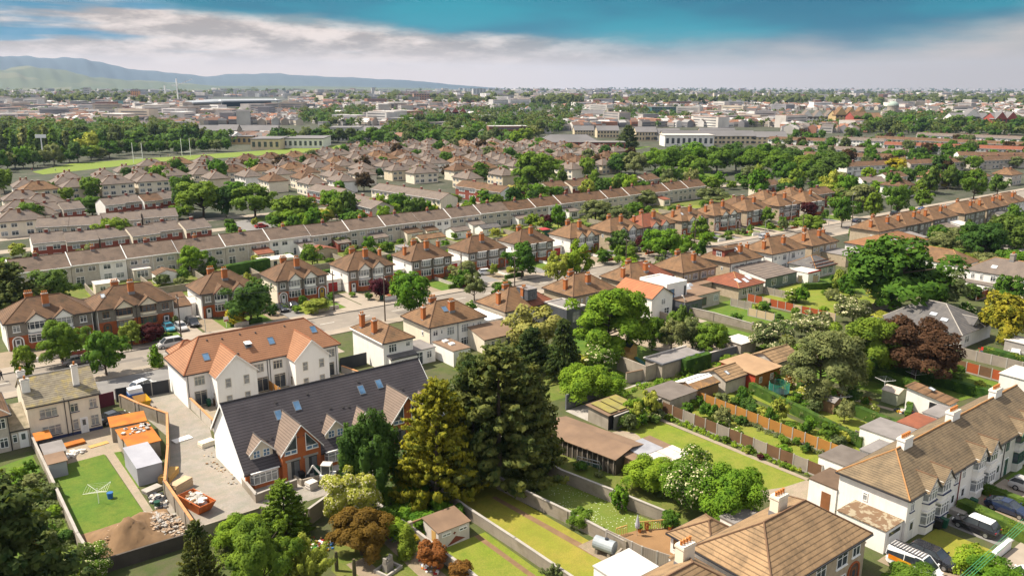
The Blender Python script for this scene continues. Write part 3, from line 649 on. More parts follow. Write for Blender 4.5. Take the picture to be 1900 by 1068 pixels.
b = MB(); walls(b, 9, 7.5, 2.6, DASHW, WHITE, x0=4.5, y0=-9.5); o = b.build('conservatory', n); b = MB(); roof_parts(b, 9, 7.5, 2.6, 'hip', 2.0, .3, TSLATE, RIDGEO, x0=4.5, y0=-9.5, hip_in=3.6)
for q in range(3): b.box(4.2, -9.9 + q * .95, 2.62 + q * .5, 13.6, -9.8 + q * .95, 2.8 + q * .5, TRED)
b.build('roof', o)
for u_ in (6.0, 8.6, 11.2): win(n, 'f', u_, .5, 2.0, 1.8, 3).location.y = -9.5
n = NROW[7]; px_ext(n, 'rear_annex', 196, 204, 110, 117.1, 3.0, DASHB, FLATG); win(n, 'f', 8.5, .8, 1.6, 1.5, 2, gl=GL).location.y = -7.2
r = house('white_rear_wing', 'long white two storey wing with orange brown hipped roof behind the huge green tree', 205.5, 104.5, 22.5, 11.5, 4.6, rise=2.1, ov=.3, front=WHITE, side=WHITE, tile=mat('orange_brown_roof_tiles', (0.27, 0.125, 0.055), (0.21, 0.1, 0.045), .6, kind='tile', k=.2), ridge=RIDGEO, hip_in=6, cat='building')
for u_ in (3, 8, 13): win(r, 'f', u_, 3.0, 1.4, 1.0, 2)
win(r, 'f', 5.5, .3, 4.2, 1.9, 2, gl=GLC); door(r, 'f', 15, 2.2, 2.2, DOORB); skylight(r, 7.5, 2.5, .8, 1.1, GLW); skylight(r, 9.5, 2.5, .8, 1.1, GLW)
for k_, (n, xx) in enumerate(((NROW[8], 2), (NROW[8], 10), (NROW[10], 1), (NROW[10], 9), (NROW[12], 3))):
 ext(n, 'rear_extension', xx, -5.5 - k_ % 2, 6, 5.4 + k_ % 2, 2.7, WHITE if k_ % 2 else DASHW, (TRED, FLATG, TGREYB, FLATP, TSLATE)[k_], flat=False, rise=1.1)
 win(n, 'f', xx + 3, .6, 2.4, 1.6, 3, two=False).location.y = -5.5 - k_ % 2

TTERR = mat('brown_terrace_tiles', (0.18, 0.13, 0.096), (0.14, 0.10, 0.075), 0.5, kind='tile', c3=(0.095, 0.07, 0.053), k=0.17, bump=.3)
# ------------------------------------------------------------------ the long grey terrace behind, pair by pair
def terrace_pair(i, x, y, w, label, wall, wall2, tile, z=0.0, ch=BRICKD):
 d = 8.2; r = thing('terrace_pair', label, 'terraced houses', (x, y, z), math.radians(2.2), 'pairs of the long pale grey terrace')
 r['_w'] = w; r['_d'] = d; r['_h'] = 5.0; rise = 2.35; r['_s'] = rise / (d / 2)
 b = MB(); walls(b, w, d, 5.0, wall, wall, gable=True, rise=rise)
 if wall2: b.face([(w / 2, -.012, -.3), (w, -.012, -.3), (w, -.012, 5.0), (w / 2, -.012, 5.0)], wall2)
 b.build('wall', r); b = MB(); roof_parts(b, w, d, 5.0, 'gable', rise, .3, tile, RIDGE, ovg=.02); b.build('roof', r)
 b = MB(); zr = 5.0 + rise + .2; s = r['_s']       # white verge strip where the next pair steps down
 for yy, z0, yz, z1 in ((-.35, 5.0 + .15 - .3 * s, d / 2, zr), (d / 2, zr, d + .35, 5.15 - .3 * s)):
  b.hexa([(-.06, yy, z0 - .2), (.1, yy, z0 - .2), (.1, yz, z1 - .2), (-.06, yz, z1 - .2), (-.06, yy, z0 + .05), (.1, yy, z0 + .05), (.1, yz, z1 + .05), (-.06, yz, z1 + .05)], PVC)
 b.box(-.02, -.42, 4.72, w + .02, -.3, 4.95, PVC); b.build('verge', r)
 for k in range(4): 
  u_ = w * (.125 + .25 * k) + (.15 if k % 2 == 0 else -.15); win(r, 'f', u_, 3.1, 1.65, 1.15, 2, two=i < 12)
  if k != 1: win(r, 'f', u_, .55 if k % 2 else .1, 1.8, 1.3 if k % 2 else 1.95, 2, two=i < 12)
 pipe(r, w / 2, 0, 4.9, PVC)
 chim(r, w * .48, d / 2 - .3, 7.0, 8.35, .75, .6, ch, pots=2)
 return r
TP = []
for i in range(21):
 x = 31.4 + 12.12 * (i - 1); y = 207.3 + (i - 1) * .62; w = 12.0
 wl = (DASHW, DASHW, WHITE if i == 5 else DASHW)[i % 3]; w2 = {1: WHITE, 9: WHITE, 10: CREAMW, 13: WHITE, 3: None}.get(i)
 lab = 'pair %s from the left in the long pale grey terrace' % nth(i)
 if i == 1: lab = 'terrace pair with one grey and one white half, left end of the long terrace'
 TP.append(terrace_pair(i, x, y, w, lab, wl, w2, TTERR if i < 12 else TBROWN, z=(i % 3) * .12, ch=CHIMB if i in (3, 5, 7) else BRICKD))
for k, (i, xx, wd, dp, m, rm, sl) in enumerate(((2, .5, 4, 3.2, DASHW, FLATP, 0), (4, 7, 4.5, 4, CREAMW, TRED, 1), (5, 7.5, 4.5, 4.4, WHITE, TGREYB, 1), (6, 6.5, 4.2, 3.6, BRICKD, TGREYB, 1), (7, 6, 5, 3.6, DASHW, TGREYB, 1), (8, 5.5, 5.6, 3.5, CREAMW, TBROWN, 1), (9, 1.0, 4.4, 3.0, CREAMW, TBROWN, 1), (10, 5.8, 5.4, 4.0, WHITE, TGREYB, 1), (12, 1.5, 5, 3.5, WHITE, TGREYB, 1), (14, .5, 5, 4, WHITE, TGREYB, 1), (18, 3.5, 4, 4.5, CREAMW, TRED, 1))):
 r = TP[i]; o = ext(r, 'rear_extension', xx, -dp, wd, dp - .03, 2.4, m, rm, flat=not sl, rise=.9); win(r, 'f', xx + wd / 2, .5, min(2.6, wd - .8), 1.6, 3, two=False).location.y = -dp
# ------------------------------------------------------------------ white terrace with the orange roof
r = house('white_terrace', 'new white rendered terrace with orange tiled roof and two rear gabled wings', 30.4, 116.2, 24.0, 9.3, 5.35, rise=3.65, ov=.35, front=WHITE2, side=WHITE2, tile=TORANGE, ridge=mat('orange_ridge', (.3, .11, .05)), hip_in=3.6, cat='terraced houses'); ORANGE_T = r
for k, (x0, x1) in enumerate(((3.4, 9.3), (15.3, 20.9))):
 b = MB(); walls(b, x1 - x0, 3.25, 5.1, WHITE2, WHITE2, x0=x0, y0=-3.25); b.build('rear_wing', r)
 gablet(r, x0, x1, 5.1, 2.75, -3.25, 3.6, TORANGE, MATS['orange_ridge'], WHITE2, PVC, ov=.28)
 for u_, z, h in ((1.6, 3.1, 1.4), (4.3, 3.1, 1.4), (1.6, .5, 1.4), (4.3, .5, 1.4)): win(r, 'f', x0 + u_, z, .85, h, 1, frame=CREAMF, gl=GLC, sill=WHITE2, tr=.55).location.y = -3.25
 win(r, 'l', -1.6, .6, .6, 1.5, 1, frame=CREAMF).location.x = x0
for u_ in (1.9, 10.8, 13.8, 22.6): win(r, 'f', u_, 3.2, 1.5, 1.35, 3, frame=CREAMF, sill=WHITE2)
for u_ in (1.9, 11.2, 14.0, 22.3): win(r, 'f', u_, .05, 1.8, 2.3, 2, frame=CREAMF, gl=GL, tr=.86, name='patio_door')
for u_ in (12.15, 12.55, .25, 23.6): pipe(r, u_, 0, 5.2)
for x_, y_ in ((3.6, 1.6), (17.0 - 3.2, 2.1), (22.7 - 1.6, 2.6)): skylight(r, x_, y_, .95, 1.35, GLB)
skylight(r, 10.1, 2.2, 1.0, 1.2, GLB, True)
b = MB()
for x_, y_ in ((4.6, 3.9), (6.8, 3.7), (9.6, 3.9), (12, 3.7), (16.8, 3.9), (8.2, 1.2)): z = roof_z(r, x_, y_); b.hexa([(x_ - .12, y_ - .12, z - .1), (x_ + .12, y_ - .12, z - .1), (x_ + .12, y_ + .15, z), (x_ - .12, y_ + .15, z), (x_ - .1, y_ - .12, z + .1), (x_ + .1, y_ - .12, z + .1), (x_ + .1, y_ + .1, z + .14), (x_ - .1, y_ + .1, z + .14)], RIDGED)
b.build('roof_vents', r)
b = MB(); roof_parts(b, 4.6, 4.0, 5.2, 'hip', 1.6, .25, TORANGE, MATS['orange_ridge'], x0=1.2, y0=9.3, hip_in=2); b.build('front_gable_roof', r)
b = MB(); walls(b, 4.6, 4.0, 5.2, WHITE2, WHITE2, x0=1.2, y0=9.3); b.build('front_wing', r)

# ------------------------------------------------------------------ new charcoal-roofed block
W, D = 27.2, 13.4                                   # long plan, gables at both ends, deep roof coming low at the front
bx, by = 28.3, 86.9; RY, RZ = 6.5, 8.6; FE, RE = 2.25, 4.15; RB = 10.8
r = thing('brick_gabled_block', 'new block with long charcoal tiled roof, orange brick gables and pale dormers', 'terraced houses', (bx, by, 0)); r['_w'] = W; r['_d'] = RB; BLACK_B = r
b = MB()
for x_ in (0, W): b.face([(x_, 0, -.3), (x_, RB, -.3), (x_, RB, RE), (x_, RY, RZ - .12), (x_, 0, FE)], WHITE2)
b.face([(W, 0, -.3), (W, RB, -.3), (0, RB, -.3), (0, 0, -.3)], WHITE2); b.face([(0, RB, -.3), (W, RB, -.3), (W, RB, RE), (0, RB, RE)], WHITE2)
b.face([(0, 0, -.3), (W, 0, -.3), (W, 0, FE), (0, 0, FE)], BRICKN); b.box(-.012, -.02, -.3, .35, .3, FE, BRICKN); b.build('wall', r)
sl = (RZ - FE) / RY
def zf(y): return FE + sl * y
b = MB(); o_ = .3
b.slab([(-o_, -o_, zf(-o_) + .12), (W + o_, -o_, zf(-o_) + .12), (W + o_, RY, RZ + .12), (-o_, RY, RZ + .12)], .12, TBLACK)
s2 = (RZ - RE) / (RB - RY); b.slab([(W + o_, RB + o_, RE - s2 * o_ + .12), (-o_, RB + o_, RE - s2 * o_ + .12), (-o_, RY, RZ + .12), (W + o_, RY, RZ + .12)], .12, TBLACK)
b.tube((-o_, RY, RZ + .12), (W + o_, RY, RZ + .12), .13, RIDGED, 5); b.box(-o_, -o_ - .1, zf(-o_) - .1, W + o_, -o_ + .02, zf(-o_) + .05, GUT); b.build('roof', r)
b = MB()
for x_ in (-o_ - .02, W + o_): 
 for y0, z0, y1, z1 in ((-o_, zf(-o_), RY, RZ), (RY, RZ, RB + o_, RE - s2 * o_)): b.hexa([(x_, y0, z0 - .2), (x_ + .06, y0, z0 - .2), (x_ + .06, y1, z1 - .2), (x_, y1, z1 - .2), (x_, y0, z0 + .16), (x_ + .06, y0, z0 + .16), (x_ + .06, y1, z1 + .16), (x_, y1, z1 + .16)], PVC)
b.build('barge_board', r)
def slopebox(b, x, y, w, h, n0, n1, m):
 a = math.atan(sl); c, q = math.cos(a), math.sin(a); z = zf(y) + .13
 def pt(u, v, k): return (x + u, y + v * c - k * q, z + v * q + k * c)
 b.hexa([pt(-w / 2, -h / 2, n0), pt(w / 2, -h / 2, n0), pt(w / 2, h / 2, n0), pt(-w / 2, h / 2, n0), pt(-w / 2, -h / 2, n1), pt(w / 2, -h / 2, n1), pt(w / 2, h / 2, n1), pt(-w / 2, h / 2, n1)], m)
def sky2(x, y):
 b = MB(); slopebox(b, x, y, .9, 1.35, 0, .08, GREYF); o = b.build('skylight', r); b = MB(); slopebox(b, x, y, .74, 1.18, .081, .09, GLB); b.build('pane', o)
for x_, y_ in ((6.0, 4.15), (8.6, 4.6), (17.6, 4.6), (20.3, 4.75)): sky2(x_, y_)
b = MB()
for x_, y_ in ((3.5, 2.2), (4.2, 2.3), (6.2, 5.4), (10.4, 5.5), (10.7, 2.6), (12.6, 3.6), (14.2, 3.4), (15.0, 3.3), (17.6, 5.5), (23.2, 3.7), (21.6, 2.9)): slopebox(b, x_, y_, .25, .3, 0, .1, RIDGED)
b.build('roof_vents', r)
# the tall brick gables
for k, (x0, x1) in enumerate(((4.2, 9.1), (18.9, 23.8))):
 y0 = -.75; ez, ap = 3.75, 6.75; xm = (x0 + x1) / 2
 b = MB(); b.face([(x0, y0, -.3), (x1, y0, -.3), (x1, y0, ez), (xm, y0, ap), (x0, y0, ez)], BRICKN); b.face([(x0, 2.5, -.3), (x0, y0, -.3), (x0, y0, ez), (x0, 2.5, ez)], BRICKN); b.face([(x1, y0, -.3), (x1, 2.5, -.3), (x1, 2.5, ez), (x1, y0, ez)], BRICKN)
 o = b.build('brick_gable', r)
 gablet(r, x0, x1, ez, ap - ez, y0, (ap - FE) / sl + .1, TDORM, RIDGED, BRICKN, PVC, ov=.3, tri=False)
 f = MB(); g = MB()                              # the two glazed gable corners with raking heads
 for s in (-1, 1):
  xa, xb = xm + s * .62, xm + s * 2.12; zt = lambda x: ap - .42 - abs(x - xm) * (ap - ez) / (x1 - xm)
  P = [(xa, y0 - .03, 3.45), (xb, y0 - .03, 3.45), (xb, y0 - .03, max(3.5, zt(xb))), (xa, y0 - .03, zt(xa))]
  g.face(P if s > 0 else P[::-1], GL); l, h = min(xa, xb), max(xa, xb)
  f.box(l - .07, y0 - .08, 3.2, h + .07, y0, 3.3, PVC); f.box(l, y0 - .07, 3.3, h, y0 - .031, 3.8, PVC)
  for q in (0, 1): f.box(l + .08 + q * (h - l) / 2, y0 - .075, 3.36, l - .06 + (q + 1) * (h - l) / 2, y0 - .071, 3.7, GLB)
  f.hexa([(xa - s * .0, y0 - .07, zt(xa) - .1), (xb, y0 - .07, zt(xb) - .1), (xb, y0, zt(xb) - .1), (xa, y0, zt(xa) - .1), (xa, y0 - .07, zt(xa)), (xb, y0 - .07, zt(xb)), (xb, y0, zt(xb)), (xa, y0, zt(xa))], PVC)
  f.box(min(xa, xa - s * .07), y0 - .07, 3.3, max(xa, xa - s * .07), y0, zt(xa), PVC)
 f.build('window_frame', o); g.build('pane', o)
 for s in (-1, 1):                               # entrance openings under concrete lintels, unlit depth painted as dark panels
  c = xm + s * 1.12; f = MB(); f.box(c - .78, y0 - .02, 0, c + .78, y0 - .004, 2.35, mat('unlit_interior', (0.06, 0.06, 0.062))); f.box(c - .95, y0 - .06, 2.35, c + .95, y0 + .1, 2.6, CONC); f.box(c - .78, y0 - .05, 0, c - .3, y0 - .02, 2.3, CONC); f.box(c + .1, y0 - .04, 0, c + .72, y0 - .021, 2.2, GREYF); f.build('doorway', o)
 b = MB()
 for s in (-1, 1): b.lathe([(.1, 0), (.1, .05)], RIDGED, 8, (xm + s * .35, y0 - .06, 5.2))
 b.build('gable_vents', o)
for k, xm in enumerate((2.35, 11.9, 16.1, 25.4)):   # small pitched dormers
 y0 = .85; hw = 1.35; ez, ap = zf(y0) + .95, zf(y0) + 2.3
 b = MB(); b.face([(xm - hw, y0, zf(y0) - .1), (xm + hw, y0, zf(y0) - .1), (xm + hw, y0, ez), (xm, y0, ap), (xm - hw, y0, ez)], CREAMW)
 for s in (-1, 1): b.face([(xm + s * hw, y0, zf(y0) - .1), (xm + s * hw, y0, ez), (xm + s * hw, (ez - FE) / sl, ez)], CREAMW)
 o = b.build('dormer', r)
 gablet(r, xm - hw, xm + hw, ez, ap - ez, y0, (ap - FE) / sl + .05, TDORM, RIDGED, CREAMW, PVC, ov=.25, name='dormer_roof', tri=False)
 for s in (-1, 1): win(r, 'f', xm + s * .6, zf(y0) + .12, .85, .95, 2, gl=GLB, tr=.5).location.y = y0
for xm, w_ in ((2.2, 3.4), (12.0, 4.2), (16.2, 4.2), (25.5, 3.0)): bay(r, xm, w_, -.2, 2.0, BRICKN, 1.35, .45, n=4, roofm=PVC)

# ------------------------------------------------------------------ cream house and its neighbour, lower left
r = house('cream_house', 'cream house with lichened slate roof and two tall white chimneys, lower left', 10.35, 116.0, 8.5, 9.6, 5.15, roof='gable', rise=2.6, ov=.15, front=CREAMW, side=CREAMW, tile=TLICHEN, ridge=CONC)
MB().box(-.02, -.03, -.3, 8.52, -.004, .45, NAVY).build('plinth', r)
for u_, z, w_, h_, n_ in ((2.35, 3.3, 2.1, 1.25, 3), (5.4, 3.3, 1.0, 1.15, 2), (7.7, 3.35, .95, 1.25, 2), (2.5, .75, 2.2, 1.35, 3), (5.35, .8, .7, 1.45, 1), (7.7, .8, 1.0, 1.5, 2)): win(r, 'f', u_, z, w_, h_, n_, frame=CREAMF, gl=GLC if u_ != 5.4 else GL, sill=NAVY, tr=.7)
door(r, 'f', 6.35, .8, 2.1, DOORW); pipe(r, 4.3, 0, 5.5); pipe(r, 4.85, 0, 5.1)
chim(r, .45, 2.6, 5.8, 8.3, .95, .75, WHITE, 1, capm=CONC); chim(r, 6.3, 2.0, 5.9, 9.2, .75, .6, WHITE, 1, capm=CONC); chim(r, .4, 5.4, 7.0, 8.7, .9, .7, WHITE, 1, capm=CONC)
r = house('grey_house', 'grey house cut by the left edge with brown hipped roof beside the cream house', -3.2, 115.6, 11.3, 9.0, 5.1, rise=2.7, front=DASHW, side=DASHW, tile=TBROWN, ridge=CONC)
for u_, z in ((10.5, 3.2), (10.5, .6), (7.5, 3.2), (7.5, .6)): win(r, 'f', u_, z, .95, 1.35, 2, gl=GL)
ext(r, 'lean_to', 11.35, .1, 2.1, 6.0, 2.5, DASHW, mat('mossy_felt', (0.3, 0.25, 0.18), (0.16, 0.14, 0.09), 1.0), flat=False, rise=1.6)
win(r, 'f', 11.75, .95, .55, 1.1, 1).location.y = .1; door(r, 'f', 12.7, .85, 2.1, PVC).location.y = .1; pipe(r, 11.25, 0, 5)
# ------------------------------------------------------------------ detached white house between the orange roof and the semis
r = house('white_detached_house', 'small white house with two orange chimneys on its left hip, beside the orange roofed terrace', 60.6, 112.3, 5.6, 10.9, 5.2, rise=1.75, ov=.3, front=WHITE, side=WHITE, tile=TBROWN2)
bpy.data.objects.remove(bpy.data.objects[r['_roof']]); b = MB()
X0, X1, Y0, Y1, ze, zr = -.3, 5.9, -.3, 11.2, 5.1, 6.95; A, Bp = (2.8, 3.0, zr), (2.8, 7.9, zr)
b.slab([(X0, Y0, ze), (X1, Y0, ze), A], .12, TBROWN2); b.slab([(X0, Y1, ze), (X0, Y0, ze), A, Bp], .12, TBROWN2); b.slab([(X1, Y0, ze), (X1, Y1, ze), Bp, A], .12, TBROWN2); b.slab([(X1, Y1, ze), (X0, Y1, ze), Bp], .12, TBROWN2)
for p, q in (((X0, Y0, ze), A), ((X1, Y0, ze), A), ((X0, Y1, ze), Bp), ((X1, Y1, ze), Bp), (A, Bp)): b.tube(p, q, .1, RIDGE, 5)
b.box(X0, Y0 - .1, ze - .2, X1, Y0 + .02, ze - .03, GUT); b.box(X0 - .1, Y0, ze - .2, X0 + .02, Y1, ze - .03, PVC); b.face([(X0, Y0, ze - .15), (X0, Y1, ze - .15), (X1, Y1, ze - .15), (X1, Y0, ze - .15)], PVC); b.build('roof', r)
chim(r, .75, 4.3, 5.2, 7.9, .75, .75, pots=2); chim(r, .75, 8.6, 5.2, 8.0, .75, .75, pots=2)
win(r, 'f', 1.7, 3.2, 1.5, 1.4, 3, gl=GL); win(r, 'f', 4.6, 3.7, .8, .8, 2); win(r, 'f', 2.3, .6, 2.4, 1.6, 4)
ext(r, 'rear_extension', 5.65, -.2, 4.2, 5.0, 2.5, WHITE, FLATG); ext(r, 'lean_to', 0.6, -1.3, 5.0, 1.25, 2.4, WHITE, TSLATE, flat=False, rise=.4)
win(r, 'f', 2.5, .5, 2.6, 1.5, 4, gl=GL).location.y = -1.3; win(r, 'f', 6.6, .05, 1.5, 2.2, 2, gl=GL).location.y = -.2; win(r, 'f', 8.6, .9, 1.0, 1.2, 2, gl=GL).location.y = -.2

# ------------------------------------------------------------------ white terrace, lower right
PL = [78.1, 84.1, 89.9, 95.9, 101.6, 107.6, 113.4]
RWALL = [WHITE, WHITE, WHITE, WHITE, mat('pale_grey_render', (0.6, 0.58, 0.53), kind='wall'), WHITE]
GRNF = mat('dark_green_frames', (0.03, 0.1, 0.07), rough=.5)
RT_L = ['end house of the lower right white terrace, hipped roof and garage on its left', 'second house of the lower right white terrace, steps up to its white door', 'third house of the lower right white terrace, navy car parked outside', 'fourth house of the lower right white terrace, dark red downpipe at its left',
  'fifth house of the lower right terrace with dark green window frames', 'sixth house of the lower right terrace cut by the right edge of the photo']
RTS = []
for i in range(6):
 w = PL[i + 1] - PL[i]; d = 7.6
 r = house('white_terrace_house', RT_L[i], PL[i], 34.3 + i * .03, w, d, 5.2, roof='hip', rise=2.75, ov=.3, front=RWALL[i], side=RWALL[i], tile=(TOLD, TOLD, TOLD, TOLD2 if i == 9 else TOLD, TOLD, TOLD)[i], ridge=RIDGEO,
    group='houses of the white terrace at the lower right', ends='l' if i == 0 else '', hip_in=4.0); RTS.append(r)
 fr = GRNF if i == 4 else PVC; gx = (4.35, 1.55)[i % 2] if i < 6 else 0; hw = 1.25
 gablet(r, gx - hw, gx + hw, 5.0, 1.35, -.55, 3.0, TOLD, RIDGE, RWALL[i], GUT if i < 4 else GRNF, ov=.14)
 bay(r, gx, 2.3, -.2, 2.7, RWALL[i], 1.45, .55, frame=fr, roofm=RWALL[i]); bay(r, gx, 2.3, 2.75, 5.2, RWALL[i], 1.25, .5, frame=fr, roofm=RWALL[i])
 b = MB()
 for zz in (.95, 3.55): 
  P = [(gx - 1.25, 0), (gx - .95, -.66), (gx + .95, -.66), (gx + 1.25, 0)]
  for p, q in zip(P, P[1:]): b.hexa([(*p, zz), (*q, zz), (q[0], q[1] + .12, zz), (p[0], p[1] + .12, zz), (*p, zz + .1), (*q, zz + .1), (q[0], q[1] + .12, zz + .1), (p[0], p[1] + .12, zz + .1)], NAVY if i < 2 else RWALL[i])
 b.build('sills', r)
 ox = (1.0, 4.9)[i % 2]
 win(r, 'f', ox, 3.4, .8, 1.2, 2, frame=fr, gl=GLC, sill=NAVY if i < 2 else None); door(r, 'f', ox + (.3 if i % 2 == 0 else -.3), .95, 2.2, (DOORW, PVC, DOORW, DOORW, GRNF, DOORW)[i])
 pipe(r, w - .08, 0, 5.1, mat('dark_red_downpipe', (0.2, 0.02, 0.02)) if i in (1, 2) else GUT)
 if i in (0, 2, 4): chim(r, w - .1, d / 2 + (.2 if i else -.0), 7.2, 9.05, 1.9, .85, WHITE, 5, capm=CREAMW)
r = RTS[0]; win(r, 'l', 4.5, 3.0, .55, .95, 1, gl=GLC)
ext(r, 'garage', -3.5, .25, 3.45, 5.2, 2.55, WHITE, mat('patched_brown_felt', (0.17, 0.105, 0.06), (0.3, 0.25, 0.17), 1.1, lo=.5, hi=.56), par=.1); b = MB(); b.box(-2.9, .19, .05, -.6, .245, 2.2, PVC); b.box(-2.9, .18, 1.75, -.6, .188, 2.2, GL); b.build('garage_door', r)
ext(r, 'rear_extension', -.15, 7.65, 4.2, 3.4, 2.9, WHITE, mat('brown_roofing_felt', (0.13, 0.085, 0.055)), par=.14, ov=.05); MB().box(-.19, 8.3, 0, -.15, 9.4, 2.1, DOORB).build('side_door', r)
for i, (x0, w_, dd, h_, rm) in enumerate(((.3, 5, 6.2, 2.7, LEAD), (.4, 4.6, 4.2, 2.6, FLATG), (.2, 5.2, 7.5, 2.8, FLATG), (.4, 5, 5.5, 2.7, TRED), (.3, 4.8, 5, 2.7, FLATG))): ext(RTS[i + 1], 'rear_extension', x0, 7.65, w_, dd, h_, WHITE, rm, par=.1)
b = MB(); b.box(4.1, -2.6, 0, 5.6, -2.1, .2, CONC); b.box(4.1, -2.1, 0, 5.6, -1.6, .4, CONC); b.box(4.1, -1.6, 0, 5.6, -.02, .6, CONC); b.build('steps', RTS[1])

# ------------------------------------------------------------------ the semi at the bottom edge
r = house('brown_hipped_house', 'big ribbed brown hipped roof house at the bottom edge with blue garage door', 53.8, 33.6, 14.9, 8.2, 5.15, rise=2.75, ov=.4, front=DASHB, side=WHITE, tile=TOLD2, ridge=RIDGE, hip_in=4.2)
chim(r, 8.2, 5.3, 6.9, 9.0, 1.5, .9, CREAMW, 4, capm=CREAMW)
for u_, z, w_ in ((13.3, 3.2, 1.3), (10.9, 3.0, 1.8), (7.4, 3.0, 1.6), (10.9, .6, 1.8), (4.5, 3.0, 1.6)): win(r, 'f', u_, z, w_, 1.4, 2, gl=GL, sill=PVC)
arch_door(r, 13.2, 1.7, 2.5, DOORB, BRICK); win(r, 'l', 4.0, 3.1, .7, 1.0, 1)
ext(r, 'garage', 14.95, 1.2, 2.3, 6.0, 2.5, WHITE, LEAD, par=.1); MB().box(15.1, 1.13, .05, 17.1, 1.19, 2.2, DOORN).build('garage_door', r)
a = math.atan(.65); b = MB(); b.box(-.45, -.6, 0, .45, .6, .08, GLW); o = b.build('skylight', r, (2.1, 4.4, 6.35)); o.rotation_euler = (0, -math.atan(2.75 / 4.2), 0)
ext(r, 'rear_outhouse', 9.2, 8.25, 4.2, 4.2, 3.0, WHITE, FLATG, par=.12)
b = MB(); walls(b, 5.4, 5.2, 2.5, WHITE, WHITE, x0=3.6, y0=8.9); o = b.build('conservatory', r); b = MB(); roof_parts(b, 5.4, 5.2, 2.5, 'hip', 1.5, .35, TOLD2, RIDGE, x0=3.6, y0=8.9, hip_in=2.5); b.build('roof', o)
for u_ in (1.0, 2.6, 4.2): win(r, 'l', 8.9 + u_, .8, 1.4, 1.55, 2, gl=mat('warm_brown_conservatory_glass', (.3, .17, .07), (.12, .1, .08), 1.5, .15), tr=.78).location.x = 3.6  # panes coloured in patches from warm brown to dull grey
ext(r, 'lean_to', -1.2, 6.0, 4.7, 4.2, 2.3, WHITE, TOLD2, flat=False, rise=1.2)
r = house('neighbouring_house', 'hipped tan roof corner with chimney and four pots at the very bottom', 38.6, 33.4, 13.6, 8.0, 5.15, rise=2.75, ov=.4, front=DASHB, side=WHITE, tile=TOLD2, ridge=RIDGE, hip_in=4.2)
chim(r, 11.0, 6.2, 6.0, 8.2, 1.5, .9, CREAMW, 4, capm=CREAMW)
ext(r, 'rear_extension', 8.3, 8.05, 4.6, 6.4, 2.7, WHITE, mat('white_flat_roof', (.52, .49, .46), (.45, .43, .4)), par=.12)

# ------------------------------------------------------------------ bungalow, white houses and others at the right
r = thing('slate_bungalow', 'grey slate roofed bungalow with dormers between the huge tree and the copper beech', 'bungalow', (149.0, 60.2, 0)); r['_w'] = 12; r['_d'] = 15; r['_h'] = 2.8; r['_s'] = .62
b = MB(); walls(b, 12.5, 14.5, 2.8, WHITE, WHITE); b.build('wall', r); b = MB()
P = [(-.4, -.4, 2.8), (12.9, -.4, 2.8), (12.9, 14.9, 2.8), (-.4, 14.9, 2.8)]; A, Bp = (6.2, 6.0, 6.3), (6.2, 10.0, 6.3)
for q in ([P[0], P[1], A], [P[1], P[2], Bp, A], [P[2], P[3], Bp], [P[3], P[0], A, Bp]): b.slab(q, .13, TSLATE)
for p, q in ((P[0], A), (P[1], A), (P[2], Bp), (P[3], Bp), (A, Bp)): b.tube(p, q, .11, CONC, 5)
b.build('roof', r)
gablet(r, 5.5, 8.3, 3.6, 1.0, .5, 4.5, TSLATE, CONC, WHITE, GUT); b = MB(); b.box(5.5, .52, 2.7, 8.3, 3.2, 3.62, WHITE); b.build('dormer', r); win(r, 'f', 6.9, 2.9, 1.2, .9, 2).location.y = .48
for x_, y_ in ((2.2, 4.2), (3.0, 6.6)): 
 b = MB(); b.box(-.4, -.6, 0, .4, .6, .07, GLW); o = b.build('skylight', r, (x_, y_, 3.1 + .53 * x_)); o.rotation_euler = (0, -math.atan(.53), 0)
ext(r, 'side_annex', -3.2, 8.5, 3.1, 7, 2.4, WHITE, TSLATE, flat=False, rise=.6); win(r, 'f', 2.5, .9, 1.8, 1.2, 2)
r = house('white_rear_house', 'white house with brown hipped roof and stone chimney behind the huge green tree', 199.8, 83.0, 9.2, 16.0, 4.8, rise=2.4, ov=.3, front=WHITE, side=WHITE, tile=TBROWN2, ridge=RIDGEO)
bpy.data.objects.remove(bpy.data.objects[r['_roof']]); b = MB(); P = [(-.3, -.3, 4.7), (9.5, -.3, 4.7), (9.5, 16.3, 4.7), (-.3, 16.3, 4.7)]; A, Bp = (4.6, 4.2, 7.3), (4.6, 12.0, 7.3)
for q in ([P[0], P[1], A], [P[1], P[2], Bp, A], [P[2], P[3], Bp], [P[3], P[0], A, Bp]): b.slab(q, .13, TBROWN2)
for p, q in ((P[0], A), (P[1], A), (P[2], Bp), (P[3], Bp), (A, Bp)): b.tube(p, q, .11, RIDGEO, 5)
b.build('roof', r); chim(r, 4.6, 12.6, 6.6, 8.6, 1.2, .8, STONE, 3); win(r, 'l', 7.0, 3.0, 1.2, 1.1, 2); win(r, 'l', 4.0, .6, 1.6, 1.3, 2, frame=WOODF); skl = MB(); skl.box(-.5, -.6, 0, .5, .6, .08, GLW); o = skl.build('skylight', r, (1.8, 9.5, 5.95)); o.rotation_euler = (0, -.5, 0)
r = house('white_extended_house', 'white and cream pair with brown roof, rooflight and single storey rear extension, right edge', 196.0, 62.0, 9.5, 18.5, 5.0, rise=2.7, ov=.3, front=CREAMW, side=WHITE, tile=TBROWN, ridge=RIDGE)
bpy.data.objects.remove(bpy.data.objects[r['_roof']]); b = MB(); P = [(-.3, -.3, 4.9), (9.8, -.3, 4.9), (9.8, 18.8, 4.9), (-.3, 18.8, 4.9)]; A, Bp = (4.75, 3, 7.8), (4.75, 14.2, 7.8)
for q in ([P[0], P[1], A], [P[1], P[2], Bp, A], [P[2], P[3], Bp], [P[3], P[0], A, Bp]): b.slab(q, .13, TGREYB)
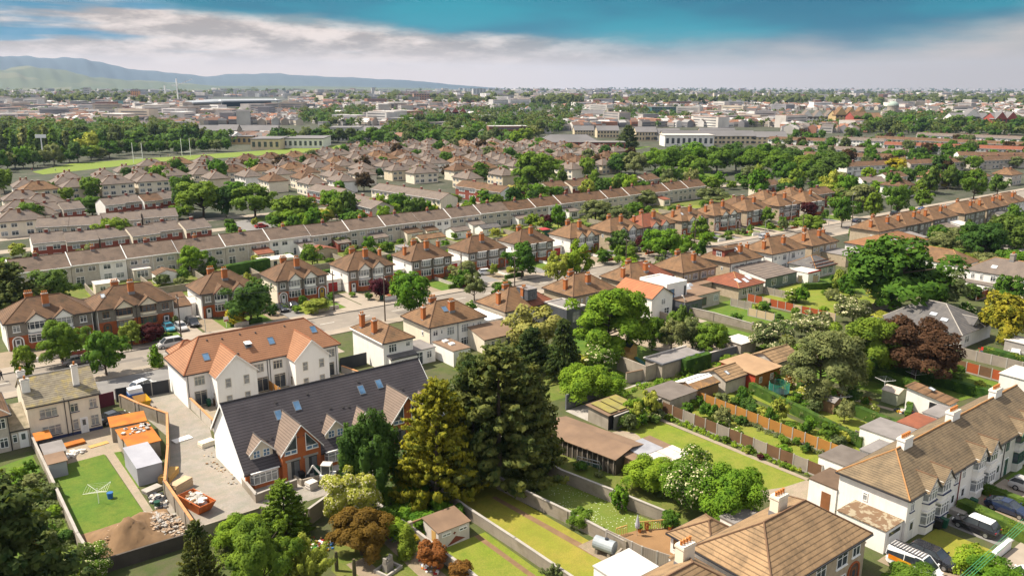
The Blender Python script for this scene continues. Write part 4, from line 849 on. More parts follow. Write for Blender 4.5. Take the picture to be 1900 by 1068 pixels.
for p, q in ((P[0], A), (P[1], A), (P[2], Bp), (P[3], Bp), (A, Bp)): b.tube(p, q, .11, RIDGEO, 5)
b.build('roof', r); chim(r, 4.75, 10.5, 7.2, 9.2, 1.3, .9, STONE, 3)
MB().box(-.012, -.05, -.3, .02, 9.4, 5.0, CREAM).build('cream_wall', r)
for u_, w_ in ((16.6, .7), (14.7, .6), (12.2, 1.1), (10.9, 1.0), (5.5, 1.5), (2.0, 1.2)): win(r, 'l', u_, 3.1, w_, 1.3, 2, gl=GL).location.x = -.02
o_ = ext(r, 'rear_extension', -3.2, 10.4, 3.15, 8.6, 2.6, WHITE, LEAD, par=.12); 
for u_, w_, h_ in ((17.2, 1.4, 1.2), (13.6, .9, 2.0), (12.3, .9, 2.0)): win(r, 'l', u_, .2 if h_ > 1.5 else 1.0, w_, h_, 1, gl=GL).location.x = -3.2
o = MB(); o.box(-.5, -.6, 0, .5, .6, .08, GLW); o = o.build('skylight', r, (1.8, 13, 6.1)); o.rotation_euler = (0, -.55, 0)
# ------------------------------------------------------------------ ground, roads, paths, lawns
G_FAR = mat('city_ground', (0.05, 0.058, 0.04), (0.085, 0.08, 0.07), 0.004, 0.95, lo=.4, hi=.6)
G_NEAR = mat('garden_ground', (0.06, 0.095, 0.018), (0.11, 0.105, 0.035), 0.12, 0.95, kind='grass', c3=(0.1, 0.085, 0.05))
ASPH = mat('worn_tan_asphalt', (0.235, 0.202, 0.167), (0.195, 0.169, 0.14), 0.35, 0.9, bump=.1)  # tan-grey base colour, mottled at random
PAVE = mat('concrete_pavement', (0.32, 0.267, 0.21), (0.265, 0.222, 0.176), 0.5, 0.9)
GRAV = mat('gravel_yard', (0.32, 0.288, 0.25), (0.245, 0.22, 0.19), 0.35, 0.95, kind='grass', c3=(0.30, 0.25, 0.2), bump=.5)
TANG = mat('tan_gravel_drive', (0.31, 0.24, 0.165), (0.25, 0.19, 0.13), 0.4, 0.95, kind='grass', c3=(0.29, 0.225, 0.16), bump=.1)
GRAYD = mat('grey_drive', (0.2, 0.19, 0.18), (0.165, 0.157, 0.15), 0.4, 0.9)
GRASS = mat('mown_lawn', (0.16, 0.215, 0.016), (0.19, 0.225, 0.02), 0.5, 0.9, kind='grass', c3=(0.225, 0.22, 0.035), bump=.2)
GRASSG = mat('lush_green_lawn', (0.07, 0.15, 0.010), (0.10, 0.165, 0.012), 0.6, 0.9, kind='grass', c3=(0.14, 0.175, 0.018), bump=.2)
GRASSY = mat('dry_yellow_lawn', (0.27, 0.245, 0.03), (0.31, 0.245, 0.045), 0.5, 0.9, kind='grass', c3=(0.20, 0.225, 0.022), bump=.2)
GRASSB = mat('bright_playing_field', (0.15, 0.225, 0.018), (0.18, 0.23, 0.024), 0.03, 0.9, kind='grass', c3=(0.175, 0.205, 0.028))
DAISY = mat('daisy_lawn', (0.115, 0.165, 0.018), (0.15, 0.175, 0.03), 0.6, 0.9, kind='daisy', c3=(0.62, 0.62, 0.5))
ROUGHG = mat('rough_overgrown_grass', (0.095, 0.15, 0.016), (0.15, 0.16, 0.03), 0.7, 0.95, kind='grass', c3=(0.2, 0.175, 0.05), bump=.4)
SOIL = mat('bare_soil', (0.22, 0.135, 0.07), (0.155, 0.095, 0.05), 0.6, 0.95, bump=.5)
SLABP = mat('pale_paving', (0.36, 0.29, 0.215), (0.29, 0.235, 0.175), 0.6, 0.9, kind='grass', c3=(0.33, 0.26, 0.19))
WHITEP = mat('road_paint', (0.7, 0.68, 0.62), (0.5, 0.48, 0.43), 1.5)
DECKM = mat('timber_decking', (0.27, 0.155, 0.07), (0.22, 0.125, 0.056), 0.5, kind='plank')

b = MB(); rings = [0, 60, 150, 238, 400, 900, 2000, 5000, 10300]; n = 64; V = [(0, 0, 0)]; F = []
for r_ in rings[1:]: V += [(r_ * math.cos(2 * math.pi * i / n), r_ * math.sin(2 * math.pi * i / n), 0) for i in range(n)]
for i in range(n): F.append((0, 1 + i, 1 + (i + 1) % n))
for k in range(len(rings) - 2):
 for i in range(n): j = (i + 1) % n; a_ = 1 + k * n; c_ = a_ + n; F.append((a_ + i, c_ + i, c_ + j, a_ + j))
nn = n * 5
G_MID = mat('estate_yards_and_gardens', (0.032, 0.052, 0.018), (0.15, 0.128, 0.104), 0.09, 0.95, kind='grass', c3=(0.075, 0.07, 0.05)); b.mesh(V, F[:n * 3], G_NEAR); b.mesh(V, F[n * 3:nn + n], G_MID); b.mesh(V, F[nn + n:], G_FAR); struct(b.build('ground'))
def sheet(name, pts, m, z=.02, kind='structure'):
 return struct(MB().face([(p[0], p[1], z) for p in pts], m).build(name), kind)
def rect(name, x0, y0, x1, y1, m, z=.02): return sheet(name, [(x0, y0), (x1, y0), (x1, y1), (x0, y1)], m, z)
# the street: carriageway, kerbs and both pavements
rect('street', -120, 139.4, 480, 149.0, ASPH, .03)
for y0, y1 in ((149.0, 152.2), (136.4, 139.4)): b = MB(); b.box(-120, y0, -.2, 480, y1, .14, PAVE); struct(b.build('pavement'))
for y in (149.0, 139.25): b = MB(); b.box(-120, y - .0, -.2, 480, y + .15, .16, CONC); struct(b.build('kerb'))
b = MB()
for i in range(70): b.face([(-80 + i * 8, 144.1, .034), (-77 + i * 8, 144.1, .034), (-77 + i * 8, 144.25, .034), (-80 + i * 8, 144.25, .034)], WHITEP)
struct(b.build('road_markings')); rp = random.Random(9); PAT = mat('darker_asphalt_patch', (0.13, 0.115, 0.1), (0.16, 0.14, 0.12), 1.0)
[rect('road_patch', x, y, x + rp.uniform(2, 7), y + rp.uniform(.7, 2), PAT, .0325) for x, y in [(rp.uniform(0, 300), rp.uniform(139.8, 146.6)) for _ in range(26)]]; [rect('road_gutter', -120, y, 480, y + .35, PAT, .0335) for y in (148.6, 139.45)]
rect('forecourt', 20.5, 126.5, 34, 136.4, GRAYD, .03); rect('front_verge', 12.5, 126.0, 20.3, 133.5, ROUGHG, .025); rect('forecourt', 34, 126, 60.3, 136.4, PAVE, .028)
sheet('gravel_yard', [(23.0, 125.2), (30.3, 125.2), (30.6, 107.5), (29, 100.5), (28.2, 86.5), (41.5, 86.5), (43.5, 80.5), (19.0, 79.5), (19.6, 88), (21.6, 96.5), (25.2, 107), (24.5, 116)], GRAV, .03)
rect('back_gardens_paving', 30.6, 101.5, 55, 116, SLABP, .028); rect('lawn', 31.2, 101.6, 36.5, 107.5, GRASSG, .034)
rect('terrace_paving', 30.5, 83.6, 43.5, 86.9, CONC, .05)
rect('soil_patch', 37.5, 79.3, 41.5, 82.5, SOIL, .045)
# cream house plot
rect('yard', 10.6, 106.8, 21.2, 116, SLABP, .028); sheet('lawn', [(10.7, 106.9), (17.2, 107.2), (17.4, 88.3), (10.9, 87.6)], GRASSG, .034)
sheet('garden_path', [(17.3, 107.9), (18.3, 107.9), (18.3, 88.4), (17.45, 88.4)], SLABP, .03); sheet('lawn', [(18.3, 107.0), (19.0, 106.8), (18.5, 95), (18.3, 95)], GRASSG, .032)
sheet('soil_patch', [(10.7, 87.6), (19.6, 88.6), (19.6, 79.2), (11.6, 79.2)], SOIL, .03)
sheet('lawn', [(-8, 106), (9.9, 112.5), (10.2, 80), (-8, 72)], GRASSG, .024); sheet('garden_path', [(4.2, 112), (5.1, 112), (6.3, 96), (5.4, 96)], SOIL, .03)
# plots along the bottom
sheet('lawn', [(32.6, 72), (38.0, 72), (38.0, 40), (29, 40), (29, 66)], ROUGHG, .022); sheet('garden_path', [(30.6, 66), (32.6, 66), (33.4, 40), (31.4, 40)], TANG, .03); sheet('garden_path', [(35.5, 70.5), (37.3, 70.5), (37.6, 40), (34.8, 40)], TANG, .034)
sheet('lawn', [(38.8, 62.5), (45.0, 62.5), (45.2, 40), (38.8, 40)], GRASS, .026); sheet('garden_path', [(43.6, 62.5), (44.2, 62.5), (44.4, 40), (43.8, 40)], SOIL, .03)
sheet('lawn', [(45.6, 82), (51.2, 82), (52.6, 55), (53.4, 40), (46, 40)], GRASSY, .026); sheet('garden_path', [(49.9, 68), (50.5, 68), (51.9, 52), (51.0, 52)], SOIL, .034)
sheet('soil_patch', [(51.0, 54.5), (53.2, 54.5), (53.4, 48), (51.2, 48)], TANG, .036)
sheet('daisy_lawn', [(51.8, 80), (58.6, 80), (60.2, 56.5), (61.5, 50), (54.2, 49.5), (53.0, 57)], DAISY, .03)
sheet('rough_grass', [(59.2, 85), (67.6, 85), (69, 60), (74.8, 49), (61.6, 49)], ROUGHG, .024)
sheet('lawn', [(75.3, 73.2), (81.7, 73.2), (82.5, 48), (75.4, 46.8)], GRASS, .03); sheet('patio', [(75.2, 50.5), (78.8, 49), (82.6, 48.4), (83, 42), (74, 42)], SLABP, .034)
sheet('garden_path', [(81.9, 73.2), (82.6, 73.2), (83.2, 48.4), (82.4, 48.4)], SLABP, .03)
MB().face([(73.6 + 2.3 * math.cos(t * .2618), 70.2 + 2.3 * math.sin(t * .2618), .05) for t in range(24)], SLABP).build('round_patio')['kind'] = 'structure'
sheet('lawn', [(84.6, 73.5), (90.4, 73.5), (90.8, 46), (84.6, 46)], GRASS, .028); sheet('lawn', [(91.3, 73.5), (99.0, 73.5), (95.6, 46), (91.2, 46)], GRASS, .028)
sheet('lawn', [(100.2, 74), (105.2, 74), (104.6, 46), (96.8, 46)], GRASS, .026); sheet('lawn', [(105.8, 74), (113.6, 74), (113.4, 56), (105.4, 52)], GRASS, .026)
sheet('garden_path', [(108.6, 74), (109.5, 74), (112.6, 53), (111.7, 53)], SLABP, .031); sheet('lawn', [(114, 76), (121.0, 76), (121.0, 52), (117.4, 52)], GRASSG, .026)
sheet('lawn', [(121.8, 80), (137.0, 80), (136.6, 47), (121.6, 49)], GRASSG, .026)
sheet('service_lane', [(80, 83), (126, 82.5), (126, 77.6), (80, 78.5)], ROUGHG, .026); sheet('yard', [(73.6, 82), (92, 83.6), (92, 73.4), (73.8, 73.6)], CONC, .024)
# gardens behind the near row of semis
for x0, x1, m in ((70.5, 86.5, ROUGHG), (88, 104.5, GRASSG), (105, 120.5, SLABP), (128.8, 145.5, GRASSG), (121, 127.0, GRASSG), (146.8, 172, GRASS), (173, 190, GRASSG), (191, 222, GRASSG), (225, 330, GRASSG)):
 sheet('lawn', [(x0, 107 if x0 < 225 else 112), (x1, 107 if x0 < 225 else 112), (x1, 86), (x0, 86)], m, .022)
sheet('patio', [(121.5, 104.4), (127.2, 104.4), (127.2, 99.5), (121.5, 99.5)], PAVE, .03)
# front gardens across the street, a drive and a lawn to each house
rg = random.Random(4)
for i, a_ in enumerate(SF):
 x0, x1, y = a_[0] - 2.4, a_[1] + 2.4, a_[2]; m = (x0 + x1) / 2
 for s in (0, 1):
  xa, xb = (x0, m - .15) if s == 0 else (m + .15, x1); dr = rg.uniform(.38, .5); xm = xa + (xb - xa) * dr if s == 0 else xb - (xb - xa) * dr
  d_, g_ = ((xa, xm), (xm, xb)) if s == 0 else ((xm, xb), (xa, xm))
  rect('driveway', d_[0], 152.2, d_[1], y + .2, rg.choice((TANG, GRAYD, PAVE, TANG)), .03); rect('front_lawn', g_[0], 152.2, g_[1], y - 2.2, rg.choice((GRASSG, GRASS, GRASSG, TANG)), .028)
# back gardens between the semis and the grey terrace
sheet('lawn', [(10, 173), (290, 175), (290, 219), (10, 206)], ROUGHG, .018)
for i in range(22): x0 = 31 + i * 12; rect('lawn', x0 + rg.uniform(0, 3), 176, x0 + rg.uniform(5, 8), 199 + i * .5, rg.choice((GRASSG, GRASS, GRASSY)), .03)
# front of the lower right terrace
rect('driveway', 73.0, 24, 78.6, 34.3, TANG, .028); rect('driveway', 85.6, 27.5, 88.3, 33.8, GRAYD, .028); sheet('lawn', [(79.0, 33.6), (84.0, 33.6), (84.2, 27.6), (79.0, 27.2)], GRASSY, .03)
rect('driveway', 90.2, 25, 95.8, 34, TANG, .028); rect('driveway', 96.4, 24, 102, 34, PAVE, .028); rect('front_verge', 102, 24, 130, 34, GRASSG, .026); rect('street', 40, 15.0, 140, 23.8, ASPH, .03); rect('pavement', 60, 23.8, 140, 26.9, PAVE, .1)
# open greens, the playing field and the parking court of the estate beyond
def px_sheet(name, pts, m, z=.05): return sheet(name, [at(*p) for p in pts], m, z)
[rect('estate_road', 10, y0, 330, y0 + 6, PAVE, .03) for y0 in (238, 261, 283)]; px_sheet('playing_field', [(60, 319), (130, 304), (330, 290), (480, 280), (580, 271), (700, 268), (660, 277), (540, 285), (430, 292), (300, 300), (190, 312), (80, 324)], GRASSB, .05)
px_sheet('green', [(560, 279), (600, 271), (700, 266), (700, 272)], GRASSB, .07)
px_sheet('parking_court', [(428, 413), (470, 405), (540, 405), (560, 420), (470, 432), (440, 428)], GRAYD, .04); px_sheet('green', [(395, 437), (455, 426), (462, 434), (400, 446)], GRASSG, .05); px_sheet('green', [(470, 405), (530, 397), (545, 405), (480, 412)], GRASSG, .05)
px_sheet('green', [(1250, 340), (1300, 322), (1330, 322), (1318, 334), (1270, 345)], GRASSG, .05); px_sheet('green', [(1120, 278), (1175, 272), (1210, 272), (1160, 282)], GRASSG, .05)
# ------------------------------------------------------------------ trees
LEAF = {
 'green': mat('leaf_mid_green', (0.062, 0.135, 0.014), (0.115, 0.195, 0.02), kind='leaf'),
 'bright': mat('leaf_bright_green', (0.085, 0.19, 0.014), (0.145, 0.245, 0.018), kind='leaf'),
 'lime': mat('leaf_yellow_green', (0.203, 0.259, 0.033), (0.280, 0.308, 0.050), kind='leaf'),
 'pale': mat('leaf_pale_straw_green', (0.336, 0.315, 0.083), (0.420, 0.357, 0.110), kind='leaf'),
 'dark': mat('leaf_dark_green', (0.045, 0.1, 0.018), (0.075, 0.135, 0.022), kind='leaf'),
 'olive': mat('leaf_grey_green', (0.105, 0.14, 0.048), (0.165, 0.19, 0.068), kind='leaf'),
 'con': mat('needle_dark_green', (0.038, 0.074, 0.02), (0.105, 0.125, 0.03), kind='leaf'),  # paler second tone puts sunlit tips into the needle colour
 'conlight': mat('needle_fresh_green', (0.084, 0.161, 0.018), (0.140, 0.210, 0.022), kind='leaf'),
 'gold': mat('needle_golden_green', (0.10, 0.13, 0.014), (0.27, 0.255, 0.02), kind='leaf'),
 'copper': mat('leaf_copper_purple', (0.052, 0.031, 0.014), (0.088, 0.05, 0.022), kind='leaf'),
 'maroon': mat('leaf_maroon', (0.087, 0.014, 0.018), (0.049, 0.011, 0.013), kind='leaf'),
 'orange': mat('leaf_orange_brown', (0.25, 0.125, 0.02), (0.16, 0.085, 0.02), kind='leaf'),
 'yellow': mat('leaf_yellow', (0.420, 0.350, 0.022), (0.308, 0.280, 0.022), kind='leaf'),
}
BARK = mat('bark', (0.085, 0.062, 0.042), (0.055, 0.04, 0.028), 2.0)
BLOS = mat('cream_blossom', (0.55, 0.5, 0.3), (0.42, 0.38, 0.22), 2.0)
PINKB = mat('pink_blossom', (0.55, 0.25, 0.42), rough=.9)
def leaf_mesh(name, C, Rr, n, size, rng, centre, elong=None, droop=0.0, blossom=0.0, flat=0.0, keep_low=0.0):
 "n small diamond leaves spread over clumps with centres C and radii Rr (arrays); normals follow the clumps"
 k = len(C); w = Rr ** 2; idx = rng.choice(k, n, p=w / w.sum())
 d = rng.normal(size=(n, 3)); d /= np.linalg.norm(d, axis=1)[:, None]
 d[:, 2] = np.where((d[:, 2] < -.35) & (rng.random(n) > keep_low), -d[:, 2], d[:, 2])
 rad = Rr[idx] * (0.55 + 0.5 * rng.random(n) ** .6)
 off = d * rad[:, None]
 if elong is not None:                     # clumps stretched along their branch
  e = elong[idx]; a = (rng.random(n) * 2 - 1) * Rr[idx] * 1.6; off = off * np.array([.75, .75, .5]) + e * a[:, None] * (1.5 if k > 300 else 1)
 off[:, 2] -= droop * np.abs(off[:, 0] ** 2 + off[:, 1] ** 2) ** .5
 p = C[idx] + off
 nr = d * .75 + (p - centre) / (np.linalg.norm(p - centre, axis=1)[:, None] + 1e-6) * .55; nr[:, 2] += .15 + flat; nr /= np.linalg.norm(nr, axis=1)[:, None]
 g = nr + rng.normal(size=(n, 3)) * .45; g /= np.linalg.norm(g, axis=1)[:, None]
 t = np.cross(g, rng.normal(size=(n, 3))); t /= np.linalg.norm(t, axis=1)[:, None]; s = np.cross(g, t)
 sz = size * (.6 + .8 * rng.random(n)); sa = (sz * (.8 + .5 * rng.random(n)))[:, None]; sb = (sz * (.45 + .35 * rng.random(n)))[:, None]
 V = np.empty((n, 4, 3)); V[:, 0] = p - t * sa; V[:, 1] = p - s * sb; V[:, 2] = p + t * sa; V[:, 3] = p + s * sb
 me = bpy.data.meshes.new(name); me.vertices.add(4 * n); me.vertices.foreach_set('co', V.reshape(-1).astype(np.float32))
 me.loops.add(4 * n); me.loops.foreach_set('vertex_index', np.arange(4 * n, dtype=np.int32))
 me.polygons.add(n); me.polygons.foreach_set('loop_start', np.arange(0, 4 * n, 4, dtype=np.int32))
 me.materials.append(LEAF['green'])
 if blossom: me.materials.append(BLOS); me.polygons.foreach_set('material_index', ((rng.random(n) < blossom) & (d[:, 2] > -.1) & (rad > Rr[idx] * .8)).astype(np.int32))
 me.update(calc_edges=True); me.validate()
 me.polygons.foreach_set('use_smooth', [True] * n); me.normals_split_custom_set_from_vertices(np.repeat(nr, 4, axis=0).astype(np.float32))
 return me
def limbs(mb, C, base, top, r, rng, m, frac=.5):
 "tapered trunk with limbs running out to a share of the clumps"
 pts = [np.array(base) + (np.array(top) - np.array(base)) * t + np.array([rng.normal() * .012, rng.normal() * .012, 0]) * (t > 0) for t in (0, .3, .6, 1)]
 for i in range(3): mb.tube(pts[i], pts[i + 1], r * (1 - .28 * i), m, 7, r * (1 - .28 * (i + 1)))
 for c in C[rng.random(len(C)) < frac]:
  t = min(.95, max(.25, (c[2] - base[2]) / (top[2] - base[2] + 1e-6) - .25)); q = np.array(base) + (np.array(top) - np.array(base)) * t
  mb.tube(q, c, r * .38, m, 5, r * .1)
PROTO = {}
NL = {3: (26000, .0165), 2: (7000, .03), 1: (1900, .054), 0: (420, .10)}
def proto(kind, lod, seed):
 key = (kind, lod, seed)
 if key in PROTO: return PROTO[key]
 import zlib
 rng = np.random.default_rng(zlib.crc32(('%s%d' % (kind, seed)).encode())); n, s = NL[lod]; tr = MB(); kw = {}; el = None
 def ell(k, zc, rz, rxy, rin=.35, low=-.75):
  d = rng.normal(size=(k * 3, 3)); d /= np.linalg.norm(d, axis=1)[:, None]; d = d[d[:, 2] > low][:k]
  q = (rin + (1 - rin) * rng.random(len(d)) ** .5)[:, None]; P = d * q * (1 + .16 * rng.normal(size=(len(d), 1))); return P * [rxy, rxy, rz] + [0, 0, zc]
 if kind in ('broad', 'loose', 'flower', 'park'):
  k = {'broad': 60, 'loose': 44, 'flower': 60, 'park': 70}[kind]; C = ell(k, .54, .41, .41); Rr = .085 + .075 * rng.random(len(C))
  if kind == 'loose': Rr *= .8; n = int(n * .55)
  if kind == 'flower': kw['blossom'] = .17
  limbs(tr, C, (0, 0, 0), (0, 0, .7), .028, rng, BARK); cen = np.array([0, 0, .5])
 elif kind == 'round':
  C = ell(60, .55, .38, .40, .5, -1); Rr = .10 + .05 * rng.random(len(C)); cen = np.array([0, 0, .58]); limbs(tr, C, (0, 0, 0), (0, 0, .6), .026, rng, BARK, .25)
 elif kind == 'spread':                    # wide, flat-topped, gnarled limbs showing
  C = ell(70, .52, .38, .40, .45, -.6); Rr = .07 + .07 * rng.random(len(C)); cen = np.array([0, 0, .35]); kw['droop'] = .25
  limbs(tr, C, (0, 0, 0), (0, 0, .8), .035, rng, BARK, .8)
 elif kind in ('cone', 'spruce'):
  C = []; E = []; Rr = []
  for i in range(380):
   z = .06 + .90 * rng.random() ** 1.15; a = rng.random() * 6.283; mx = (.46 if kind == 'cone' else .42) * (1 - z) ** .68 + .02; q = mx * (.5 + .5 * rng.random() ** .7) * (.86 + .14 * math.sin(a * 4 + z * 9 + seed)); C.append((q * math.cos(a), q * math.sin(a), z)); dv = np.array([math.cos(a), math.sin(a), .35 if kind == 'cone' else -.25]); E.append(dv / np.linalg.norm(dv)); Rr.append(.022 + .034 * (1 - z) * rng.random())
  C = np.array(C); el = np.array(E); Rr = np.array(Rr); cen = np.array([0, 0, .3]); tr.tube((0, 0, 0), (0, 0, .9), .025, BARK, 7, .004); kw['keep_low'] = .5
 elif kind == 'cypress':                   # tall ragged leylandii mass
  C = []; E = []; Rr = []
  for i in range(210):
   z = .05 + .93 * rng.random(); a = rng.random() * 6.283; mx = .44 * min(1, 1.55 * (1 - z) + .06) * (.8 + .2 * math.sin(a * 3 + seed)); q = mx * (.5 + .55 * rng.random()); C.append((q * math.cos(a), q * math.sin(a), z)); dv = np.array([math.cos(a), math.sin(a), .25 + .5 * rng.random()]); E.append(dv / np.linalg.norm(dv)); Rr.append(.03 + .045 * rng.random())
  C = np.array(C); el = np.array(E); Rr = np.array(Rr); cen = np.array([0, 0, .25]); tr.tube((0, 0, 0), (0, 0, .85), .03, BARK, 7, .004); kw['keep_low'] = .4
 elif kind == 'weep':
  C = ell(70, .55, .42, .36, .4, -.6); Rr = .05 + .05 * rng.random(len(C)); el = np.tile([0, 0, -1.0], (len(C), 1)); cen = np.array([0, 0, .45]); kw['keep_low'] = .6; tr.tube((0, 0, 0), (0, 0, .8), .03, BARK, 7, .006)
 elif kind == 'column':
  C = np.stack([rng.normal(size=60) * .13, rng.normal(size=60) * .13, .08 + .86 * rng.random(60)], 1); C[:, :2] *= (1.15 - np.abs(C[:, 2:3] - .4)); Rr = .11 + .07 * rng.random(60); el = np.tile([0, 0, 1.0], (60, 1)); cen = np.array([0, 0, .4]); tr.tube((0, 0, 0), (0, 0, .7), .03, BARK, 6, .01)
 elif kind == 'pear':                      # clipped street tree: wide foot, blunt tip, short bare stem
  C = []; 
  for i in range(70): z = .16 + .8 * rng.random(); a = rng.random() * 6.283; q = .34 * math.sin(min(1, (z - .1) / .5) * 1.57) * (1 - max(0, z - .6) ** 2 * 4.2); C.append((q * math.cos(a), q * math.sin(a), z))
  C = np.array(C); Rr = .075 + .03 * rng.random(len(C)); cen = np.array([0, 0, .5]); tr.tube((0, 0, 0), (0, 0, .5), .03, BARK, 6, .02); kw['keep_low'] = .7
 elif kind in ('bush', 'bushflower'):
  C = ell(40, .42, .42, .38, .45, -.5); C[:, 2] = np.maximum(C[:, 2], .1); Rr = .12 + .07 * rng.random(len(C)); cen = np.array([0, 0, .2])
  if kind == 'bushflower': kw['blossom'] = .16
  n = int(n * .75); s *= 1.1; tr = None
 elif kind == 'ball':
  C = ell(46, .5, .38, .38, .8, -1); Rr = np.full(len(C), .10); cen = np.array([0, 0, .5]); tr = None; kw['keep_low'] = 1.; n = int(n * .7)
 elif kind == 'spiky':
  C = []; E = []
  for i in range(60): a = rng.random() * 6.283; t = rng.random(); dv = np.array([math.cos(a) * t, math.sin(a) * t, 1.1 - .5 * t]); dv /= np.linalg.norm(dv); q = .25 + .55 * rng.random(); C.append(dv * q * [.75, .75, 1]); E.append(dv)
  C = np.array(C); el = np.array(E); Rr = .06 + .03 * rng.random(60); cen = np.array([0, 0, .1]); limbs(tr, C, (0, 0, 0), (0, 0, .4), .02, rng, BARK, .7); kw['keep_low'] = .6; n = int(n * .7)
 me = leaf_mesh('crown', np.asarray(C), np.asarray(Rr), n, s, rng, cen, el, **kw)
 PROTO[key] = (me, tr.data('trunk') if tr and tr.v else None); return PROTO[key]
TREES = []; tseed = random.Random(11)
def tree(kind, leaf, x, y, w, h, label, cat='tree', group=None, lod=None, z=0.0, name=None):
 dp = depth((x, y, 3)); 
 if lod is None: lod = 3 if (dp < 140 and w * 1500 / dp > 80) else 2 if w * 1500 / dp > 42 else 1 if w * 1500 / dp > 16 else 0
 c, t = proto(kind, lod, tseed.randrange(2))
 nm = name or ('shrub' if t is None else {'cone': 'conifer', 'spruce': 'conifer', 'cypress': 'conifer', 'column': 'conifer'}.get(kind, 'tree')); rz = tseed.random() * 6.28
 if t is None: r = put(c, nm, None, (x, y, z), rz, (w, w, h)); o = r
 else:
  r = put(None, nm, None, (x, y, z), rz); r.scale = (w, w, h); o = put(c, 'crown', r); put(t, 'trunk', r)
 o.material_slots[0].link = 'OBJECT'; o.material_slots[0].material = LEAF[leaf]
 tag(r, label, cat, group); TREES.append((r, kind, leaf, w)); return r
def ptree(kind, leaf, bx, by, ty, wpx, label, group=None, cat=None, wk=1.0, lod=None):
 "tree standing at photo pixel (bx, by), its top at row ty, its crown wpx wide"
 p = at(bx, by); h = top_z(p.x, p.y, ty); w = wpx * (1.28 if kind == 'cypress' else 1.12 if kind in ('cone', 'bush', 'bushflower', 'weep') else 1.05) * depth((p.x, p.y, h * .5)) / FPX / (.96 if kind not in ('cone', 'spruce', 'cypress', 'column', 'pear') else {'column': .62, 'pear': .84}.get(kind, .98)) * wk
 return tree(kind, leaf, p.x, p.y, w, max(h, .4) / 1.0, label, cat or ('shrub' if kind in ('bush', 'bushflower', 'ball') else 'tree'), group, lod)
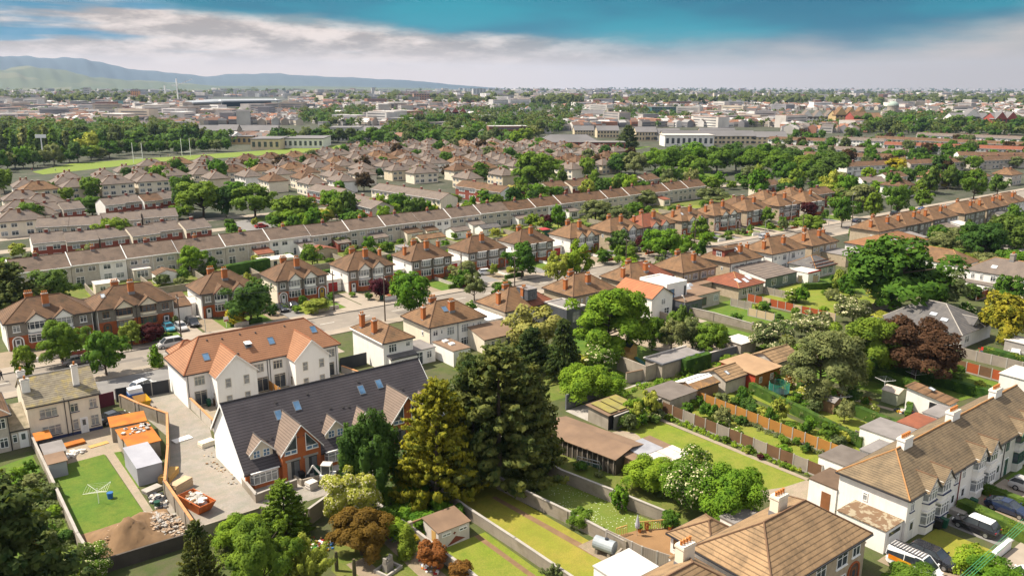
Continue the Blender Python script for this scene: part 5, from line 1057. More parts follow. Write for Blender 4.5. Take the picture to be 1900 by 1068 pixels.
T_ = [
# foreground, left to right
('cypress', 'con', 15, 1225, 900, 300, 'very dark broad conifer filling the bottom left corner'),
('bushflower', 'green', 168, 1072, 1012, 70, 'cream flowered bush at the corner of the soil heap, bottom left'),
('cone', 'con', 373, 1085, 963, 76, 'small dark conifer in front of the rubble skip, bottom'),
('cone', 'conlight', 530, 990, 889, 98, 'fresh green conifer in front of the charcoal roofed block'),
('bush', 'bright', 443, 1014, 955, 78, 'bright green shrub between the rubble skip and the fresh green conifer'),
('broad', 'green', 487, 1105, 972, 118, 'rounded green shrub tree at the bottom edge, left of the spiky pale one'),
('spiky', 'lime', 566, 1095, 980, 100, 'pale green spiky shrub tree with upright shoots at the bottom edge'),
('flower', 'lime', 655, 978, 872, 98, 'pale green flowering tree behind the orange maple'),
('spread', 'orange', 672, 1028, 946, 110, 'orange brown maple spreading over the toy strewn garden'),
('weep', 'dark', 690, 925, 776, 122, 'dark weeping conifer before the brick gables'),
('cone', 'gold', 812, 928, 700, 178, 'golden green conifer in front of the big dark conifers'),
('cone', 'con', 925, 895, 632, 246, 'largest dark conifer in the middle of the photo, tallest of its clump'),
('cone', 'con', 982, 870, 672, 124, 'dark conifer at the right flank of the largest clump, before the long shed'),
('cypress', 'con', 878, 892, 668, 140, 'dark conifer tucked between the golden one and the largest one'),
('spruce', 'con', 1045, 705, 588, 84, 'dark pointed spruce with two bare stems behind the conifer clump'),
('cypress', 'con', 985, 690, 610, 70, 'dark spruce left of the pointed one, behind the largest conifer'),
('broad', 'bright', 1130, 668, 540, 142, 'big yellow green round tree in front of the salmon gabled wing'),
('loose', 'pale', 988, 655, 568, 108, 'straw coloured feathery tree before the grey clad extension'),
('flower', 'green', 1116, 692, 637, 62, 'cream flowering tree below the big yellow green one'),
('bush', 'bright', 1085, 745, 672, 88, 'large bright green shrub mound beside the corner wall of the lane'),
('bush', 'bright', 1130, 742, 690, 62, 'bright green shrub mound at the right of the larger one by the lane'),
('broad', 'green', 1210, 650, 590, 46, 'first of four small garden trees by the low flat garage'),
('broad', 'olive', 1245, 652, 594, 48, 'second of four small garden trees by the low flat garage, greyer'),
('broad', 'olive', 1285, 650, 592, 50, 'third of four small garden trees by the low flat garage'),
('broad', 'green', 1320, 660, 600, 58, 'rightmost of four small garden trees by the low flat garage'),
('flower', 'olive', 1433, 660, 596, 78, 'cream blossomed hawthorn right of the pale flat garage'),
('flower', 'olive', 1507, 630, 580, 78, 'cream blossomed hawthorn behind the grey green tree'),
('broad', 'olive', 1520, 742, 617, 138, 'tall grey green tree beside the red walled shed'),
('broad', 'green', 1598, 704, 592, 112, 'rounded green tree left of the copper beech'),
('spread', 'copper', 1694, 706, 590, 152, 'spreading copper beech with bare limbs showing'),
('broad', 'green', 1655, 585, 446, 176, 'huge dark green tree, the largest crown of the right half'),
('broad', 'olive', 1742, 572, 500, 80, 'lighter olive tree leaning out right of the huge dark one'),
('flower', 'olive', 1582, 602, 548, 66, 'grey bush topped with cream blossom below the huge dark tree'),
('bush', 'lime', 1628, 608, 575, 64, 'lime flowering bush between the huge tree and the copper beech'),
('spread', 'gold', 1862, 640, 545, 92, 'golden drooping conifer at the right edge'),
('broad', 'green', 1868, 570, 512, 48, 'small green tree in the garden of the white extended house'),
('broad', 'dark', 1822, 480, 412, 74, 'dark tree behind the terrace extensions, left of its group'),
('broad', 'dark', 1870, 472, 400, 84, 'dark broad tree at the right edge above the white house'),
('broad', 'con', 1846, 462, 404, 46, 'darkest tree in the middle of the group at the right edge'),
('broad', 'olive', 1752, 470, 432, 54, 'round olive tree left of the dark group at the right edge'),
('broad', 'olive', 1805, 468, 436, 62, 'low olive tree before the dark group at the right edge'),
('cone', 'con', 1795, 446, 407, 32, 'dark narrow conifer behind the terrace extensions'),
('bush', 'olive', 1822, 500, 465, 48, 'silvery round bush behind the white rear house'),
('bush', 'bright', 1200, 908, 845, 84, 'bright green bush at the left of the hedge by the glass roof shed'),
('bushflower', 'green', 1276, 944, 842, 104, 'cream flowered shrub in the middle of the overgrown hedge'),
('bush', 'bright', 1355, 975, 858, 112, 'bright green shrub at the right end of the overgrown hedge'),
('bush', 'bright', 1238, 920, 852, 70, 'bright green bush between the left hedge bush and the cream flowered one'),
('bush', 'green', 1318, 950, 856, 80, 'mid green shrub between the cream flowered one and the right hedge end'),
('ball', 'bright', 1150, 945, 900, 38, 'clipped bright round bush growing over the concrete wall'),
('bush', 'green', 1076, 978, 942, 44, 'low dark shrub against the wall of the daisy lawn'),
('bush', 'green', 1243, 980, 944, 32, 'small bush at the right end of the daisy lawn'),
('spiky', 'olive', 1025, 1080, 1042, 46, 'grey spiky yucca at the bottom edge of the yellow lawn'),
('spread', 'orange', 803, 1052, 1003, 58, 'rusty brown shrub tree in front of the white shed'),
('bush', 'orange', 855, 1075, 1038, 44, 'rusty red shrub at the bottom edge beside the white shed'),
('column', 'conlight', 757, 1032, 984, 32, 'narrow upright conifer beside the painted mats'),
('bush', 'yellow', 775, 1003, 985, 26, 'small yellow shrub under the open gate post'),
('bush', 'green', 708, 985, 940, 60, 'dark green shrubbery beneath the weeping conifer'),
('bush', 'bright', 730, 1000, 960, 56, 'bright shrubbery between the maple and the white shed'),
('bush', 'bright', 790, 985, 950, 60, 'ivy green shrubs behind the white shed'),
('bush', 'bright', 1803, 1070, 1010, 64, 'bright bush behind the white gate wall, bottom right'),
('bush', 'bright', 1845, 1100, 1040, 96, 'bright bush under the green cables at the bottom right corner'),
('bush', 'green', 1690, 1096, 1052, 92, 'dark bush in front of the white van at the bottom edge'),
# the street
('pear', 'green', 49, 706, 644, 40, 'clipped pear shaped street tree at the far left'),
('broad', 'green', 118, 678, 597, 76, 'dark street tree on the far pavement at the left'),
('broad', 'green', 198, 697, 616, 70, 'street tree on the near pavement at the left, above the cream house'),
('column', 'bright', 290, 681, 647, 20, 'young slim street tree beside the orange roofed terrace'),
('weep', 'lime', 245, 642, 600, 46, 'drooping lime green shrub tree before the brown framed semi'),
('bush', 'maroon', 281, 635, 597, 46, 'maroon shrub beside the drooping lime one'),
('bush', 'dark', 272, 604, 576, 26, 'dark upright shrub against the brown framed semi'),
('broad', 'dark', 466, 600, 524, 82, 'dark round tree before the semi with the red garage door'),
('bush', 'yellow', 436, 602, 570, 34, 'yellow green shrub left of the dark round tree'),
('round', 'bright', 762, 583, 506, 74, 'bright green street tree on the near pavement in the centre'),
('round', 'maroon', 705, 556, 515, 36, 'round maroon tree in a front garden across the street'),
('broad', 'olive', 862, 528, 486, 52, 'grey green garden tree left of the white parked car'),
('loose', 'olive', 880, 558, 505, 46, 'silvery loose tree on the pavement in the centre'),
('bush', 'lime', 588, 580, 552, 46, 'lime mound shrub in the front garden with the low dark wall'),
('broad', 'green', 968, 516, 452, 54, 'dark green street tree before the plain hipped semi'),
('loose', 'lime', 1034, 530, 468, 52, 'feathery olive street tree behind the near semis'),
('loose', 'bright', 1070, 524, 448, 62, 'bright feathery street tree right of the olive one'),
('broad', 'dark', 1150, 472, 429, 42, 'dark tree before the twin gabled semi'),
('broad', 'green', 1158, 494, 456, 40, 'street tree on the near pavement below the dark one'),
('broad', 'bright', 1234, 482, 424, 56, 'lime green street tree before the half red semi'),
('loose', 'bright', 1270, 475, 436, 44, 'loose green street tree right of the lime green one'),
('bush', 'maroon', 1191, 462, 435, 26, 'maroon shrub between the two mid street trees'),
('cone', 'gold', 1098, 470, 455, 10, 'golden cone shrub, left of three'), ('cone', 'gold', 1106, 472, 455, 10, 'golden cone shrub, middle of three'), ('cone', 'gold', 1116, 473, 457, 10, 'golden cone shrub, right of three'),
('broad', 'green', 1300, 445, 405, 34, 'small street tree right of the loose green one'),
('broad', 'green', 1424, 416, 386, 26, 'street tree left of the broad loose street tree'),
('loose', 'green', 1500, 434, 398, 64, 'broad loose street tree at the street bend'),
('broad', 'green', 1561, 422, 366, 32, 'street tree with bare stem standing on the pavement, left of three'),
('broad', 'green', 1616, 407, 358, 34, 'street tree with bare stem standing on the pavement, middle of three'),
('broad', 'green', 1664, 398, 344, 40, 'street tree with bare stem standing on the pavement, right of three'),
('broad', 'green', 1711, 388, 352, 30, 'street tree beside the cream corner house'),
('round', 'maroon', 1500, 405, 374, 30, 'large maroon tree beside the far street semis'),
('broad', 'green', 1806, 370, 316, 42, 'tall green tree in front of the hipped houses at upper right'),
('broad', 'dark', 1850, 362, 326, 34, 'dark tree right of the tall green one at upper right'),
('broad', 'olive', 1590, 384, 344, 66, 'wide olive tree behind the street trees'),
('broad', 'lime', 1550, 372, 340, 64, 'yellow green tree behind the wide olive one'),
('bush', 'yellow', 1738, 348, 328, 36, 'yellow shrub in front of the hipped houses at upper right'),
('round', 'yellow', 1660, 323, 292, 36, 'yellow green tree before the white terrace at upper right'),
# back gardens and the estate behind
('cypress', 'con', 28, 590, 488, 92, 'dark conifer at the left edge behind the semis'),
('broad', 'dark', 102, 566, 500, 74, 'dark tree right of the left edge conifer behind the semis'),
('broad', 'bright', 357, 508, 457, 46, 'bright green tree before the grey terrace at left'),
('broad', 'green', 580, 493, 454, 36, 'green tree in the back gardens behind the white gabled semi'),
('broad', 'olive', 630, 462, 438, 36, 'olive garden tree against the grey terrace'),
('broad', 'bright', 686, 468, 438, 22, 'slim garden tree before the cream gabled shed'),
('round', 'green', 56, 430, 376, 48, 'round green tree at the left end of the estate'),
('round', 'green', 172, 400, 364, 52, 'round green tree among the estate terraces at left'),
('round', 'green', 215, 462, 403, 68, 'large round green tree between the two front terraces at left'),
('round', 'lime', 226, 464, 435, 46, 'lime tree in front of the large round one at left'),
('round', 'bright', 301, 454, 428, 38, 'bright round tree before the brick fronted terrace'),
('round', 'green', 118, 470, 434, 38, 'left one of two round trees before the first terrace pair'),
('round', 'green', 140, 474, 446, 52, 'right one of two round trees before the first terrace pair'),
('broad', 'green', 330, 408, 382, 46, 'round tree left of the largest estate tree'),
('broad', 'green', 378, 402, 336, 84, 'largest green tree of the estate clump at left'),
('broad', 'dark', 346, 396, 326, 40, 'tall dark tree behind the largest estate tree'),
('round', 'dark', 420, 404, 346, 36, 'dark oval tree right of the largest estate tree'),
('broad', 'bright', 440, 368, 336, 42, 'bright tree behind the dark oval one'),
('broad', 'green', 474, 404, 345, 76, 'wide tree beside the parking court'),
('broad', 'green', 546, 420, 364, 84, 'broad dark green tree at the corner of the parking court'),
('round', 'bright', 538, 424, 388, 50, 'bright round tree in front of the parking court tree'),
('round', 'bright', 619, 402, 353, 46, 'bright round tree in the centre of the estate'),
('round', 'lime', 603, 414, 387, 40, 'lime round tree below the bright one in the estate'),
('round', 'green', 731, 398, 360, 34, 'round green tree before the brick gable terrace'),
('round', 'green', 842, 386, 360, 26, 'round tree left of three along the estate road'),
('round', 'bright', 900, 376, 350, 34, 'bright round tree along the estate road'),
('broad', 'pale', 944, 376, 344, 34, 'pale willow beside the maroon tree in the estate'),
('round', 'bright', 998, 373, 341, 42, 'bright round tree right of the pale willow'),
('broad', 'maroon', 968, 376, 356, 20, 'small maroon tree beside the pale willow'),
('broad', 'green', 992, 352, 284, 80, 'big green tree standing above the estate roofs in the centre'),
('broad', 'green', 975, 352, 312, 40, 'lower left shoulder tree beside the big central estate tree'),
('broad', 'maroon', 1014, 424, 398, 26, 'maroon tree in the back gardens before the grey terrace'),
('broad', 'bright', 1036, 424, 382, 30, 'upright bright tree right of the maroon one in the back gardens'),
('broad', 'green', 990, 424, 398, 34, 'green tree left of the maroon one in the back gardens'),
('broad', 'olive', 1105, 410, 372, 58, 'olive tree against the terrace in the middle back gardens'),
('broad', 'olive', 1140, 414, 384, 60, 'wide olive tree in the middle back gardens'),
('broad', 'green', 1180, 412, 376, 44, 'green tree right of the wide olive one in the back gardens'),
('broad', 'olive', 1200, 384, 354, 40, 'dark olive tree before the far end of the grey terrace'),
('cone', 'gold', 1307, 366, 344, 14, 'little golden conifer at the far end of the grey terrace'),
('broad', 'olive', 1320, 378, 350, 54, 'olive tree right of the little golden conifer'),
('round', 'green', 1152, 358, 322, 34, 'left of two round trees above the brick ended terrace'), ('round', 'bright', 1128, 356, 330, 28, 'small bright tree left of the two round terrace trees'),
('round', 'bright', 1085, 362, 332, 34, 'bright round tree left of the brick ended terrace'),
('round', 'green', 1238, 346, 308, 44, 'tidy round tree at the edge of the park wood'),
('broad', 'olive', 1398, 346, 308, 44, 'grey green tree at the right end of the park wood'),
('cone', 'con', 1165, 273, 231, 42, 'wide dark cedar beside the white school'),
]
for t in T_: ptree(*t[:6], t[6])
# the park wood, a belt of big trees; then rows along the field and the grounds behind it
wood = random.Random(5); WG = 'trees of the park wood'
WOOD = [(1150, 322, 284, 44, 'dark'), (1178, 326, 282, 46, 'olive'), (1215, 318, 276, 52, 'bright'), (1250, 326, 274, 58, 'green'), (1290, 318, 268, 60, 'bright'), (1285, 334, 288, 56, 'green'), (1330, 322, 272, 60, 'green'), (1366, 318, 268, 54, 'dark'),
  (1395, 322, 278, 50, 'green'), (1436, 326, 282, 56, 'green'), (1420, 308, 266, 48, 'green'), (1464, 320, 276, 52, 'dark'), (1490, 326, 286, 46, 'green'), (1505, 338, 296, 46, 'green'), (1540, 330, 284, 66, 'dark'), (1455, 340, 296, 48, 'green'), (1520, 344, 304, 40, 'dark')]
WL = ['dark leftmost', 'grey', 'bright', 'broad', 'tall bright', 'front bright', 'dense', 'dark', 'narrow', 'wide', 'rear', 'deep green', 'small', 'front right', 'dark rightmost', 'lower', 'last low']
for i, (bx_, by_, ty_, w_, lf) in enumerate(WOOD): ptree('park', lf, bx_, by_, ty_, w_, '%s tree of the park wood, %s from its left end' % (WL[i], nth(i)), WG)
# ------------------------------------------------------------------ the estate in the middle distance
PM = {}
def mid_proto(k):
 "first house of a kind, built once; later ones are copies that share its meshes"
 if k in PM: return None
 cre, wh, t1, t2 = MATS['cream_white_render'], WHITE, TGREYB, TBROWN
 kind, wall, tile = k; w, d, h, rise = {'semi': (13.0, 8.6, 5.1, 2.7), 'bayed': (13.0, 8.6, 5.1, 2.7), 'unit': (7.2, 8.5, 5.1, 1.9), 'pair': (12.0, 8.2, 5.0, 1.9), 'hip': (11.5, 9, 5.2, 2.8)}[kind]
 r = house({'unit': 'terrace_house', 'pair': 'terrace_pair'}.get(kind, 'semi_detached_house'), '', 0, 0, w, d, h, rise=rise, roof='gable' if kind in ('unit', 'pair') else 'hip', front=wall, side=wall if kind != 'unit' else (CREAMW, WHITE, DASHW)[len(PM) % 3],
    base=BRICKD if kind == 'unit' else None, bh=4.0, tile=tile, ov=.4)
 cols = {'unit': (.28, .72), 'pair': (.13, .37, .63, .87)}.get(kind, (.12, .34, .66, .88))
 for c in cols: win(r, 'f', w * c, 3.1, 1.7, 1.25, 2, two=False); win(r, 'f', w * c, .6, 1.9, 1.4, 2, two=False)
 if kind in ('semi', 'hip'): win(r, 'l', 3.5, 3.1, .9, 1.1, 1, two=False)
 if kind == 'bayed':
  for s in (-1, 1): gablet(r, w / 2 + s * 2.3 - 1.7, w / 2 + s * 2.3 + 1.7, 4.7, 1.6, -.7, 3, tile, RIDGE, PVC, PVC, ov=.15); MB().box(w / 2 + s * 2.3 - 1.6, -.69, 0, w / 2 + s * 2.3 + 1.6, 0, 4.7, wall).build('bay', r); win(r, 'f', w / 2 + s * 2.3, 3.1, 2.2, 1.3, 3, two=False).location.y = -.7
 if kind in ('unit', 'pair'): chim(r, w * .5, d / 2, 6.6, 8.0, .8, .6, BRICKD, 0); MB().box(-.05, -.45, h - .3, w + .05, -.38, h - .02, PVC).build('fascia', r)
 else: chim(r, w * .5, d * .36, 6.4, 8.5, .9, .6, CHIMM, 0); chim(r, w * .36, d * .62, 6.6, 8.4, .9, .6, CHIMM, 0)
 if kind == 'pair': ext(r, 'porch', w * .3, -1.5, w * .4, 1.5, 2.3, wall, FLATG)
 PM[k] = r; return r
MID = []
def mid(k, x, y, rz, scl=None):
 r = mid_proto(k)
 if r is None: r = dup(PM[k], (x, y, 0), rz, None, scl)
 else:
  kids(r); [kids(c) for c in r.children]; r.location = (x, y, 0); r.rotation_euler.z = rz
  if scl: r.scale = scl
 return r
def row_px(A, B, n, k, group, lab, skip=(), stag=0.0, eave=5.1, jit=0.0):
 "n blocks side by side between two eave pixels, facing the camera side"
 p, q = at(*A, eave), at(*B, eave); d = q - p; L = d.length / n; rz = math.atan2(d.y, d.x); nx, ny = d.y / d.length, -d.x / d.length; out = []
 if nx * (EYE.x - p.x) + ny * (EYE.y - p.y) < 0: p, q = q, p; d = q - p; rz = math.atan2(d.y, d.x); nx, ny = d.y / d.length, -d.x / d.length
 for i in range(n):
  if i in skip: continue
  kk = k[i % len(k)]; w0 = {'unit': 7.2, 'pair': 12.0}.get(kk[0], 13.0); f = p + d * (i / n); s = stag * (i % 2)
  r = mid(kk, f.x + nx * s, f.y + ny * s, rz, (L / w0 * (1 if kk[0] in ('unit', 'pair') else .9), 1, 1)); out.append(r)
 out.sort(key=lambda o: to_px(o.location)[0])
 for i, r in enumerate(out): r['label'] = lab % nth(i); r['category'] = 'house'; r['group'] = group
 return out
CW = CREAMW
row_px((66, 421), (186, 415), 2, [('pair', DASHW, TGREYB)], 'estate terraces', '%s pair of the pale terrace with six upstairs windows, left of the estate')
row_px((188, 411), (262, 406), 1, [('pair', DASHW, TGREYB)], 'estate terraces', 'pale terrace pair left of the %s bright round tree of the estate')
row_px((265, 404), (330, 399), 1, [('pair', DASHW, TGREYB)], 'estate terraces', 'short pale terrace pair beside the largest estate tree, %s of its kind')
row_px((60, 452), (180, 441), 2, [('unit', WHITE, TGREYB), ('unit', DASHW, TGREYB)], 'brick fronted staggered terraces', '%s brick house from the left in the front estate terrace', stag=2.5)
row_px((186, 443), (384, 418), 4, [('unit', DASHW, TGREYB), ('unit', CW, TGREYB)], 'brick fronted staggered terraces', '%s brick house in the front estate terrace, right of the large round tree', stag=2.5)
row_px((72, 392), (330, 366), 7, [('unit', WHITE, TGREYB), ('unit', DASHW, TGREYB), ('unit', CW, TBROWN)], 'brick fronted staggered terraces', '%s staggered terrace house from the left in the back row of the estate', (2,), 2.2)
row_px((689, 350), (818, 370), 4, [('pair', CW, TGREYB)], 'estate terraces', '%s pair from the left in the cream terrace ending in a brick gable')
row_px((640, 372), (700, 386), 2, [('unit', DASHW, TGREYB)], 'brick fronted staggered terraces', '%s of two brick houses at the end of the estate road', (), 2)
row_px((570, 352), (625, 362), 2, [('unit', WHITE, TGREYB)], 'brick fronted staggered terraces', '%s of two white brick houses behind the bright round estate tree')
row_px((845, 345), (935, 356), 2, [('unit', WHITE, TBROWN), ('unit', CW, TBROWN)], 'brick fronted staggered terraces', '%s of two white and brick houses left of the pale willow', (), 2)
row_px((1020, 349), (1118, 337), 3, [('unit', WHITE, TBROWN)], 'brick fronted staggered terraces', '%s white and brick house above the middle of the long grey terrace', (), 2.5)
row_px((1165, 338), (1215, 330), 2, [('unit', DASHW, TBROWN)], 'brick fronted staggered terraces', '%s brick ended house left of the tidy round park tree', (), 2.5)
RG = 'long terraces of the right hand estate'
for j, (A, B, n, wl, tl) in enumerate((((1572, 309), (1655, 305), 2, WHITE, TBROWN), ((1690, 304), (1790, 300), 3, DASHW, TBROWN), ((1818, 298), (1935, 293), 4, DASHW, TBROWN),
  ((1492, 288), (1680, 293), 6, WHITE, TBROWN), ((1500, 275), (1690, 284), 6, WHITE, TGREYB), ((1640, 268), (1930, 279), 9, WHITE, TRED), ((1622, 257), (1920, 270), 8, CW, TBROWN), ((1540, 258), (1640, 262), 4, WHITE, TGREYB), ((1425, 272), (1500, 278), 3, WHITE, TGREYB), ((1780, 288), (1930, 290), 4, WHITE, TBROWN), ((1425, 258), (1530, 262), 4, WHITE, TBROWN), ((1700, 250), (1930, 259), 6, WHITE, TGREYB))):
 row_px(A, B, n, [('pair', wl, tl)], RG, '%%s terrace block from the left in %s row of the right estate' % ('the nearest', 'the second', 'the third', 'the fourth', 'the fifth', 'the sixth red roofed', 'the seventh', 'the eighth', 'the ninth', 'the tenth', 'the eleventh', 'the farthest')[j])
def one(k, px, py, rz, lab, scl=None, eave=5.1):
 p = at(px, py, eave); r = mid(k, p.x, p.y, rz, scl); r['label'] = lab; r['category'] = 'house'; return r
HP = ('hip', DASHW, TBROWN2)
for i, (px, py) in enumerate(((1737, 331), (1818, 329), (1878, 325))): one(HP, px, py, 0, 'brown hipped house behind the yellow shrub at upper right, %s of three' % ('left', 'middle', 'right')[i])
one(('hip', WHITE, TBROWN), 1672, 346, 0, 'cream corner house with brown hipped roof beside the bent street')
one(('pair', WHITE, TGREYB), 1604, 338, -.5, 'white terrace with little gables left of the cream corner house'); one(('pair', WHITE, TBROWN), 1652, 330, 0, 'broad brown roofed white house with two rooflights above the corner house')
one(('unit', DASHB, TBROWN), 1421, 345, 0, 'brown brick house with black gable edge right of the park wood', (1.5, 1, 1)); one(('unit', DASHB, TBROWN), 1518, 361, 0, 'brown roofed brick house behind the far street semis', (1.6, 1, 1))
one(('hip', DASHB, TBROWN2), 1420, 372, 0, 'hipped house peeping above the far street semis, left of two'); one(('hip', DASHB, TBROWN2), 1470, 366, 0, 'hipped house peeping above the far street semis, right of two')
one(('bayed', WHITE, TBROWN), 1368, 384, 0, 'white dormered house beyond the twin gabled semis')
for i, (px, py) in enumerate(((8, 372), (46, 380), (4, 392), (22, 402), (-6, 412))): one(('semi', CW, TGREYB), px, py, 0, 'cream hip roofed house at the left edge of the estate, %s from the back' % nth(i))
def inside(px, py, poly):
 c = False
 for (x1, y1), (x2, y2) in zip(poly, poly[1:] + poly[:1]):
  if (y1 > py) != (y2 > py) and px < (x2 - x1) * (py - y1) / (y2 - y1) + x1: c = not c
 return c
EST = [(-40, 372), (60, 374), (330, 360), (335, 345), (440, 348), (520, 358), (560, 374), (640, 352), (690, 340), (830, 342), (870, 352), (955, 335), (1045, 338), (1160, 328), (1148, 290), (1000, 274), (840, 276), (700, 280), (620, 290), (560, 301), (430, 311), (300, 320), (190, 337), (70, 352), (-40, 350)]
CLEAR = [(992, 350, 46, 50), (378, 395, 60, 50), (474, 395, 50, 40)]
rg = random.Random(21); cand = []; yrow = 268; kk_ = 0
KS = [('semi', CW, TGREYB), ('semi', CREAM, TGREYB), ('bayed', CW, TGREYB), ('semi', WHITE, TGREYB), ('semi', CW, TBROWN), ('semi', CREAM, TBROWN2)]
while yrow < 760:
 x = -60 + rg.uniform(0, 8)
 while x < 700:
  xx, yy = x + rg.uniform(-.6, .6), yrow + rg.uniform(-1.5, 1.5) + 3 * math.sin(x * .02 + kk_); px, py = to_px((xx + 6, yy + 4, 0)); x += 14.6 if rg.random() > .12 else 22
  if not inside(px, py, EST) or any(abs(px - a_) < c_ / 2 and abs(py - b_) < d_ / 2 for a_, b_, c_, d_ in CLEAR): continue
  cand.append((depth((xx, yy, 0)), xx, yy, kk_))
 yrow += 17 if kk_ % 2 else 23; kk_ += 1
cand.sort(); EH = {}
for dp, x, y, row in cand[:275]:
 q = ((x // 95) + (row // 3)) % 4; rz = -math.pi / 2 if q == 2 else 0.0
 k = KS[2] if q == 1 and row % 2 == 0 else KS[rg.choice((0, 0, 1, 3, 4, 5))]
 r = mid(k, x, y + (6 if rz else 0), rz + rg.uniform(-.05, .05)); EH.setdefault(row, []).append(r)
rows = sorted(EH)
for a_, row in enumerate(rows):
 l_ = sorted(EH[row], key=lambda o: to_px(o.location)[0])
 for i, r in enumerate(l_):
  r['label'] = 'hip roofed estate house, %s from left in %s row behind the brick terraces' % (nth(i), nth(a_)); r['category'] = 'house'; r['group'] = 'hip roofed houses of the middle estate'
REST = cand[275:]
# trees between the houses of the estate and of the right-hand rows
rg = random.Random(8); gl = []
spots = [(x + rg.uniform(8, 14), y + rg.uniform(-9, -3), x) for d_, x, y, row in cand if rg.random() < .42]
RGT = [(1425, 345), (1900, 345), (1930, 252), (1560, 246), (1425, 262)]
while len(spots) < 215:
 px, py = rg.uniform(1425, 1930), rg.uniform(250, 322)
 if inside(px, py, RGT): p = at(px, py); spots.append((p.x, p.y, 0))
for x, y, _ in spots[:230]:
 lf = rg.choice(('green', 'green', 'bright', 'dark', 'green', 'olive', 'copper')); w = rg.uniform(5, 9.5); gl.append((to_px((x, y, 0))[0], tree(rg.choice(('round', 'round', 'broad')), lf, x, y, w, w * rg.uniform(.95, 1.3), '', 'tree', 'round trees among the estate roofs'), lf))
gl.sort(key=lambda t: t[0]); WORD = {'green': 'green', 'bright': 'bright green', 'dark': 'dark green', 'olive': 'grey green', 'copper': 'purple'}; cnt = {}
for _, r, lf in gl: c_ = cnt[lf] = cnt.get(lf, 0) + 1; r['label'] = 'round %s tree between estate roofs, %s of its colour from left' % (WORD[lf], nth(c_ - 1))
# belts by the playing field and in the grounds behind it
BG = 'belts of trees round the playing field'; BELT = []
for i in range(14): BELT.append((222 + i * 15, 289 - i * .75, 262 - i * .4, 22, 'green' if i % 3 else 'olive', 'round'))
for i in range(13): BELT.append((-4 + i * 17, 318 - i * 2.0, 276 - i * 1.2 + 6 * (i % 3), 30, ('green', 'olive', 'green', 'bright', 'dark')[i % 5], 'broad'))
for i in range(16): BELT.append((4 + i * 14, 284, 244 + 4 * (i % 3), 18, ('olive', 'green', 'dark')[i % 3], 'column' if i < 12 else 'broad'))
for i in range(22): BELT.append((6 + i * 18, 268, 231 + 5 * ((i * 7) % 4), 30, ('con', 'dark', 'green', 'dark')[i % 4], 'broad'))
for i in range(11): BELT.append((520 + i * 18, 266 - .4 * i, 236 + 4 * (i % 3), 28, ('dark', 'green', 'con', 'olive')[i % 4], 'broad'))
for i in range(24): BELT.append((700 + i * 13, 272 - (i % 4) * 6, 244 - (i % 4) * 6, 24, ('green', 'dark', 'bright', 'green', 'olive', 'con')[i % 6], 'broad'))
for i in range(16): BELT.append((745 + i * 15, 246 - (i % 3) * 5, 222 - (i % 3) * 4, 22, ('dark', 'green', 'con', 'olive')[i % 4], 'broad'))
for i in range(14): BELT.append((1600 + i * 22, 240 + (i % 3) * 5, 212 + (i % 4) * 5, 26, ('dark', 'green', 'con', 'dark', 'bright')[i % 5], 'broad'))
BELT.append((171, 292, 246, 32, 'lime', 'broad'))
rb = random.Random(3); bl = []
for bx_, by_, ty_, w_, lf, kd in BELT:
 r = ptree(kd, lf, bx_ + rb.uniform(-4, 4), by_ + rb.uniform(-2, 2), ty_ + rb.uniform(-3, 3), w_ * rb.uniform(.85, 1.2), '', BG, 'tree', lod=1 if w_ > 20 else 0); bl.append((bx_, r, lf))
bl.sort(key=lambda t: t[0]); cnt = {}
WORD.update(con='blackish', lime='pale green')
for _, r, lf in bl: c_ = cnt[lf] = cnt.get(lf, 0) + 1; r['label'] = '%s tree in the far belts, %s of its colour from left' % (WORD[lf], nth(c_ - 1))
# ------------------------------------------------------------------ the city beyond: roofs past counting, far trees
TINT = mat('city_paint_and_tiles', (0.4, 0.4, 0.4), scale=0.05, kind='attr')
rn = np.random.default_rng(5)
WOODS = [[(-40, 295), (-40, 236), (300, 232), (425, 258), (425, 285), (230, 296)], [(510, 262), (620, 232), (720, 236), (1060, 225), (1060, 268), (840, 280), (720, 276)], [(740, 240), (760, 215), (1060, 190), (1090, 205), (1060, 235)], [(550, 240), (560, 208), (660, 200), (700, 205), (700, 225)],
   [(1100, 228), (1130, 205), (1270, 200), (1280, 225)], [(1600, 250), (1630, 215), (1760, 212), (1930, 232), (1930, 252)], [(1140, 330), (1150, 285), (1580, 285), (1580, 345), (1250, 350)]]
OPEN_ = [[(40, 322), (130, 302), (330, 288), (480, 279), (580, 271), (700, 266), (720, 275), (560, 291), (430, 296), (300, 303), (190, 318), (60, 330)], EST, [(360, 262), (515, 262), (600, 280), (600, 232), (360, 232)], [(610, 270), (720, 262), (720, 235), (610, 235)], [(380, 210), (540, 210), (540, 180), (380, 180)], [(985, 280), (1460, 285), (1460, 236), (1140, 236), (985, 252)], [(1480, 236), (1640, 236), (1640, 205), (1480, 205)]]
PALW = [(0.62, 0.58, 0.53), (0.5, 0.46, 0.42), (0.35, 0.32, 0.3), (0.55, 0.48, 0.38), (0.3, 0.14, 0.09), (0.68, 0.65, 0.62), (0.25, 0.24, 0.25), (0.42, 0.36, 0.3)]
PALR = [(0.16, 0.10, 0.075), (0.2, 0.105, 0.07), (0.12, 0.105, 0.1), (0.27, 0.13, 0.08), (0.3, 0.29, 0.28), (0.5, 0.48, 0.46), (0.14, 0.12, 0.11), (0.09, 0.09, 0.1)]
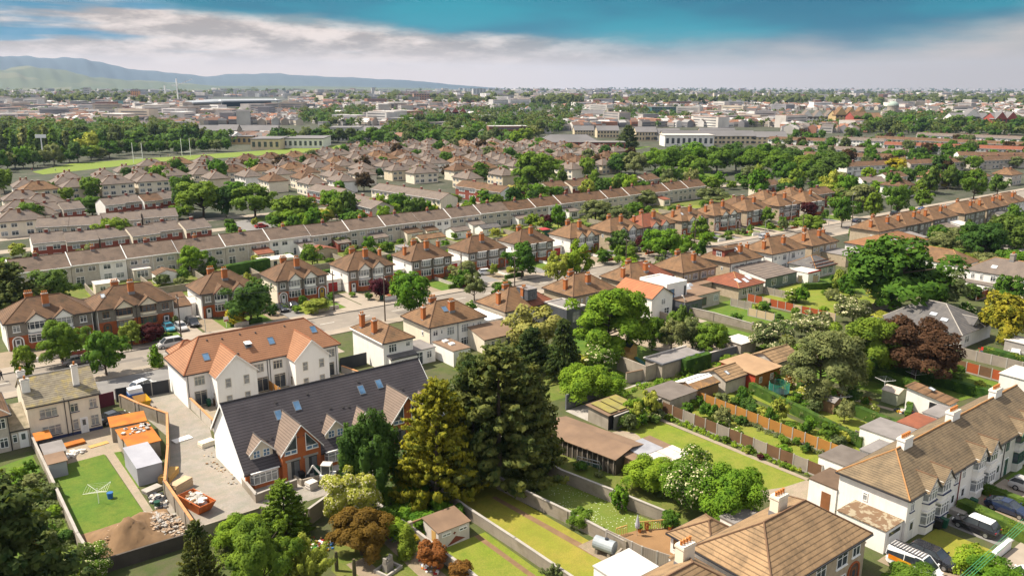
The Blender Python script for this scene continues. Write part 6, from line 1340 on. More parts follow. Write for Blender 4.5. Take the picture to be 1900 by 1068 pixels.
def city():
 V = []; F = []; Cc = []; k = 0
 def add(cx, cy, w, d, h, a, wc, rc, pitched):
  nonlocal k
  c, s = math.cos(a), math.sin(a); b = len(V); r = h + (d * .3 if pitched else 0)
  for x, y, z in ((-w, -d, 0), (w, -d, 0), (w, d, 0), (-w, d, 0), (-w, -d, h), (w, -d, h), (w, d, h), (-w, d, h), (-w, 0, r), (w, 0, r)): V.append((cx + (x * c - y * s) / 2, cy + (x * s + y * c) / 2, z))
  fs = [(0, 1, 5, 4), (2, 3, 7, 6)]; cl = [wc, wc]
  if pitched: fs += [(1, 2, 6, 9, 5), (3, 0, 4, 8, 7), (4, 5, 9, 8), (6, 7, 8, 9)]; cl += [wc, wc, rc, rc]
  else: fs += [(1, 2, 6, 5), (3, 0, 4, 7), (4, 5, 6, 7)]; cl += [wc, wc, rc]
  for f, q in zip(fs, cl): F.append(tuple(b + i for i in f)); Cc.append((q, len(f)))
  if h > 3.5:                                   # window rows as darker insets on the two long walls
   for sgn in (-1, 1):
    for z0 in np.arange(1.0, h - 1.6, 3.0):
     b = len(V)
     for x, z in ((-w * .42, z0), (w * .42, z0), (w * .42, z0 + 1.2), (-w * .42, z0 + 1.2)): V.append((cx + (x * c * 1 - sgn * (d + .1) / 2 * s * 1) * 1 if False else cx + (x * c - sgn * (d / 2 + .05) * s), cy + (x * s + sgn * (d / 2 + .05) * c), z))
     F.append((b, b + 1, b + 2, b + 3)); Cc.append(((0.14, 0.14, 0.15), 4))
 n = 0
 while n < 16500:
  py = 167 + 99.5 * rn.random() ** 1.75; px = rn.uniform(-40, 1940)
  if any(inside(px, py, w) for w in OPEN_) or (any(inside(px, py, w) for w in WOODS) and rn.random() > .04): continue
  if py > 248 and 1420 < px: continue
  dens = 1.0 if px < 1150 else .62
  if py < 178: dens *= .5 if px < 1100 else .35
  p = at(px, py); D = depth(p)
  if rn.random() > dens: continue
  big = rn.random() < .03 + (.08 if D > 2200 else 0); sc = min(2.4, max(1, D / 1600))
  w = rn.uniform(6, 14) * sc if not big else rn.uniform(20, 48) * min(sc, 1.6); d = rn.uniform(7, 10) * (1 if not big else 1.9); h = rn.uniform(4.5, 6.5) if not big else rn.uniform(7, 17 if D < 2500 else 22)
  cell = math.sin(p.x * .0021) * 2 + math.cos(p.y * .0017) * 2; a = cell + (math.pi / 2 if rn.random() < .3 else 0) + rn.normal() * .05
  wc = PALW[int(rn.integers(len(PALW)))]; rc = PALR[int(rn.integers(len(PALR)))]; v = rn.uniform(.65, 1.15)
  add(p.x, p.y, w, d, h, a, tuple(q * v for q in wc), tuple(q * v for q in rc), (not big and rn.random() < .8)); n += 1
 for d_, x, y, row in REST: add(x + 6, y + 4, 13, 8.6, 5.1, 0, (0.7, .62, .48), (.125, .09, .07), True)
 me = bpy.data.meshes.new('city_buildings'); me.from_pydata(V, [], F); at_ = me.color_attributes.new('tint', 'FLOAT_COLOR', 'CORNER')
 at_.data.foreach_set('color', np.concatenate([np.tile((*q, 1.0), m) for q, m in Cc]).astype(np.float32)); me.materials.append(TINT); me.update()
 return me
o = put(city(), 'city_buildings'); tag(o, 'dense far city of small roofs and pale blocks spreading to the horizon', 'buildings'); o['kind'] = 'stuff'
def far_trees(name, N, f, size, per, rr, dark):
 C = []; R = []
 while len(C) < N:
  px, py = rn.uniform(-40, 1940), f()
  iw = any(inside(px, py, w) for w in WOODS)
  if any(inside(px, py, w) for w in OPEN_) or (not iw and rn.random() > (.09 if px < 1150 else .2)): continue
  if py > 247 and not iw and 1420 < px: continue
  p = at(px, py); r = rr * rn.uniform(.6, 1.3); 
  for q in range(3): C.append((p.x + rn.normal() * r * .5, p.y + rn.normal() * r * .5, r * (.7 + .35 * q) * 1.1)); R.append(r * (.95 - .15 * q))
 C = np.array(C); R = np.array(R); me = leaf_mesh(name, C, R, len(C) * per, size, rn, C.mean(0) - [0, 0, 4000]); me.materials[0] = LEAF[dark]
 o = put(me, name); o['kind'] = 'stuff'; return o
tag(far_trees('far_woods', 4600, lambda: 196 + 76 * rn.random(), 1.5, 16, 4.2, 'dark'), 'far woods and garden trees between the roofs beyond the estate', 'trees')
tag(far_trees('far_woods', 2900, lambda: 196 + 70 * rn.random(), 1.6, 15, 4.6, 'con'), 'darker crowns of the far woods and parks beyond the estate', 'trees')
tag(far_trees('horizon_woods', 3800, lambda: 164.9 + 32 * rn.random() ** 1.3, 5.5, 10, 9.0, 'con'), 'dark blue green woods strung along the horizon', 'trees')
# ------------------------------------------------------------------ hills on the horizon
HILLF = mat('hill_fields', (0.07, 0.085, 0.065), (0.11, 0.115, 0.08), 0.0009, 0.95, c3=None); HILLM = mat('haze_blue_hill', (0.04, 0.062, 0.082), (0.06, 0.082, 0.098), 0.0005, 0.95)  # blue of the distance haze is put into the mountain colour
def hill_tex(m):
 nt = m.node_tree; N = nt.nodes; L = nt.links; bs = N['Principled BSDF']; src = bs.inputs['Base Color'].links[0].from_socket
 v = N.new('ShaderNodeTexVoronoi'); v.inputs['Scale'].default_value = .0022; geo = N.new('ShaderNodeNewGeometry'); L.new(geo.outputs['Position'], v.inputs['Vector'])
 cr = N.new('ShaderNodeValToRGB'); L.new(v.outputs['Color'], cr.inputs[0]); cr.color_ramp.elements[0].color = (.03, .05, .025, 1); cr.color_ramp.elements[1].color = (.17, .145, .075, 1); e = cr.color_ramp.elements.new(.6); e.color = (.06, .08, .035, 1)
 mx = N.new('ShaderNodeMix'); mx.data_type = 'RGBA'; mx.inputs[0].default_value = .6; L.new(src, mx.inputs[6]); L.new(cr.outputs[0], mx.inputs[7]); L.new(mx.outputs[2], bs.inputs['Base Color'])
hill_tex(HILLF)
def hills(name, prof, D0, D1, m, seed, label, rough=.10):
 prof = sorted(prof); xs = np.array([p[0] for p in prof]); ys = np.array([p[1] for p in prof]); nx, ny = 260, 26; rng = np.random.default_rng(seed)
 nz = np.cumsum(rng.normal(size=(nx, 4)), 0); V = []; F = []
 for j in range(ny):
  t = j / (ny - 1); D = D0 + (D1 - D0) * t; pk = .62; sh = (math.sin(t / pk * math.pi / 2) ** 1.5 if t < pk else math.cos((t - pk) / (1 - pk) * math.pi / 2))
  for i in range(nx):
   px = xs[0] + (xs[-1] - xs[0]) * i / (nx - 1); y = np.interp(px, xs, ys); hz = 158 + (px - 950) * .0035
   Dp = D0 + (D1 - D0) * pk; hpk = max(0, (hz - y) / FPX * Dp + 8)
   rel = (math.sin(px * .035 + t * 7) + math.sin(px * .083 + t * 13 + 2) + .6 * math.sin(px * .19 + t * 5)) * rough * sh * (1 - sh * .8)
   d = FWD * FPX + RT * (px - 950) - UPV * (hz - 534); d = Vector((d.x, d.y, 0)).normalized(); V.append((d.x * D, d.y * D, max(-5, hpk * (sh + rel) - 5)))
 for j in range(ny - 1):
  for i in range(nx - 1): a_ = j * nx + i; F.append((a_, a_ + 1, a_ + nx + 1, a_ + nx))
 b = MB().mesh(V, F, m); o = b.build(name, smooth=True); o['kind'] = 'structure'; o['label'] = label; return o
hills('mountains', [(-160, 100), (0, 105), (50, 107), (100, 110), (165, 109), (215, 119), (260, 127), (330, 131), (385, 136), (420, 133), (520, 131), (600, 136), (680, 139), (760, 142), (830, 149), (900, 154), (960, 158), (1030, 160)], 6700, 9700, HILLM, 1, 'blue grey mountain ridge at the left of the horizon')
hills('foothills', [(-160, 125), (0, 124), (40, 119), (100, 123), (170, 134), (240, 140), (330, 144), (420, 150), (520, 149), (640, 151), (760, 153), (860, 157), (940, 160)], 5300, 7200, HILLF, 2, 'green foothills with pale fields before the mountains', .16)
hills('horizon_rise', [(880, 160), (1000, 158.5), (1200, 160), (1400, 161), (1550, 160.5), (1700, 161.5), (1850, 162.5), (2060, 164)], 6800, 9600, mat('far_wooded_rise', (0.03, 0.05, 0.03), (0.06, 0.075, 0.045), .002, .95), 3, 'low wooded rise along the right of the horizon')
# ------------------------------------------------------------------ landmarks of the city
def lm(name, label, x0, x1, by, ty, dm, wall, roofm, roof='flat', rows=2, cols=6, gl=GL, rise=None, cat='building', bay=None):
 a, c = at(x0, by), at(x1, by); d = c - a; w = d.length; rz = math.atan2(d.y, d.x); m = (a + c) / 2; h = top_z(m.x, m.y, ty); rs = rise or (min(w, dm) * .28 if roof != 'flat' else 0); hw = h - rs
 r = thing(name, label, cat, (a.x, a.y, 0), rz); r['_w'] = w; r['_d'] = dm
 b = MB(); walls(b, w, dm, hw, wall, wall, gable=roof == 'gable', rise=rs); b.build('wall', r); b = MB()
 if roof == 'flat': b.box(-.4, -.4, hw, w + .4, dm + .4, hw + .6, roofm)
 else: roof_parts(b, w, dm, hw, roof, rs, .5, roofm, RIDGED)
 b.build('roof', r)
 if roof == 'sidegables': pass
 me = None; ww = w / cols * .5; wh = hw / rows * .5
 for i in range(cols):
  for j in range(rows):
   if me is None: q = MB(); q.box(-ww / 2, -.12, 0, ww / 2, 0, wh, gl); me = q.data('window')
   put(me, 'window', r, (w * (i + .5) / cols, 0, hw * (j + .28) / rows))
 return r
def gables(r, n, gw, rise, m, tile, h=None):
 w, d = r['_w'], r['_d']; hw = h
 for i in range(n): c = w * (i + .5) / n; gablet(r, c - gw / 2, c + gw / 2, hw, rise, -.6, d * .5, tile, RIDGED, m, m, ov=.2)
YEL = mat('buff_yellow_brick', (0.5, 0.36, 0.17), (0.42, 0.3, 0.15), .05); REDB = mat('old_red_brick', (0.33, 0.07, 0.05), (0.25, 0.06, 0.045), .08); GST = mat('grey_rubble_stone', (0.33, 0.29, 0.235), (0.25, 0.22, 0.18), .08); SLT = mat('far_slate_roof', (0.17, 0.16, 0.16), (0.13, 0.125, 0.125), .05); WST = mat('white_stucco', (0.78, 0.75, 0.7), rough=.9)
r = lm('modern_college', 'white modern college with stepped grey roofs behind the playing field', 612, 668, 262, 238, 26, WST, SLT, rows=3, cols=8); lm('modern_college_wing', 'sloping grey roofed wing of the white modern college', 655, 712, 258, 236, 40, WST, SLT, 'gable', 2, 7, rise=4)
lm('sports_hall', 'long buff sports hall beside the playing field', 466, 520, 278, 259, 30, mat('buff_panels', (.62, .5, .34), rough=.9), SLT, rows=1, cols=5); lm('sports_hall', 'low white sports hall right of the buff one', 516, 600, 275, 258, 34, WST, SLT, rows=1, cols=9)
for i, (a_, c_, b_, t_, l_) in enumerate(((363, 405, 250, 233, 'left range of the grey stone college'), (404, 440, 262, 232, 'gabled middle range of the grey stone college'), (438, 514, 252, 233, 'right range of the grey stone college'))): r = lm('stone_college', l_, a_, c_, b_, t_, 16, GST, SLT, 'gable', 3, 6); 
lm('clinic', 'low buff building between the stone college and the sports hall', 430, 468, 268, 254, 20, YEL, SLT, rows=1, cols=4)
r = lm('red_brick_mansion', 'red brick gabled mansion among the far trees', 824, 866, 222, 205, 22, REDB, SLT, 'gable', 3, 6, rise=5); gables(r, 3, 9, 6, REDB, SLT, 10)
lm('hospital', 'broad brown hospital block in the far city', 768, 816, 190, 174, 60, mat('brown_panels', (.36, .2, .13), rough=.9), SLT, rows=4, cols=10); lm('hospital_annex', 'grey annex left of the brown hospital block', 748, 776, 190, 182, 40, GST, SLT, rows=2, cols=6)
lm('flats', 'pale stone flats with two blocks in the far trees', 698, 716, 210, 195, 16, mat('pale_stone', (.6, .52, .42), rough=.9), SLT, rows=4, cols=3); lm('flats', 'second pale stone flats right of its twin', 714, 732, 209, 194, 16, MATS['pale_stone'], SLT, rows=4, cols=3)
for x0, x1, b_, t_, l_ in ((157, 167, 186, 163, 'pale tower block at the left of the far city'), (124, 131, 184, 172, 'slim pale tower in the left of the far city'), (244, 258, 187, 169, 'orange and white office tower left of the crane'), (212, 222, 205, 187, 'teal glazed block in the left of the far city'), (622, 642, 182, 167, 'grey twin tower block in the centre of the far city'), (690, 697, 178, 163, 'white slab tower right of the twin tower'), (878, 902, 178, 165, 'white office blocks right of the hospital')):
 lm('tower_block', l_, x0, x1, b_, t_, 22, mat('teal_glass_panels', (.1, .3, .3), rough=.4) if 'teal' in l_ else mat('orange_panels', (.6, .3, .12), rough=.8) if 'orange' in l_ else mat('pale_tower_concrete', (.5, .49, .47), rough=.9), SLT, rows=6, cols=4)
lm('office', 'long white office row in the middle of the left city', 160, 225, 219, 207, 24, WST, SLT, rows=2, cols=10); lm('office', 'cream office row right of the white one', 222, 300, 222, 210, 24, mat('cream_office', (.68, .58, .45), rough=.9), SLT, rows=2, cols=12); lm('office', 'blue and white warehouse in the left city', 58, 140, 210, 200, 40, mat('blue_white_cladding', (.4, .47, .55), rough=.7), SLT, rows=1, cols=12)
# domed church
p = at(1655, 216); H = top_z(p.x, p.y, 186); s = H / 30; r = thing('domed_church', 'grey domed church rising above the far trees at right', 'church', (p.x, p.y, 0), 0.0)
MB().box(-16 * s, -11 * s, 0, 16 * s, 11 * s, 12 * s, GST).build('nave', r); MB().lathe([(10 * s, 0), (10 * s, 19 * s), (10.6 * s, 19 * s), (10.6 * s, 20 * s)], GST, 20).build('drum', r)
COP = mat('pale_green_copper', (0.3, 0.36, 0.31), (.24, .3, .26), .1); MB().lathe([(10 * s * math.cos(t), 20 * s + 8 * s * math.sin(t)) for t in np.linspace(0, 1.45, 8)], COP, 20).build('dome', r); MB().lathe([(1.2 * s, 27.5 * s), (1.1 * s, 30 * s), (.1, 31.5 * s)], GST, 8).build('lantern', r)
p = at(1427, 190); H = top_z(p.x, p.y, 167); MB().lathe([(4.2, 0), (3.6, H * .92), (4.4, H * .93), (4.3, H * .96), (.2, H)], GST, 12).build('round_tower', None, p); tag(bpy.data.objects['round_tower'], 'tall slender stone tower on the right horizon', 'tower')
r = lm('white_gabled_terrace', 'white gabled row left of the buff apartments at far right', 1486, 1550, 230, 211, 18, WST, TGREYB, 'gable', 3, 9); gables(r, 3, 14, 8, WST, TGREYB, 9)
r = lm('buff_apartments', 'buff and orange gabled apartments at far right', 1549, 1606, 234, 206, 20, YEL, TBROWN2, 'gable', 4, 8); gables(r, 3, 14, 9, YEL, TBROWN2, 13); lm('brick_apartments', 'dark brick end block of the buff apartments', 1582, 1610, 238, 208, 20, REDB, TBROWN, 'gable', 4, 4); lm('buff_apartments', 'smaller buff apartments between the brick block and the dome', 1608, 1636, 230, 210, 20, YEL, TBROWN2, 'gable', 3, 4)
r = lm('white_institution', 'white georgian institution among dark trees at far right', 1768, 1836, 236, 210, 22, WST, SLT, 'gable', 3, 9); gables(r, 1, 20, 9, WST, SLT, 12); r = lm('brick_institution', 'dark red brick victorian building at the far right edge', 1845, 1885, 240, 210, 22, REDB, SLT, 'gable', 3, 6); gables(r, 2, 14, 8, REDB, SLT, 11)
lm('school', 'flat roofed white school behind the park wood', 1233, 1324, 272, 252, 18, WST, FLATP, rows=1, cols=9); lm('school_hall', 'flat white canopy building right of the cedar', 1195, 1236, 262, 252, 12, WST, FLATP, rows=1, cols=3)
lm('old_school', 'long slate roofed old school left of the cedar', 1000, 1112, 273, 251, 18, REDB, SLT, 'hip', 1, 12); lm('club_house', 'low brick club house beside the cedar', 1088, 1160, 276, 265, 12, BRICKD, FLATG, rows=1, cols=8)
for i, (x0, x1, b_, t_) in enumerate(((1066, 1102, 252, 234), (1108, 1148, 256, 234), (1180, 1218, 262, 236), (1215, 1262, 262, 239), (1230, 1290, 268, 243), (1282, 1340, 268, 243), (1338, 1400, 268, 243), (1395, 1460, 268, 245), (1300, 1365, 254, 238))): lm('slate_roofed_terrace', 'slate roofed buff terrace of the new estate beyond the park wood, %s from the left' % nth(i), x0, x1, b_, t_, 14, mat('buff_render', (.6, .49, .33), rough=.9), SLT, 'gable', 2, 7)
lm('stone_church', 'grey stone church with square tower in the far trees', 1081, 1122, 222, 205, 18, GST, SLT, 'gable', 1, 8); lm('church_tower', 'square stone tower at the end of the far church', 1128, 1136, 224, 202, 12, GST, GST, rows=2, cols=1); lm('glass_office', 'green glazed office block in the far trees', 1209, 1254, 213, 199, 26, mat('green_glass_wall', (.07, .16, .16), rough=.3), SLT, rows=3, cols=9)
for i in range(5): lm('yellow_apartments', 'yellow apartments row under a dark roof at middle right, %s from the left' % nth(i), 1274 + i * 31, 1303 + i * 31, 229 - i * .6, 217 - i * .3, 14, YEL, SLT, 'gable', 2, 5)
# stadium
a = at(425, 205); c = at(528, 203); d = c - a; w = d.length; rz = math.atan2(d.y, d.x); h = top_z(a.x, a.y, 185.5); r = thing('stadium', 'large stadium with dark blue stands and pale roof in the far city', 'stadium', (a.x, a.y, 0), rz); SEAT = mat('dark_blue_seats', (0.02, 0.05, 0.075), (0.03, 0.08, 0.11), .02)
b = MB(); b.hexa([(0, 10, 3), (w, 10, 3), (w, 60, 3), (0, 60, 3), (-6, 60, 3.2), (w + 6, 60, 3.2), (w + 6, 62, h * .86), (-6, 62, h * .86)], SEAT); b.build('upper_stand', r)
b = MB(); b.box(-10, 0, 0, w + 10, 9, h * .32, GST); b.build('lower_stand', r); b = MB(); b.box(0, -.3, h * .1, w, 0, h * .22, SEAT); b.build('stand_front', r)
b = MB(); b.slab([(-14, 28, h * .9), (w + 10, 28, h * .9), (w + 14, 75, h), (-10, 75, h)], 2.5, mat('pale_steel_roof', (.3, .32, .34), rough=.6)); b.build('stand_roof', r)
b = MB(); b.slab([(-62, 6, h * .80), (-2, 16, h * .86), (2, 64, h * .97), (-58, 50, h * .9)], 2.5, MATS['pale_steel_roof']); b.build('side_roof', r); b = MB(); b.box(-58, 14, 0, -8, 44, h * .66, GST); b.build('side_stand', r)
b = MB(); b.tube((-8, 4, 0), (-2, 30, h), 1.2, PVC); b.tube((-20, 4, 0), (-2, 30, h), 1.0, PVC); b.tube((w + 8, 10, 0), (w + 3, 40, h), 1.2, PVC); b.build('steel_mast', r)
# cranes, floodlight, rugby posts
for px, by, ty, jl, l_ in ((331, 190, 146, 1, 'white tower crane over the left of the city'), (308, 188, 159, -1, 'smaller tower crane left of the white one')):
 p = at(px, by); h = top_z(p.x, p.y, ty); r = thing('tower_crane', l_, 'crane', p, 0); MB().box(-1.3, -1.3, 0, 1.3, 1.3, h, PVC).build('mast', r); MB().tube((0, 0, h * .72), (RT.x * jl * 40, RT.y * jl * 40, h * .76 if jl < 0 else h * .98), 1.0, PVC, 4).build('jib', r); MB().tube((0, 0, h * .72), (-RT.x * jl * 14, -RT.y * jl * 14, h * .72), 1.4, PVC, 4).build('counter_jib', r)
p = at(80, 288); h = top_z(p.x, p.y, 256); r = thing('floodlight', 'white floodlight mast beside the dark field trees', 'floodlight', p, 0); MB().tube((0, 0, 0), (0, 0, h), .35, PVC, 6).build('mast', r); MB().cbox(0, 0, h, 7, .5, 2.2, PVC, math.atan2(RT.y, RT.x)).build('lamp_panel', r)
for i, px in enumerate((257, 346)):
 p = at(px, 303 - i * 12); r = thing('rugby_posts', 'tall white rugby posts at the %s end of the playing field' % ('near', 'far')[i], 'goalposts', p, math.atan2(RT.y, RT.x)); b = MB(); [b.tube((q, 0, 0), (q, 0, 12), .16, PVC, 5) for q in (-2.8,)]; b.build('post', r); MB().tube((2.8, 0, 0), (2.8, 0, 12), .16, PVC, 5).build('post', r); MB().tube((-2.8, 0, 3), (2.8, 0, 3), .14, PVC, 5).build('crossbar', r)
# haze
HZ = bpy.data.materials.new('haze'); HZ.use_nodes = True; nt = HZ.node_tree; nt.nodes.remove(nt.nodes['Principled BSDF']); pv = nt.nodes.new('ShaderNodeVolumePrincipled'); pv.inputs['Color'].default_value = (0.52, 0.71, 0.98, 1); pv.inputs['Density'].default_value = 0.000044; pv.inputs['Anisotropy'].default_value = 0.2
nt.links.new(pv.outputs[0], nt.nodes['Material Output'].inputs['Volume'])
o = MB().box(-10600, -10600, -20, 10600, 10600, 340, HZ).build('haze'); o['kind'] = 'stuff'; tag(o, 'thin pale blue haze lying over the whole city', 'haze')
# ------------------------------------------------------------------ garden walls, fences, hedges
CAPO = mat('orange_brick_coping', (0.5, 0.24, 0.1), (0.42, 0.2, 0.085), 1.5); BLOCK = mat('grey_blockwork', (0.30, 0.255, 0.205), (0.235, 0.2, 0.16), .5, kind='block', c3=(.2, .17, .12))
BLOCKB = mat('bluish_blockwork', (0.14, 0.145, 0.16), (0.12, 0.12, 0.13), .5, kind='block'); RENDG = mat('weathered_render_wall', (0.36, 0.31, 0.25), (0.27, 0.23, 0.185), .5, kind='wall', c3=(.16, .13, .1), bump=.2)
PLANKO = mat('orange_timber_fence', (0.40, 0.185, 0.04), (0.33, 0.15, 0.034), .6, kind='plank'); PLANKB = mat('brown_timber_fence', (0.16, 0.085, 0.045), (0.125, 0.068, 0.036), .6, kind='plank'); PLANKR = mat('red_stained_fence', (0.34, 0.075, 0.022), (0.28, 0.06, 0.02), .6, kind='plank')
PLANKP = mat('pale_new_fence_panel', (0.5, 0.38, 0.24), (0.44, 0.33, 0.21), .6, kind='plank'); PLANKG = mat('weathered_grey_fence', (0.3, 0.255, 0.205), (0.24, 0.205, 0.17), .6, kind='plank'); DARKM = mat('dark_painted_metal', (0.03, 0.033, 0.04), rough=.5); MARO = mat('maroon_painted_gate', (0.115, 0.018, 0.03), rough=.6)
def wall_run(label, pts, h, m, t=.22, cap=None, piers=0.0, name='garden_wall', cat='wall', z=0.0, ch=.1):
 x0, y0 = pts[0]; r = thing(name, label, cat, (x0, y0, z)); b = MB(); c = MB(); pr = MB(); hs = h if isinstance(h, (list, tuple)) else [h] * len(pts)
 for k, (p, q) in enumerate(zip(pts, pts[1:])):
  d = Vector((q[0] - p[0], q[1] - p[1], 0)); L = d.length; d.normalize(); n = Vector((-d.y, d.x, 0)) * t / 2; a = Vector((p[0] - x0, p[1] - y0, 0)); e = Vector((q[0] - x0, q[1] - y0, 0)) + d * (t * .45 if k < len(pts) - 2 else 0)
  up = lambda v, s: Vector((0, 0, v)) + s
  b.hexa([up(-.3, a - n), up(-.3, e - n), up(-.3, e + n), up(-.3, a + n), up(hs[k], a - n), up(hs[k + 1], e - n), up(hs[k + 1], e + n), up(hs[k], a + n)], m)
  if cap: n2 = n * 1.35; c.hexa([up(hs[k], a - n2), up(hs[k + 1], e - n2), up(hs[k + 1], e + n2), up(hs[k], a + n2), up(hs[k] + ch, a - n2), up(hs[k + 1] + ch, e - n2), up(hs[k + 1] + ch, e + n2), up(hs[k] + ch, a + n2)], cap)
  if piers:
   for i in range(int(L / piers) + 1): s = a + d * min(L, i * piers); pr.cbox(s.x, s.y, -.3, t * 1.7, t * 1.7, hs[k] + .32, m if cap else CONC, math.atan2(d.y, d.x)); pr.build('pier', r); pr = MB()
 b.build('wall', r)
 if cap: c.build('coping', r)
 return r
def fence_run(label, p, q, h, mats, bay=1.9, name='timber_fence', post=None):
 "panel fence of bays between posts; each panel and each post a part"
 d = Vector((q[0] - p[0], q[1] - p[1], 0)); L = d.length; n = max(1, round(L / bay)); bw = L / n; rz = math.atan2(d.y, d.x); r = thing(name, label, 'fence', (p[0], p[1], 0), rz)
 pm = MB().box(-.07, -.07, 0, .07, .07, h + .08, post or CONC).data('post'); me = {}
 for i in range(n + 1): put(pm, 'post', r, (i * bw, 0, 0))
 for i in range(n):
  m = mats[i % len(mats)]
  if m.name not in me: me[m.name] = MB().box(.07, -.025, .22, bw - .07, .025, h, m).box(.07, -.04, .02, bw - .07, .04, .22, CONC).data('panel')
  put(me[m.name], 'panel', r, (i * bw, 0, 0))
 return r
def hedge(label, p, q, w, h, leaf='green', name='hedge'):
 d = Vector((q[0] - p[0], q[1] - p[1], 0)); L = d.length; rng = np.random.default_rng(int(abs(p[0] * 7 + p[1] * 13)) + 3); k = int(L * 2.6); k = max(k, 8)
 C = np.stack([rng.random(k) * L, (rng.random(k) - .5) * w * .7, .2 + rng.random(k) * (h - .35)], 1); n = min(14000, int(L * (w + 2 * h) * 34))
 S = max(.09, depth((p[0], p[1], 0)) * .00095); n = int(n * (.09 / S) ** 1.2); me = leaf_mesh(name, C, np.full(k, .42 * max(w, .8)), n, S, rng, np.array([L / 2, 0, 0.0]), keep_low=.3); me.materials[0] = LEAF[leaf]
 co = np.empty(len(me.vertices) * 3, np.float32); me.vertices.foreach_get('co', co); co = co.reshape(-1, 3); co[:, 0] = np.clip(co[:, 0], -.1, L + .1); co[:, 1] = np.clip(co[:, 1], -w / 2, w / 2) + rng.normal(size=len(co)) * .03; co[:, 2] = np.clip(co[:, 2], 0, h) + rng.normal(size=len(co)) * .03; me.vertices.foreach_set('co', co.reshape(-1)); me.update()
 core = MB().box(.1, -w / 2 + .12, 0, L - .1, w / 2 - .12, h - .14, LEAF['dark']); o = put(me, name, None, (p[0], p[1], 0), math.atan2(d.y, d.x)); core.build('inner_growth', o); return tag(o, label, 'hedge')
W_ = wall_run
W_('grey block wall with orange coping curving along the gravel yard', [(22.7, 122.5), (24.0, 117.5), (26.2, 111.3), (23.4, 100.7), (20.4, 91.0), (20.2, 80.2)], 1.95, BLOCK, cap=CAPO, piers=4.2)
W_('low rendered wall with orange coping between yard and new terrace patio', [(30.7, 116.0), (30.7, 101.4)], 1.6, DASHW, cap=CAPO, piers=4.8)
W_('long concrete wall left of the square lawn at lower left', [(10.4, 115.5), (10.4, 85.9), (10.7, 79.5)], 1.35, RENDG, cap=CONC)
W_('dark old wall behind the soil heap at the bottom left', [(10.8, 79.0), (19.2, 78.8)], 1.5, mat('shade_dark_brick', (.085, .07, .06), (.06, .05, .04), .8, kind='block'))  # the wall's shade is put into its dark colour
W_('grey wall below the gravel yard, behind the bright shrubs', [(19.6, 79.4), (27, 79.4), (30.5, 75.2)], 1.5, BLOCK)
W_('block wall beside the new brick gabled terrace', [(28.3, 88.2), (28.1, 83.3), (33.2, 83.9)], 1.0, BLOCK, cap=CONC)
W_('low block walls before the new entrances', [(33.6, 85.5), (33.8, 83.9), (38.6, 83.6)], .8, BLOCK)
W_('grey garden wall with dark opening behind the orange maple', [(30.8, 75.1), (35.6, 77.6)], 1.9, BLOCK, cap=CONC)
W_('concrete wall between the white shed garden and the yellow lawn', [(45.3, 76), (45.2, 66), (45.5, 58), (45.9, 40)], 1.25, BLOCK, cap=CONC, piers=0)
W_('concrete wall between the yellow lawn and the daisy lawn', [(51.3, 84), (51.5, 72.5), (52.1, 66), (53.2, 58), (53.9, 50.5)], [1.6, 1.6, 1.5, 1.5, 1.4], BLOCK, cap=CONC, piers=7.5)
W_('concrete wall right of the daisy lawn, half overgrown', [(58.7, 78), (58.9, 66), (60.2, 58.5), (61.8, 51.8)], [1.5, 1.5, 1.6, 1.3], BLOCK, cap=CONC)
W_('panelled concrete fence beside the timber deck', [(53.6, 53.0), (54.2, 48.6), (55.5, 45)], 1.7, PLANKG, t=.1, piers=1.6)
W_('low wall along the bottom garden of toys', [(37.9, 73), (38.3, 66), (38.6, 56), (38.6, 42)], 1.2, RENDG, cap=CONC)
W_('tall cracked render wall of the corner yard in the lane', [(92.2, 90), (91.9, 83.4), (99.2, 83.6)], 2.6, RENDG)
W_('low parapet wall at the corner yard, brown topped', [(88.6, 84.5), (91.8, 84.0)], 1.8, RENDG, cap=FELTB)
W_('blue grey block wall with pale coping in the lane', [(105.5, 82.8), (115.2, 82.3)], 1.9, BLOCKB, cap=FLATP)
W_('dark blue board wall behind the moss roofed carport', [(74.0, 82.4), (80.6, 83.2)], 2.3, BLOCKB)
W_('grey green wall along the front of the moss roofed carport', [(74.4, 72.9), (86.8, 73.6)], 2.0, mat('grey_green_wall', (.13, .135, .115), kind='wall'), cap=CONC)
W_('long concrete garden wall with stepped end behind the semis, middle right', [(127.2, 108), (128.3, 99), (129.1, 88.3)], [1.6, 1.7, 1.3], BLOCK, cap=CONC, piers=9)
W_('concrete wall of the next garden, beyond the long stepped wall', [(120.8, 107), (121.0, 97)], 1.5, BLOCK, cap=CONC)
W_('pale concrete post and panel wall behind the bright hedge at right', [(144.8, 58), (145.1, 40)], 1.8, PLANKG, t=.12, piers=2.4)
W_('white gate wall with rounded pier at the lower right corner', [(82.2, 27.2), (86.0, 27.2)], 1.0, WHITE, t=.3, cap=WHITE, piers=3.8)
W_('orange coped wall beside the cream house gate', [(20.9, 132.5), (20.4, 124.6)], 1.1, BRICK, cap=CAPO); W_('orange coped wall of the grey house front garden', [(4, 132), (9.6, 128), (9.6, 125.5)], 1.1, BRICK, cap=CAPO)
wall_run('dark sheet metal gate across the gravel yard', [(22.6, 125.2), (30.2, 124.5)], 2.1, DARKM, t=.08, piers=2.5, name='yard_gate', cat='gate'); wall_run('maroon boarded gate beside the cream house', [(19.0, 124.0), (22.2, 124.3)], 2.1, MARO, t=.08, name='boarded_gate', cat='gate')
wall_run('black boarded side gate between the orange roofed terrace and the white house', [(55.2, 117.5), (60.2, 117.6)], 2.2, DARKM, t=.08, name='side_gate', cat='gate'); W_('orange coped wall beside the black side gate', [(55.0, 116.4), (56.2, 111)], 1.2, DASHW, cap=CAPO)
F_ = fence_run
